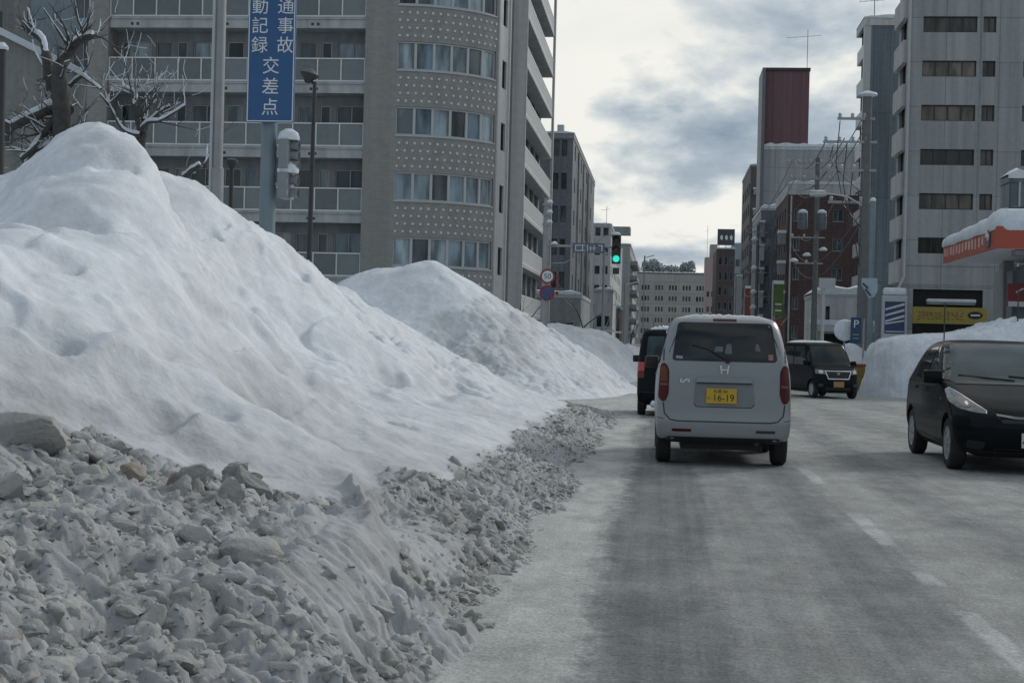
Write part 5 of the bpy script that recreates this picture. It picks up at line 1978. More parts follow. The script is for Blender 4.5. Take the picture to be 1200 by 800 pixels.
# cobra lamp on this pole
m_ = MB()
m_.path([(7.95, 61.9, 7.15), (7.3, 61.6, 7.5), (6.4, 61.5, 7.62)], [.04, .035, .03], 8)
la = m_.build('lamp_arm', OFFW, U1)
MB().lathe([(.05, -.36), (.12, -.3), (.17, -.05), (.15, .25), (.05, .36)], T(6.1, 61.5, 7.56) @ Matrix.Rotation(PI / 2, 4, 'Y') @ Matrix.Diagonal((.62, 1, 1, 1)), 16).build('lamp_head', OFFW, la, smooth=True)
MB().lathe([(.04, -.32), (.13, -.2), (.13, .2), (.04, .32)], T(6.1, 61.5, 7.68) @ Matrix.Rotation(PI / 2, 4, 'Y') @ Matrix.Diagonal((.4, 1, 1, 1)), 14).build('snow_cap', SNOWCAP, la, smooth=True)

PO = thing('steel_pole', 'blue grey round topped post with a pale shield sign beside the big utility pole', 'pole', (8.45, 60, gz(60)))
MB().path([(8.0, 59.3, -.4), (8.0, 59.3, 7.1)], [.12, .11], 16).build('shaft', BLUEST, PO, smooth=True)
MB().lathe([(.115, 0), (.12, .06), (.06, .15)], T(8.0, 59.3, 7.1), 12).build('snow_cap', SNOWCAP, PO, smooth=True)
sg_ = MB().prism([(-.3, .38), (.3, .38), (.32, -.1), (.2, -.34), (0, -.42), (-.12, -.2), (-.3, .1)], T(7.92, 59.16, 3.72) @ FACE_CAM, .03).build('shield_sign', mat('pale_blue_sign', (.30, .37, .41), .5), PO)
m_ = MB()
m_.path([(7.66, 59.11, 3.9), (7.86, 59.11, 3.72), (7.78, 59.11, 3.66), (7.98, 59.11, 3.42)], .035, 5)
m_.build('sign_marks', NAVY, sg_)

U2 = thing('utility_pole', 'farther utility pole carrying transformer cans and a snowy lamp before the brick building', 'utility pole', (10.45, 110, gz(110)), 'utility poles on the right')
util_pole(U2, 10.45, 106, 14.6, .22, .15)
crossarm(U2, 10.45, 106, 14.2, -2.2, 1.6, 5)
crossarm(U2, 10.45, 106, 13.1, -2.0, 1.5, 4)
crossarm(U2, 10.45, 106, 9.0, -1.8, .6, 3)
crossarm(U2, 10.45, 106, 7.2, -1.4, .5, 3)
for dx in (-.95, .35):
    q = MB().lathe([(.32, 0), (.35, .1), (.35, 1.0), (.30, 1.1)], T(10.45 + dx, 105.9, 9.6), 18).build('transformer', TILE_D, U2, smooth=True)
    MB().lathe([(.34, 0), (.32, .14), (.12, .26)], T(10.45 + dx, 105.9, 10.7), 14).build('snow_cap', SNOWCAP, q, smooth=True)
for k, dx in enumerate((-1.5, -.6, .5)):
    MB().lathe([(.28, 0), (.3, .1), (.1, .25)], T(10.45 + dx, 105.9, 7.3 + .4 * k), 10).build('snow_cap', SNOWCAP, U2, smooth=True)
U3 = thing('utility_pole', 'thin far utility pole with snow laden brackets by the dark slim building', 'utility pole', (9.9, 160, gz(160)), 'utility poles on the right')
util_pole(U3, 9.6, 158, 14.0, .2, .15)
for z in (13.2, 12.0, 9.0, 6.5):
    crossarm(U3, 9.6, 158, z, -1.3, 1.0, 3)
for z in (12.1, 9.1, 6.6, 5.0):
    MB().lathe([(.35, 0), (.38, .2), (.1, .45)], T(9.3, 157.9, z + .2), 10).build('snow_cap', SNOWCAP, U3, smooth=True)
q = thing('steel_pole', 'white post in front of the white garage', 'pole', (8.6, 84, gz(84)))
MB().path([(8.75, 84, -.4), (8.75, 84, 5.2)], [.10, .09], 12).build('shaft', OFFW, q, smooth=True)
MB().box(8.5, 9.4, 83.9, 84.1, 4.6, 5.2).build('sign_box', OFFW, q)


def wire(label, a, b, sag, n=14, r=.024):
    a, b = Vector(a), Vector(b)
    pts = []
    for i in range(n + 1):
        t = i / n
        p_ = a.lerp(b, t)
        p_.z -= sag * 4 * t * (1 - t)
        pts.append(p_)
    return tag(MB().path(pts, r, 5).build('overhead_wire', DARKM), label, 'wire', 'overhead wires on the right')


wl = 'black overhead wire sagging between the two utility poles on the right'
for dx, z0, z1 in ((-1.6, 9.9, 14.35), (-.9, 9.9, 14.35), (-1.5, 8.75, 13.25), (-1.2, 7.45, 9.1)):
    wire(wl, (8.05 + dx, 61.88, z0), (10.45 + dx, 105.88, z1), .9)
wl = 'thin far overhead wire running on past the brick building'
for dx, z0, z1 in ((-1.8, 14.35, 13.35), (1.0, 14.35, 13.35), (-1.5, 13.25, 12.15)):
    wire(wl, (10.45 + dx, 105.88, z0), (9.6 + dx * .6, 157.88, z1), .9, r=.022)
wl = 'loose cable drooping from the lamp arm towards the brick building'
wire(wl, (7.9, 61.9, 6.9), (12.2, 149.8, 12.0), 2.2, r=.02)
wire(wl, (7.9, 61.9, 6.5), (12.2, 149.8, 11.0), 2.6, r=.02)

for k, (lab, x, y, z0, z1, mt) in enumerate((('tall thin brown sign board on the right kerb far up the street', 10.6, 200, 3.0, 9.0, RUST),
        ('yellow vertical sign low on the right kerb far up the street', 10.2, 182, .6, 3.6, YELLOW),
        ('white vertical sign beside the dark slim building', 10.9, 232, 6.0, 12.0, OFFW))):
    q = thing('shop_sign', lab, 'sign', (x, y, gz(y)))
    MB().path([(x, y, -.4), (x, y, z1)], .09, 8).build('pole', STEEL, q)
    b_ = MB().box(x + .1, x + .95, y - .1, y + .1, z0, z1 - .1).build('sign_board', mt, q)
    MB().box(x + .05, x + 1.0, y - .15, y + .15, z1 - .097, z1 + .25).build('snow_cap', SNOWCAP, b_)
wl = 'overhead wire from the near utility pole to the brick building roof'
for z0, x1, z1 in ((10.8, 12.1, 17.4), (10.2, 12.6, 16.9)):
    wire(wl, (7.9, 61.9, z0), (x1, 150.2, z1), 1.6, r=.022)

# parking sign
PK = thing('parking_sign', 'blue parking sign with a white letter P among the snow mounds', 'sign', (7.5, 60, gz(60)))
MB().path([(7.62, 58.2, -.4), (7.62, 58.2, 2.5)], .04, 10).build('pole', STEEL, PK)
pb = MB().box(7.12, 7.52, 58.1, 58.16, 1.55, 2.55).build('sign_board', NAVY, PK, bevel=.01)
text('P', .42, T(7.32, 58.09, 2.28) @ FACE_CAM, SIGNW, pb, 'letter', depth=.004)
m_ = MB()
for z in (1.72, 1.86):
    m_.box(7.2, 7.44, 58.085, 58.097, z, z + .05)
m_.build('sign_marks', BLUEST, pb)
RS = thing('round_mirror', 'round snow plastered disc on a post left of the parking sign', 'sign', (7.0, 59, gz(59)))
MB().path([(6.95, 58.6, -.4), (6.95, 58.6, 2.2)], .035, 8).build('pole', STEEL, RS)
MB().lathe([(.38, -.05), (.42, .0), (.38, .1), (.15, .16)], T(6.95, 58.5, 2.05) @ FACE_CAM, 24).build('disc', SNOWCAP, RS, smooth=True)
GBx = thing('grit_box', 'mustard yellow grit box half hidden beside the right snow bank', 'box', (7.2, 56.5, gz(56)))
MB().box(6.55, 7.15, 53.9, 54.5, -.26, .72).build('body', GRITBOX, GBx, bevel=.04)
MB().box(6.52, 7.18, 53.87, 54.53, .72, .82).build('lid', RUST, GBx, bevel=.03)
AD = thing('advertising_sign', 'white framed sign with navy and white wave stripes and a snow cap', 'sign', (9.2, 62, gz(62)))
MB().box(8.83, 9.83, 61.9, 62.2, .3, 3.55).build('frame', OFFW, AD, bevel=.05)
fc = MB().box(8.93, 9.73, 61.88, 61.9, 2.0, 3.3).build('sign_face', NAVY, AD)
m_ = MB()
for k in range(3):
    z = 2.55 + .24 * k
    m_.add([(8.95, 61.875, z - .1), (9.71, 61.875, z + .12), (9.71, 61.875, z + .22), (8.95, 61.875, z - .02)], [(0, 1, 2, 3)])
m_.add([(8.95, 61.872, 2.36), (9.71, 61.872, 2.50), (9.71, 61.872, 2.56), (8.95, 61.872, 2.42)], [(0, 1, 2, 3)])
m_.box(8.97, 9.7, 61.87, 61.876, 2.06, 2.1)
m_.build('stripes', mat('stripe_white', (.5, .5, .55), .5), fc)
MB().box(8.85, 9.81, 61.92, 62.18, 3.554, 3.86).build('snow_cap', SNOWCAP, AD, bevel=.12)
for k, (x, y, z) in enumerate(((9.3, 50.9, 2.5), (12.15, 53, 3.1))):
    q = tag(MB().path([(x, y, z - 1.2), (x, y, z + .45)], .022, 8).build('marker_stake', DARKM), ('thin dark stake poking out of the face of the right snow bank', 'thin stake on top of the right snow bank')[k], 'stake')


# ================================================================== BARE TREES
def tree(label, limbs, twigs, seed, y, spread=1.0):
    base = limbs[0][0][0]
    t_ = thing('bare_tree', label, 'tree', (base[0], y, gz(y)), 'bare snow laden trees')
    r = random.Random(seed)
    tr, sn = MB(), MB()
    ends = []
    for pts, r0, r1 in limbs:
        dy0 = r.uniform(-.1, .1)
        P = []
        for i, (x, z) in enumerate(pts):
            P.append(Vector((x, y + (dy0 * i + r.uniform(-.12, .12) * (i > 0)) * spread, z)))
        # smooth
        Q = []
        for i in range(len(P) - 1):
            p0, p1, p2, p3 = P[max(i - 1, 0)], P[i], P[i + 1], P[min(i + 2, len(P) - 1)]
            for k in range(5):
                u = k / 5
                Q.append(.5 * ((2 * p1) + (p2 - p0) * u + (2 * p0 - 5 * p1 + 4 * p2 - p3) * u * u + (3 * p1 - p0 - 3 * p2 + p3) * u ** 3))
        Q.append(P[-1])
        R_ = [r0 + (r1 - r0) * i / (len(Q) - 1) * 1.0 for i in range(len(Q))]
        R_ = [q * r.uniform(.9, 1.12) for q in R_]
        tr.path(Q, R_, 10)
        run = []
        for i in range(len(Q)):
            d = (Q[min(i + 1, len(Q) - 1)] - Q[max(i - 1, 0)]).normalized()
            flat = math.sqrt(max(0, 1 - d.z * d.z))
            if flat > .35:
                run.append((Q[i] + Vector((0, -.01, R_[i] * .75)), R_[i] * .85 * flat + .01))
            else:
                if len(run) > 1:
                    sn.path([p for p, _ in run], [q for _, q in run], 8, squash=.9)
                run = []
        if len(run) > 1:
            sn.path([p for p, _ in run], [q for _, q in run], 8, squash=.9)
        for i in range(3, len(Q)):
            ends.append((Q[i], (Q[i] - Q[i - 1]).normalized(), R_[i]))

    def grow(p, d, rad, ln, dep):
        pts, rs = [p], [rad]
        for i in range(4):
            d = (d + Vector((r.gauss(0, .22), r.gauss(0, .22), r.gauss(.06, .18)))).normalized()
            p = p + d * ln / 4
            pts.append(p)
            rs.append(rad * (1 - .18 * (i + 1)))
        tr.path(pts, rs, 5)
        if r.random() < (.55 if dep == 2 else .2):
            sn.path([q + Vector((0, 0, rr * .9 + .004)) for q, rr in zip(pts, rs)], [rr * .9 + .004 for rr in rs], 5)
        if dep > 0:
            for k in range(r.randint(2, 3)):
                i = r.randint(1, 4)
                dd = (d + Vector((r.gauss(0, .7), r.gauss(0, .5), r.gauss(.15, .5)))).normalized()
                grow(pts[i], dd, rs[i] * .65, ln * r.uniform(.5, .75), dep - 1)
    for k in range(twigs):
        p, d, rad = ends[r.randrange(len(ends))]
        dd = (d * .5 + Vector((r.gauss(0, .7), r.gauss(0, .5), r.gauss(.3, .5)))).normalized()
        grow(p, dd, min(.03, rad * .4), r.uniform(.4, .95), 2)
    tr.build('trunk', BARK, t_, smooth=True, ang=60)
    sn.build('branch_snow', SNOWCAP, t_, smooth=True, ang=60)['kind'] = 'stuff'
    return t_


k28 = 28 / 1750.0
def tp(px, py):      # metres on the tree's own plane from the measured outline
    return ((px - 777) * k28 * 1.005 + .0, 1.38 + (384 - py) * k28)


tree('thick twisted bare tree with snow on its limbs at the far left', [
    ([(-11.6, -.1), (-11.75, 1.6), (-11.7, 3.2), tp(52, 160), tp(54, 110), tp(52, 75), tp(62, 50), tp(80, 38), tp(96, 34)], .26, .05),
    ([tp(52, 120), tp(40, 100), tp(26, 80), tp(22, 55), tp(10, 30), tp(-6, 18)], .15, .06),
    ([tp(50, 128), tp(36, 118), tp(18, 128), tp(-8, 140)], .15, .08),
    ([tp(54, 150), tp(40, 160), tp(22, 170), tp(4, 188)], .12, .07),
    ([tp(50, 112), tp(34, 140), tp(24, 152), tp(20, 170), tp(8, 182)], .10, .05),
    ([tp(60, 170), tp(46, 178), tp(30, 186), tp(10, 200)], .11, .06),
    ([tp(56, 90), tp(70, 78), tp(84, 84), tp(102, 96)], .05, .025)], 64, 3, 28)
tree('low spreading bare tree behind the peak of the nearest pile', [
    ([(-10.55, -.1), (-10.4, 2.0), tp(133, 170), tp(137, 140), tp(140, 118)], .15, .07),
    ([tp(137, 140), tp(128, 110), tp(124, 92), tp(106, 82)], .06, .025),
    ([tp(138, 138), tp(150, 130), tp(168, 128), tp(196, 110)], .055, .02),
    ([tp(138, 140), tp(142, 120), tp(136, 96)], .06, .02),
    ([tp(136, 145), tp(116, 138), tp(100, 112), tp(92, 98)], .05, .02),
    ([tp(140, 136), tp(156, 118), tp(172, 108)], .045, .02)], 40, 5, 28.4)
tree('thin forked bare sapling left of the pale steel pole', [
    ([(-9.75, -.1), (-9.7, 2.2), tp(180, 210), tp(190, 190), tp(206, 178)], .09, .05),
    ([tp(206, 178), tp(212, 160), tp(216, 142)], .045, .015),
    ([tp(204, 180), tp(208, 168), tp(204, 150)], .03, .012),
    ([tp(194, 188), tp(186, 184), tp(182, 196)], .03, .014)], 5, 8, 29)
k65 = 66 / 1750.0


# street trees beyond the crossing
def far_tree(label, x, y, h, seed):
    r = random.Random(seed)
    t_ = thing('bare_tree', label, 'tree', (x, y, gz(y)), 'bare trees far along the street')
    tr, sn = MB(), MB()

    def grow(p, d, rad, ln, dep):
        pts, rs = [p], [rad]
        for i in range(3):
            d = (d + Vector((r.gauss(0, .16), r.gauss(0, .16), .07))).normalized()
            p = p + d * ln / 3
            pts.append(p)
            rs.append(rad * (1 - .2 * (i + 1)))
        tr.path(pts, rs, 6 if dep > 2 else 4)
        if dep < 3:
            sn.path([q + Vector((0, 0, rr)) for q, rr in zip(pts, rs)], [rr * .9 for rr in rs], 4)
        if dep > 0:
            for k in range(3):
                dd = (d + Vector((r.gauss(0, .55), r.gauss(0, .55), r.gauss(.1, .3)))).normalized()
                grow(pts[-1 - (k % 2)], dd, rs[-1] * .75, ln * .68, dep - 1)
    grow(Vector((x, y, gz(y) - .1)), Vector((0, 0, 1)), h * .022, h * .36, 4)
    tr.build('trunk', BARK, t_)
    sn.build('branch_snow', SNOWCAP, t_)['kind'] = 'stuff'


for k, (x, y, h, lab) in enumerate(((-5.6, 96, 7.5, 'snow dusted bare street tree beside the signal mast'), (-3.3, 150, 7, 'bare street tree before the far beige building, left kerb'),
                                    (-2.4, 190, 8, 'smaller bare tree farther along the left kerb'), (6.4, 240, 8, 'bare tree in front of the far beige building, right kerb'),
                                    (8.6, 260, 7, 'bare tree below the dark sign board building'), (8.9, 128, 7, 'snowy bare tree under the brick building'), (9.4, 200, 9, 'snowy bare tree below the dark slim building'),
                                    (-7.6, 80, 6.5, 'snowy bare tree in front of the barred balconies'))):
    far_tree(lab, x, y, h, 20 + k)


# ================================================================== VEHICLES
def pchip(y, sub):
    y = np.array(y, float)
    n = len(y)
    d = np.diff(y, axis=0)
    m = np.zeros_like(y)
    m[0], m[-1] = d[0], d[-1]
    for i in range(1, n - 1):
        a, b = d[i - 1], d[i]
        with np.errstate(divide='ignore', invalid='ignore'):
            hm = np.where(a * b > 0, 2 * a * b / (a + b), 0)
        m[i] = np.nan_to_num(hm)
    o = []
    for i in range(n - 1):
        for k in range(sub):
            t = k / sub
            o.append((2 * t ** 3 - 3 * t * t + 1) * y[i] + (t ** 3 - 2 * t * t + t) * m[i] + (-2 * t ** 3 + 3 * t * t) * y[i + 1] + (t ** 3 - t * t) * m[i + 1])
    o.append(y[-1])
    return np.array(o)


class Car:
    """body lofted from horizontal slices; local frame: +Y forward, rear bumper at y=0"""

    def __init__(self, root, keys, paint, wheels, wr, sub=5):
        self.root = root
        K = pchip(keys, sub)
        NE, NC, NSd, NF_ = 8, 7, 26, 10
        rings = []
        for z, yr, yf, w_, rr, rf, br, bf in K:
            ln = yf - yr
            rr = min(rr, .48 * ln, .95 * w_)
            rf = min(rf, .48 * ln, .95 * w_)
            half = []
            for i in range(NE):
                half.append(((w_ - rr) * i / NE, yr))
            for i in range(NC):
                a = -PI / 2 + PI / 2 * i / NC
                half.append((w_ - rr + rr * math.cos(a), yr + rr + rr * math.sin(a)))
            for i in range(NSd):
                half.append((w_, yr + rr + (ln - rr - rf) * i / NSd))
            for i in range(NF_):
                a = PI / 2 * i / NF_
                half.append((w_ - rf + rf * math.cos(a), yf - rf + rf * math.sin(a)))
            for i in range(NE + 1):
                half.append(((w_ - rf) * (1 - i / NE), yf))
            hp_ = []
            for x, y in half:
                s = (x / w_) ** 2
                t = (y - yr) / ln
                y2 = y + br * s * max(0, 1 - 2 * t) - bf * s * max(0, 2 * t - 1)
                hp_.append((x, y2))
            ring = [(x, y, z) for x, y in hp_] + [(-x, y, z) for x, y in hp_[-2:0:-1]]
            rings.append(ring)
        n = len(rings[0])
        bm = bmesh.new()
        V = [[bm.verts.new(p) for p in rg] for rg in rings]
        for a, b in zip(V[:-1], V[1:]):
            for k in range(n):
                bm.faces.new((a[k], a[(k + 1) % n], b[(k + 1) % n], b[k]))
        bm.faces.new(V[0][::-1])
        bm.faces.new(V[-1])
        bmesh.ops.recalc_face_normals(bm, faces=bm.faces)
        self.bvh = BVHTree.FromBMesh(bm)
        me = bpy.data.meshes.new('body')
        bm.to_mesh(me)
        bm.free()
        o = bpy.data.objects.new('body', me)
        COL.objects.link(o)
        wb = MB()
        for (x, y) in wheels:
            s = 1 if x > 0 else -1
            wb.lathe([(wr + .055, -.17), (wr + .055, .30)], T(x, y, wr) @ Matrix.Rotation(PI / 2 * s, 4, 'Y'), 40)
        cut = wb.build('cutter', paint)
        md = o.modifiers.new('wells', 'BOOLEAN')
        md.object = cut
        md.operation = 'DIFFERENCE'
        md.solver = 'EXACT'
        dg = bpy.context.evaluated_depsgraph_get()
        nm = bpy.data.meshes.new_from_object(o.evaluated_get(dg))
        bpy.data.objects.remove(o)
        cme = cut.data
        bpy.data.objects.remove(cut)
        bpy.data.meshes.remove(cme)
        nm.materials.clear()
        nm.materials.append(paint)
        nm.materials.append(TRIM)
        for p_ in nm.polygons:
            c = p_.center
            inside = any((c.y - y) ** 2 + (c.z - wr) ** 2 < (wr + .052) ** 2 for _, y in wheels) and abs(c.x) < max(k[3] for k in keys) - .015
            p_.material_index = 1 if (inside or p_.normal.z < -.8) else 0
            p_.use_smooth = True
        nm.set_sharp_from_angle(angle=math.radians(32))
        nm.name = 'body'
        self.body = bpy.data.objects.new('body', nm)
        COL.objects.link(self.body)
        self.body.parent = root
        self.wheels = wheels
        self.wr = wr

    def project(self, u, z, ax):
        """ax: 'r' rear view (u=x), 'f' front view (u=x), 'R' right side (u=y), 'L' left side (u=y)"""
        if ax == 'r':
            h = self.bvh.ray_cast(Vector((u, -3, z)), Vector((0, 1, 0)))
        elif ax == 'f':
            h = self.bvh.ray_cast(Vector((u, 9, z)), Vector((0, -1, 0)))
        elif ax == 'R':
            h = self.bvh.ray_cast(Vector((4, u, z)), Vector((-1, 0, 0)))
        else:
            h = self.bvh.ray_cast(Vector((-4, u, z)), Vector((1, 0, 0)))
        if h[0] is None:
            p = {'r': Vector((u, 0, z)), 'f': Vector((u, 3.4, z)), 'R': Vector((.8, u, z)), 'L': Vector((-.8, u, z))}[ax]
            h = self.bvh.find_nearest(p)
        return h[0], h[1]

    def patch(self, name, poly, ax, mt, off=.004, rnd=.03, step=.05, parent=None):
        pl = rounded(poly, rnd)
        dense = []
        for i in range(len(pl)):
            a, b = pl[i], pl[(i + 1) % len(pl)]
            m = max(1, int(math.dist(a, b) / step))
            for k in range(m):
                dense.append((a[0] + (b[0] - a[0]) * k / m, a[1] + (b[1] - a[1]) * k / m))
        pts = [Vector(p) for p in dense]
        xs = [p[0] for p in dense]
        zs = [p[1] for p in dense]
        g = []
        x = min(xs) + step / 2
        while x < max(xs):
            z = min(zs) + step / 2
            while z < max(zs):
                if inside2(x, z, dense) and min((x - p[0]) ** 2 + (z - p[1]) ** 2 for p in dense) > (step * .4) ** 2:
                    g.append(Vector((x, z)))
                z += step
            x += step
        n = len(pts)
        vs, _, fs, *_ = delaunay_2d_cdt(pts + g, [(i, (i + 1) % n) for i in range(n)], [list(range(n))], 1, 1e-5)
        mb = MB()
        out_ = []
        for v in vs:
            p, nr = self.project(v.x, v.y, ax)
            out_.append(p + nr * off)
        mb.add(out_, [tuple(f) for f in fs])
        # fold the rim back into the body so the piece reads as solid
        o = mb.build(name, mt, parent or self.root, smooth=True, ang=60)
        return o

    def strip(self, name, pts, ax, mt, wd=.012, off=.003, parent=None):
        pts = [Vector(p) for p in pts]
        dense = []
        for a, b in zip(pts[:-1], pts[1:]):
            m = max(1, int((b - a).length / .03))
            dense += [a.lerp(b, k / m) for k in range(m)]
        dense.append(pts[-1])
        mb = MB()
        vs = []
        for i, p in enumerate(dense):
            t = (dense[min(i + 1, len(dense) - 1)] - dense[max(i - 1, 0)]).normalized()
            nn_ = Vector((-t.y, t.x)) * wd / 2
            for q in (p - nn_, p + nn_):
                h, nr = self.project(q.x, q.y, ax)
                vs.append(h + nr * off)
        mb.add(vs, [(2 * i, 2 * i + 1, 2 * i + 3, 2 * i + 2) for i in range(len(dense) - 1)])
        return mb.build(name, mt, parent or self.root, smooth=True)

    def add_wheels(self, width=.17, spokes=5, alloy=True):
        for x, y in self.wheels:
            s = 1 if x > 0 else -1
            M0 = T(x, y, self.wr) @ Matrix.Rotation(PI / 2 * s, 4, 'Y')
            r_ = self.wr
            hw = width / 2
            m_ = MB()
            m_.lathe([(r_ * .62, -hw), (r_ * .9, -hw), (r_ * .985, -hw + .02), (r_, -hw + .045), (r_, hw - .045), (r_ * .985, hw - .02), (r_ * .9, hw), (r_ * .64, hw - .006), (r_ * .62, hw - .02)], M0, 40)
            wh = m_.build('wheel', RUBBER, self.root, smooth=True)
            m_ = MB()
            rr = r_ * .64
            m_.m = 1
            m_.lathe([(rr * .91, hw - .05), (.03, hw - .055)], M0, 32)
            m_.m = 0
            m_.lathe([(rr, hw - .018), (rr, hw - .002), (rr * .92, hw - .004), (rr * .90, hw - .048), (rr * .905, hw - .05)], M0, 32)
            m_.lathe([(rr * .24, hw - .05), (rr * .22, hw - .012), (.01, hw - .008)], M0, 16)
            for k in range(spokes):
                a = 2 * PI * k / spokes
                m_.obox(M0 @ Matrix.Rotation(a, 4, 'Z'), rr * .15, rr * .92, -.034, .034, hw - .045, hw - .010)
            m_.build('rim', [RIMM, TRIM], wh, smooth=True)


def inside2(x, y, poly):
    c = False
    j = len(poly) - 1
    for i in range(len(poly)):
        if (poly[i][1] > y) != (poly[j][1] > y) and x < (poly[j][0] - poly[i][0]) * (y - poly[i][1]) / (poly[j][1] - poly[i][1]) + poly[i][0]:
            c = not c
        j = i
    return c


def rounded(poly, r, n=5):
    if r <= 0:
        return list(poly)
    out_ = []
    m = len(poly)
    for i in range(m):
        p0, p1, p2 = Vector(poly[i - 1]), Vector(poly[i]), Vector(poly[(i + 1) % m])
        a, b = p0 - p1, p2 - p1
        t = min(r, a.length * .45, b.length * .45)
        s, e_ = p1 + a.normalized() * t, p1 + b.normalized() * t
        for k in range(n + 1):
            u = k / n
            out_.append(tuple((1 - u) ** 2 * s + 2 * u * (1 - u) * p1 + u * u * e_))
    return out_


def mir(poly):
    return [(-x, z) for x, z in poly][::-1]


def plate(car, parent, x, z, ax, mt, main, top, y_off=.012, tilt=0.0, ink=TRIM):
    p, nr = car.project(x, z, ax)
    s = -1 if ax == 'r' else 1
    M0 = T(x, p.y + s * y_off, z)
    if ax == 'f':
        M0 = M0 @ Matrix.Rotation(PI, 4, 'Z')
    M0 = M0 @ FACE_CAM
    m_ = MB()
    m_.obox(M0, -.165, .165, -.0825, .0825, -.004, .006)
    pl_ = m_.build('number_plate', mt, parent, bevel=.003)
    text(main, .105, M0 @ T(.022, -.022, .007), ink, pl_, 'plate_characters', depth=.001, sx=.98)
    text(top, .042, M0 @ T(-.005, .05, .007), ink, pl_, 'plate_characters', depth=.001)
    text('に' if mt is PLATEY else 'た', .04, M0 @ T(-.135, -.022, .007), ink, pl_, 'plate_characters', depth=.001)
    return pl_


def mirrors(car, y, z, x, mt):
    for s in (-1, 1):
        m_ = MB()
        m_.obox(T(s * (x + .09), y, z), -.085, .085, -.055, .055, -.075, .075)
        mo = m_.build('wing_mirror', mt, car.root, bevel=.03, smooth=True)
        MB().obox(T(s * x, y + .01, z - .06), -.05, .05, -.025, .025, -.02, .02).build('mirror_stalk', TRIM, mo)


def hbadge(car, x, z, ax, s=.05, parent=None):
    p, nr = car.project(x, z, ax)
    sg = -1 if ax == 'r' else 1
    M0 = T(x, p.y + sg * .006, z)
    if ax == 'f':
        M0 = M0 @ Matrix.Rotation(PI, 4, 'Z')
    M0 = M0 @ FACE_CAM
    m_ = MB()
    m_.prism([(-s * .95, s * .85), (-s * .62, s * .85), (-s * .42, -s * .85), (-s * .70, -s * .85)], M0, .008)
    m_.prism([(s * .62, s * .85), (s * .95, s * .85), (s * .70, -s * .85), (s * .42, -s * .85)], M0, .008)
    m_.prism([(-s * .55, s * .12), (s * .55, s * .12), (s * .50, -s * .16), (-s * .50, -s * .16)], M0, .007)
    return m_.build('badge', CHROME, parent or car.root)


def undercarriage(car, L_, hw, z0=.17):
    m_ = MB()
    m_.box(-hw * .62, hw * .62, .35, L_ - .5, z0, z0 + .12)
    m_.path([(-hw * .8, .62, z0 + .1), (hw * .8, .62, z0 + .1)], .04, 8)
    m_.path([(hw * .5, .06, z0 + .10), (hw * .5, .6, z0 + .10)], .028, 8)
    return m_.build('undercarriage', TRIM, car.root)


def snow_strip(car, x0, x1, y, z, dy, h, seed=1):
    r = random.Random(seed)
    n = 40
    vs = []
    for i in range(n + 1):
        x = x0 + (x1 - x0) * i / n
        e_ = min(1, min(i, n - i) / 5)
        hh = h * e_ * r.uniform(.45, 1.1)
        hit = car.bvh.ray_cast(Vector((x, y, 4)), Vector((0, 0, -1)))[0]
        hit2 = car.bvh.ray_cast(Vector((x, y + dy, 4)), Vector((0, 0, -1)))[0]
        za, zb_ = (hit.z if hit else z), (hit2.z if hit2 else z)
        vs += [(x, y - .01, za - .005), (x, y, za + hh), (x, y + dy * .5, max(za, zb_) + hh * 1.2), (x, y + dy, zb_ - .005)]
    fs = []
    for i in range(n):
        for k in range(3):
            fs.append((4 * i + k, 4 * i + k + 1, 4 * i + 5 + k, 4 * i + 4 + k))
    return MB().add(vs, fs).build('roof_snow', SNOWCAP, car.root, smooth=True, ang=70)


# ---- silver kei wagon directly ahead
V1 = thing('kei_wagon', 'silver grey boxy small wagon seen from behind with a yellow number plate', 'car')
keys = [(.265, .10, 3.25, .62, .16, .30, .02, .05), (.30, .03, 3.35, .70, .16, .32, .03, .07), (.37, .005, 3.39, .728, .15, .34, .035, .08), (.48, .0, 3.395, .7375, .14, .34, .035, .08),
        (.60, .03, 3.38, .7375, .13, .33, .03, .08), (.80, .045, 3.33, .736, .13, .32, .03, .08), (.94, .055, 3.18, .730, .13, .32, .03, .07), (1.00, .06, 2.80, .725, .13, .3, .03, .05),
        (1.06, .07, 2.52, .716, .13, .25, .03, .05), (1.16, .09, 2.38, .700, .13, .22, .03, .05), (1.32, .145, 2.18, .665, .13, .2, .03, .05), (1.47, .20, 1.98, .628, .13, .2, .03, .05),
        (1.57, .25, 1.84, .596, .14, .2, .03, .05), (1.625, .30, 1.74, .565, .15, .2, .03, .05), (1.655, .37, 1.62, .50, .16, .2, .03, .05), (1.67, .50, 1.48, .40, .16, .2, .02, .03), (1.68, .8, 1.2, .12, .1, .1, 0, 0)]
c = Car(V1, keys, CARSIL, [(-.645, .62), (.645, .62), (-.645, 2.78), (.645, 2.78)], .285)
c.add_wheels(.165)
undercarriage(c, 3.395, .73)
rw = c.patch('rear_window', [(-.575, 1.165), (.575, 1.165), (.515, 1.595), (-.515, 1.595)], 'r', CARGL, rnd=.05)
c.patch('high_brake_lamp', [(-.13, 1.612), (.13, 1.612), (.13, 1.638), (-.13, 1.638)], 'r', LAMPR, off=.006, rnd=.006)
tl = [(-.695, 1.11), (-.66, 1.14), (-.63, 1.12), (-.603, 1.06), (-.603, .80), (-.63, .725), (-.665, .705), (-.715, .75)]
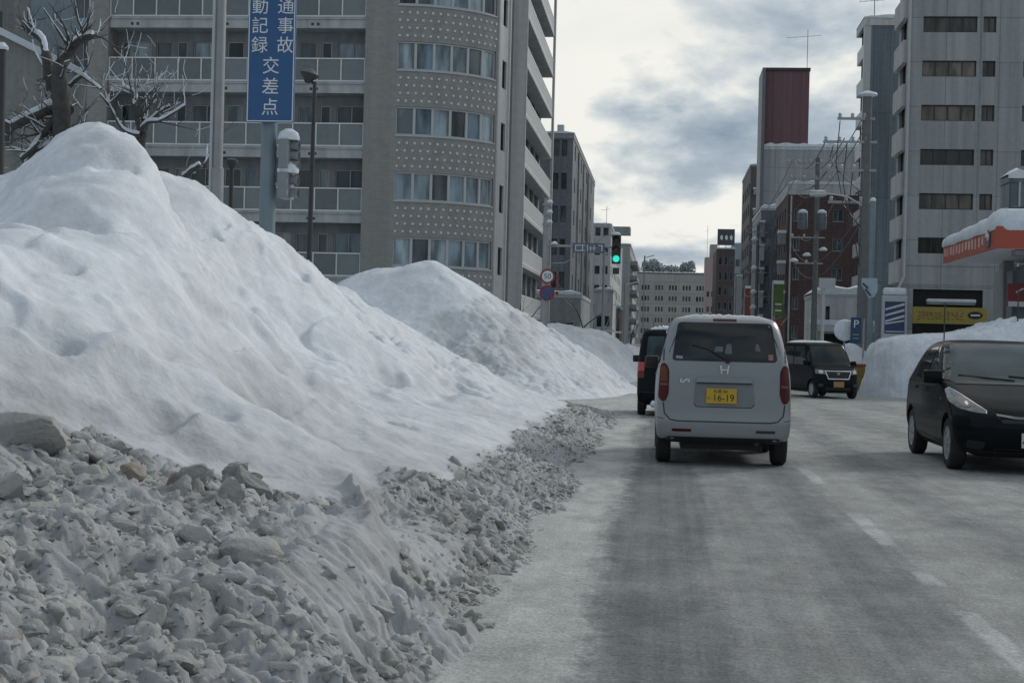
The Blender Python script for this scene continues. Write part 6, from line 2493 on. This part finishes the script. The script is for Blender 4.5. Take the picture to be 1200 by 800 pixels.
for q, nm_ in ((tl, 0), (mir(tl), 1)):
    o = c.patch('tail_lamp', q, 'r', LAMPR, off=.006, rnd=.03, step=.03)
    s = -1 if nm_ == 0 else 1
    am = [(s * .618, .93), (s * .69, .93), (s * .685, 1.09), (s * .655, 1.11), (s * .618, 1.07)]
    c.patch('lamp_lens', am, 'r', LAMPA if nm_ == 0 else mat('tail_lamp_dull', (.075, .012, .014), .3, spec=.2), off=.010, rnd=.015, step=.03, parent=o)
    c.patch('lamp_reflector', [(s * .615, .885), (s * .69, .885), (s * .69, .915), (s * .615, .915)], 'r', mat('lamp_reflector_grey', (.13, .06, .06), .3, spec=.2), off=.010, rnd=.006, step=.03, parent=o)
rec = c.patch('plate_recess', [(-.31, .985), (.31, .985), (.335, .71), (.30, .665), (-.30, .665), (-.335, .71)], 'r', mat('silver_recess', (.16, .175, .19), .4, metal=.2), off=.003, rnd=.03)
c.patch('garnish', [(-.31, .93), (.31, .93), (.30, .985), (-.30, .985)], 'r', CARSIL, off=.022, rnd=.012, parent=rec)
c.strip('recess_edge', [(-.30, .925), (.30, .925)], 'r', SEAM, .014, .024, parent=rec)
c.strip('recess_edge', [(-.33, .70), (-.30, .662), (.30, .662), (.33, .70)], 'r', SEAM, .008, .006, parent=rec)
plate(c, V1, -.03, .785, 'r', PLATEY, '16-19', '札幌 581', y_off=.022)
hbadge(c, 0, 1.075, 'r', .055)
m_ = MB()
p_, _ = c.project(-.43, .945, 'r')
m_.obox(T(-.43, p_.y - .006, .945) @ FACE_CAM, -.055, -.03, -.022, .022, 0, .006)
m_.obox(T(-.43, p_.y - .006, .945) @ FACE_CAM @ Matrix.Rotation(.6, 4, 'Z'), -.035, .035, -.012, .012, 0, .006)
m_.obox(T(-.43, p_.y - .006, .945) @ FACE_CAM, .03, .055, -.022, .022, 0, .006)
m_.build('model_badge', CHROME, V1)
c.strip('tailgate_gap', [(-.60, 1.62), (-.635, 1.5), (-.66, 1.35), (-.665, 1.16)], 'r', SEAM, .012, .003)
c.strip('tailgate_gap', [(.60, 1.62), (.635, 1.5), (.66, 1.35), (.665, 1.16)], 'r', SEAM, .012, .003)
c.strip('tailgate_gap', [(-.66, .70), (-.645, .58), (-.585, .515), (-.50, .50), (.50, .50), (.585, .515), (.645, .58), (.66, .70)], 'r', SEAM, .013, .004)
c.strip('bumper_gap', [(-.72, .53), (-.655, .52)], 'r', SEAM, .008, .003)
c.strip('bumper_gap', [(.72, .53), (.655, .52)], 'r', SEAM, .008, .003)
for s in (-1, 1):
    c.patch('bumper_reflector', [(s * .35, .385), (s * .56, .385), (s * .56, .415), (s * .35, .415)], 'r', LAMPR if s < 0 else mat('dull_reflector', (.03, .02, .022), .3), off=.005, rnd=.008)
c.patch('bumper_valance', [(-.60, .265), (.60, .265), (.66, .295), (.60, .33), (-.60, .33), (-.66, .295)], 'r', TRIM, off=.006, rnd=.02)
m_ = MB()
p0, _ = c.project(.03, 1.18, 'r')
p1, _ = c.project(-.18, 1.30, 'r')
m_.path([p0 + Vector((0, -.02, 0)), p1 + Vector((0, -.012, 0)), c.project(-.36, 1.345, 'r')[0] + Vector((0, -.012, 0))], [.012, .008, .006], 6)
m_.lathe([(.035, 0), (.03, .03)], T(p0.x, p0.y, p0.z) @ FACE_CAM, 14)
m_.build('rear_wiper', TRIM, V1)
c.patch('window_sticker', [(.475, 1.19), (.53, 1.19), (.525, 1.255), (.475, 1.25)], 'r', mat('pink_sticker', (.30, .13, .15), .5), off=.006, rnd=.01, step=.02, parent=rw)
c.patch('window_sticker', [(-.535, 1.19), (-.46, 1.185), (-.455, 1.215), (-.53, 1.22)], 'r', mat('grey_sticker', (.22, .25, .27), .5), off=.006, rnd=.006, step=.02, parent=rw)
# pale shapes of the view ahead through the rear window
for q in ([(-.12, 1.27), (-.02, 1.27), (-.02, 1.33), (-.10, 1.33)], [(.0, 1.25), (.08, 1.25), (.07, 1.36), (.02, 1.36)], [(.33, 1.29), (.39, 1.28), (.37, 1.36), (.34, 1.37)]):
    c.patch('light_through_glass', q, 'r', mat('seen_through_glass', (.085, .105, .112), .25), off=.0055, rnd=.015, step=.03, parent=rw)
snow_strip(c, -.46, .48, .44, 1.66, .30, .018)
for s, ax in ((1, 'R'), (-1, 'L')):
    c.patch('side_window', [(.35, 1.14), (1.1, 1.12), (1.1, 1.52), (.48, 1.52)], ax, CARGL, rnd=.04)
    c.patch('side_window', [(1.17, 1.12), (2.2, 1.10), (1.85, 1.52), (1.17, 1.52)], ax, CARGL, rnd=.04)
    c.strip('door_gap', [(1.135, 1.5), (1.135, .4)], ax, SEAM, .01)
    c.patch('door_handle', [(1.2, .98), (1.36, .98), (1.36, 1.01), (1.2, 1.01)], ax, CARSIL, off=.02, rnd=.01)
c.patch('windscreen', [(-.60, 1.08), (.60, 1.08), (.52, 1.56), (-.52, 1.56)], 'f', CARGLW, rnd=.04)
mirrors(c, 2.28, 1.12, .70, TRIM)
V1.location = (.70, 16.95, 0)
V1.rotation_euler = (0, 0, math.radians(0.6))
V1.scale = (1.03, 1, 1.02)

# ---- black tall van ahead on the left
V2 = thing('kei_van', 'black tall van half hidden behind the silver wagon, red tail lamp showing', 'car')
keys = [(.22, .08, 3.25, .64, .14, .30, .02, .05), (.30, .02, 3.36, .715, .13, .32, .02, .07), (.50, .0, 3.395, .7375, .12, .32, .02, .08), (.75, .02, 3.36, .7375, .12, .3, .02, .08),
        (.95, .03, 3.25, .735, .12, .3, .02, .07), (1.03, .035, 3.0, .73, .12, .28, .02, .05), (1.10, .04, 2.85, .725, .12, .25, .02, .05), (1.30, .07, 2.65, .705, .12, .22, .02, .05),
        (1.52, .12, 2.42, .672, .12, .2, .02, .05), (1.66, .17, 2.26, .635, .12, .2, .02, .05), (1.72, .23, 2.12, .59, .13, .2, .02, .05), (1.755, .32, 1.95, .50, .14, .2, .02, .04), (1.77, .9, 1.3, .12, .1, .1, 0, 0)]
c = Car(V2, keys, CARBLK, [(-.645, .6), (.645, .6), (-.645, 2.8), (.645, 2.8)], .285)
c.add_wheels(.165)
undercarriage(c, 3.395, .73)
rw = c.patch('rear_window', [(-.57, 1.10), (.57, 1.10), (.54, 1.60), (-.54, 1.60)], 'r', CARGLW, rnd=.05)
c.patch('seat_back', [(-.42, 1.12), (-.10, 1.12), (-.12, 1.36), (-.20, 1.44), (-.33, 1.44), (-.40, 1.36)], 'r', CARGL, off=.006, rnd=.05, parent=rw)
for s in (-1, 1):
    tlp = [(s * .735, 1.08), (s * .60, 1.08), (s * .60, .90), (s * .735, .90)]
    o = c.patch('tail_lamp', tlp, 'r', mat('bright_tail_lamp', (.42, .02, .03), .2, coat=.5), off=.006, rnd=.015, step=.03)
    c.patch('lamp_lens', [(s * .735, .895), (s * .60, .895), (s * .60, .76), (s * .735, .76)], 'r', LAMPA, off=.006, rnd=.015, step=.03, parent=o)
c.patch('plate_recess', [(-.28, .82), (.28, .82), (.28, .60), (-.28, .60)], 'r', TRIM, off=.004, rnd=.02)
c.strip('chrome_bar', [(-.30, .85), (.30, .85)], 'r', CHROME, .02, .008)
m_ = MB()
p_, _ = c.project(0, .97, 'r')
m_.lathe([(.06, 0), (.055, .012)], T(0, p_.y - .002, .97) @ FACE_CAM @ Matrix.Diagonal((1.3, 1, 1, 1)), 20)
m_.build('badge', CHROME, V2)
plate(c, V2, 0, .70, 'r', PLATEY, '', '', y_off=.015) if False else None
c.strip('bumper_gap', [(-.70, .48), (.70, .48)], 'r', SEAM, .012, .004)
snow_strip(c, -.5, .52, .28, 1.74, .5, .05, 3)
m_ = MB()
r = random.Random(3)
for k in range(7):
    x = -.4 + .13 * k
    m_.lathe([(.06, -.05), (.07, 0), (.03, .06)], T(x, .02, .27 + r.uniform(-.03, .03)), 8)
m_.build('bumper_snow', SNOWCAP, V2, smooth=True)
for s, ax in ((1, 'R'), (-1, 'L')):
    c.patch('side_window', [(.3, 1.10), (1.25, 1.10), (1.25, 1.6), (.38, 1.6)], ax, CARGL, rnd=.04)
    c.patch('side_window', [(1.33, 1.10), (2.55, 1.10), (2.25, 1.6), (1.33, 1.6)], ax, CARGL, rnd=.04)
c.patch('windscreen', [(-.60, 1.14), (.60, 1.14), (.55, 1.64), (-.55, 1.64)], 'f', CARGLW, rnd=.04)
mirrors(c, 2.6, 1.12, .71, TRIM)
V2.location = (.24, 30.0, gz(30.5))

# ---- black boxy kei car turning at the crossing
V3 = thing('kei_wagon', 'boxy black small car facing the camera at the crossing with a chrome grille', 'car')
keys = [(.20, .10, 3.27, .63, .14, .28, .02, .05), (.28, .02, 3.37, .715, .13, .30, .02, .06), (.48, .0, 3.395, .7375, .12, .28, .02, .06), (.78, .02, 3.37, .7375, .12, .26, .02, .06),
        (.93, .03, 3.30, .735, .12, .26, .02, .06), (.99, .035, 3.16, .732, .12, .24, .02, .05), (1.02, .04, 2.95, .73, .12, .22, .02, .05), (1.08, .045, 2.83, .725, .12, .2, .02, .05),
        (1.30, .07, 2.66, .71, .12, .18, .02, .05), (1.55, .10, 2.44, .685, .12, .18, .02, .05), (1.69, .14, 2.30, .655, .12, .18, .02, .05), (1.75, .20, 2.18, .61, .13, .2, .02, .05), (1.78, .30, 2.0, .52, .14, .2, .02, .04),
        (1.79, .9, 1.4, .12, .1, .1, 0, 0)]
c = Car(V3, keys, CARBLK, [(-.645, .45), (.645, .45), (-.645, 2.92), (.645, 2.92)], .285)
c.add_wheels(.165)
undercarriage(c, 3.395, .73)
ws = c.patch('windscreen', [(-.635, 1.08), (.635, 1.08), (.57, 1.66), (-.57, 1.66)], 'f', mat('kei_windscreen', (.02, .03, .034), .05, var=.3, spec=.2), rnd=.04)
c.patch('sunlit_reflection', [(.38, 1.12), (.60, 1.12), (.54, 1.58), (.42, 1.58)], 'f', CARGLW, off=.006, rnd=.03, parent=ws) if False else None
for s in (-1, 1):
    o = c.patch('head_lamp', [(s * .70, .93), (s * .44, .91), (s * .42, .77), (s * .70, .79)], 'f', LAMPW, off=.006, rnd=.02, step=.03)
    c.patch('lamp_lens', [(s * .62, .90), (s * .50, .89), (s * .50, .80), (s * .62, .80)], 'f', SIGNW, off=.010, rnd=.02, step=.03, parent=o)
gr = c.patch('grille', [(-.42, .86), (.42, .86), (.34, .62), (-.34, .62)], 'f', TRIM, off=.005, rnd=.02)
c.strip('chrome_frame', [(-.43, .875), (.43, .875)], 'f', CHROME, .03, .012, parent=gr)
c.strip('chrome_frame', [(-.43, .875), (-.34, .63), (.34, .63), (.43, .875)], 'f', CHROME, .028, .011, parent=gr)
hbadge(c, 0, .80, 'f', .045)
plate(c, V3, .0, .44, 'f', mat('amber_plate', (.33, .17, .045), .5), '', '', y_off=.02) if False else None
p_, _ = c.project(0, .46, 'f')
pl_ = MB().obox(T(.0, p_.y + .02, .46), -.175, .175, -.006, .006, -.09, .09).build('number_plate', mat('amber_plate', (.33, .17, .045), .5), V3)
m_ = MB()
for q in ((-.10, -.055), (-.035, .0), (.02, .06), (.08, .115)):
    m_.box(q[0], q[1], p_.y + .027, p_.y + .03, .41, .48)
m_.build('plate_characters', mat('plate_ink_pale', (.35, .27, .17), .5), pl_)
c.patch('lower_grille', [(-.45, .36), (.45, .36), (.40, .27), (-.40, .27)], 'f', TRIM, off=.004, rnd=.02)
for s in (-1, 1):
    c.patch('fog_lamp', [(s * .50, .48), (s * .64, .48), (s * .64, .38), (s * .50, .38)], 'f', DARKM, off=.004, rnd=.03, step=.03)
for ax in ('R', 'L'):
    c.patch('side_window', [(.28, 1.08), (1.28, 1.06), (1.28, 1.64), (.32, 1.64)], ax, CARGL, rnd=.04)
    c.patch('side_window', [(1.36, 1.06), (2.42, 1.06), (2.2, 1.64), (1.36, 1.64)], ax, CARGL, rnd=.04)
    c.patch('side_window', [(2.47, 1.06), (2.72, 1.06), (2.50, 1.40), (2.40, 1.55)], ax, CARGL, rnd=.02)
    c.strip('door_gap', [(1.32, 1.62), (1.32, .4)], ax, SEAM, .012)
    c.strip('door_gap', [(2.5, 1.0), (2.5, .45)], ax, SEAM, .012)
    c.patch('door_handle', [(1.42, .93), (1.60, .93), (1.60, .97), (1.42, .97)], ax, CARBLK, off=.025, rnd=.01)
mirrors(c, 2.62, 1.12, .72, CARBLK)
snow_strip(c, -.55, .55, .3, 1.76, 1.6, .05, 5)
V3.location = (4.62, 51.3, gz(51))
V3.rotation_euler = (0, 0, math.radians(196))

# ---- black hatchback coming towards us on the right
V4 = thing('hatchback', 'shiny black hatchback coming towards the camera at the right edge', 'car')
keys = [(.19, .22, 3.62, .70, .25, .42, .04, .12), (.26, .07, 3.80, .79, .25, .46, .05, .14), (.38, .02, 3.87, .832, .24, .48, .05, .15), (.52, .0, 3.89, .846, .22, .48, .05, .15),
        (.62, .01, 3.87, .8475, .22, .47, .05, .15), (.70, .03, 3.78, .8475, .22, .45, .05, .15), (.78, .05, 3.62, .846, .22, .42, .05, .14), (.86, .06, 3.40, .843, .22, .38, .05, .12), (.93, .08, 3.14, .838, .22, .34, .05, .10),
        (.985, .09, 2.92, .830, .22, .30, .05, .08), (1.02, .10, 2.80, .815, .22, .28, .05, .08), (1.12, .16, 2.60, .775, .24, .28, .05, .09), (1.26, .26, 2.31, .722, .26, .28, .05, .09), (1.38, .38, 2.04, .668, .28, .28, .05, .09),
        (1.455, .52, 1.84, .615, .30, .30, .05, .09), (1.495, .68, 1.66, .545, .3, .3, .04, .07), (1.515, .82, 1.45, .43, .2, .22, .03, .05), (1.525, .98, 1.12, .1, .1, .1, 0, 0)]
c = Car(V4, keys, CARBLK, [(-.745, .62), (.745, .62), (-.745, 3.12), (.745, 3.12)], .302)
c.add_wheels(.18, 7)
undercarriage(c, 3.9, .83)
c.patch('windscreen', [(-.735, 1.01), (.735, 1.01), (.69, 1.10), (.565, 1.45), (.42, 1.475), (-.42, 1.475), (-.565, 1.45), (-.69, 1.10)], 'f', CARGLW, rnd=.03)
c.strip('windscreen_base', [(-.70, 1.005), (.70, 1.005)], 'f', TRIM, .035, .006)
hl = [(.835, .79), (.828, .91), (.775, .935), (.70, .87), (.61, .785), (.51, .705), (.52, .675), (.63, .685), (.76, .715)]
for s in (-1, 1):
    q = [(s * x, z) for x, z in hl]
    o = c.patch('head_lamp', q, 'f', LAMPW, off=.006, rnd=.03, step=.03)
    c.strip('lamp_edge', q[1:7], 'f', CHROME, .012, .009, parent=o)
    c.patch('lamp_lens', [(s * .76, .80), (s * .70, .86), (s * .63, .80), (s * .66, .73), (s * .73, .74)], 'f', mat('lamp_bowl', (.05, .055, .06), .15, coat=.8), off=.011, rnd=.04, step=.03, parent=o)
    c.patch('lamp_lens', [(s * .70, .79), (s * .67, .80), (s * .665, .76), (s * .69, .75)], 'f', CHROME, off=.014, rnd=.015, step=.02, parent=o)
gr = c.patch('grille', [(-.43, .66), (.43, .66), (.36, .58), (-.36, .58)], 'f', TRIM, off=.005, rnd=.02)
c.strip('chrome_bar', [(-.42, .665), (-.2, .635), (.2, .635), (.42, .665)], 'f', mat('dull_chrome', (.2, .21, .22), .25, metal=.8), .022, .012, parent=gr)
hbadge(c, 0, .635, 'f', .055)
c.patch('lower_grille', [(-.45, .30), (.45, .30), (.40, .22), (-.40, .22)], 'f', TRIM, off=.004, rnd=.03)
for s in (-1, 1):
    c.patch('fog_lamp', [(s * .52, .36), (s * .70, .38), (s * .70, .28), (s * .55, .27)], 'f', TRIM, off=.004, rnd=.03, step=.03)
plate(c, V4, 0, .395, 'f', PLATEW, '4・・・', '札幌', y_off=.02, ink=mat('plate_green', (.02, .05, .03), .5))
for ax in ('R', 'L'):
    c.patch('side_window', [(2.66, 1.03), (2.50, 1.18), (2.38, 1.25), (2.40, 1.03)], ax, CARGL, rnd=.015, step=.04)
    c.patch('side_window', [(2.34, 1.01), (2.33, 1.27), (2.12, 1.36), (1.55, 1.43), (1.55, 1.0)], ax, CARGL, rnd=.03)
    c.patch('side_window', [(1.47, 1.0), (1.47, 1.425), (1.05, 1.40), (.80, 1.31), (.66, 1.05)], ax, CARGL, rnd=.03)
    c.strip('door_gap', [(2.42, 1.0), (2.46, .8), (2.48, .45), (2.35, .30)], ax, SEAM, .010)
    c.strip('door_gap', [(1.51, 1.0), (1.50, .35)], ax, SEAM, .010)
    c.strip('sill_line', [(.95, .33), (2.75, .30)], ax, SEAM, .012)
    c.strip('shoulder_line', [(.3, .90), (1.5, .87), (2.6, .82)], ax, SEAM, .008)
    for y in (1.62, .82):
        c.patch('door_handle', [(y, .885), (y + .17, .88), (y + .17, .915), (y, .92)], ax, CARBLK, off=.022, rnd=.012)
    c.patch('turn_lamp', [(2.72, .80), (2.80, .80), (2.80, .82), (2.72, .82)], ax, LAMPA, off=.006, rnd=.006)
for s in (-1, 1):
    m_ = MB()
    m_.obox(T(s * .91, 2.50, 1.06), -.115, .115, -.06, .07, -.08, .08)
    mo = m_.build('wing_mirror', CARBLK, V4, bevel=.04, smooth=True)
    MB().obox(T(s * .80, 2.50, 1.0), -.05, .05, -.03, .03, -.02, .02).build('mirror_stalk', TRIM, mo)
m_ = MB()
for x0, x1 in ((-.60, .05), (.0, .62)):
    P = []
    for t in (0, .5, 1):
        x = x0 + (x1 - x0) * t
        p_, n_ = c.project(x, 1.03 + .05 * t, 'f')
        P.append(p_ + n_ * .012)
    m_.path(P, .009, 6)
m_.build('wiper', TRIM, V4)
c.strip('bonnet_gap', [(-.62, .84), (-.50, .735), (-.42, .68)], 'f', SEAM, .009, .003)
c.strip('bonnet_gap', [(.62, .84), (.50, .735), (.42, .68)], 'f', SEAM, .009, .003)
V4.location = (4.16, 21.0, gz(20))
V4.rotation_euler = (0, 0, math.radians(180))

bpy.context.view_layer.update()
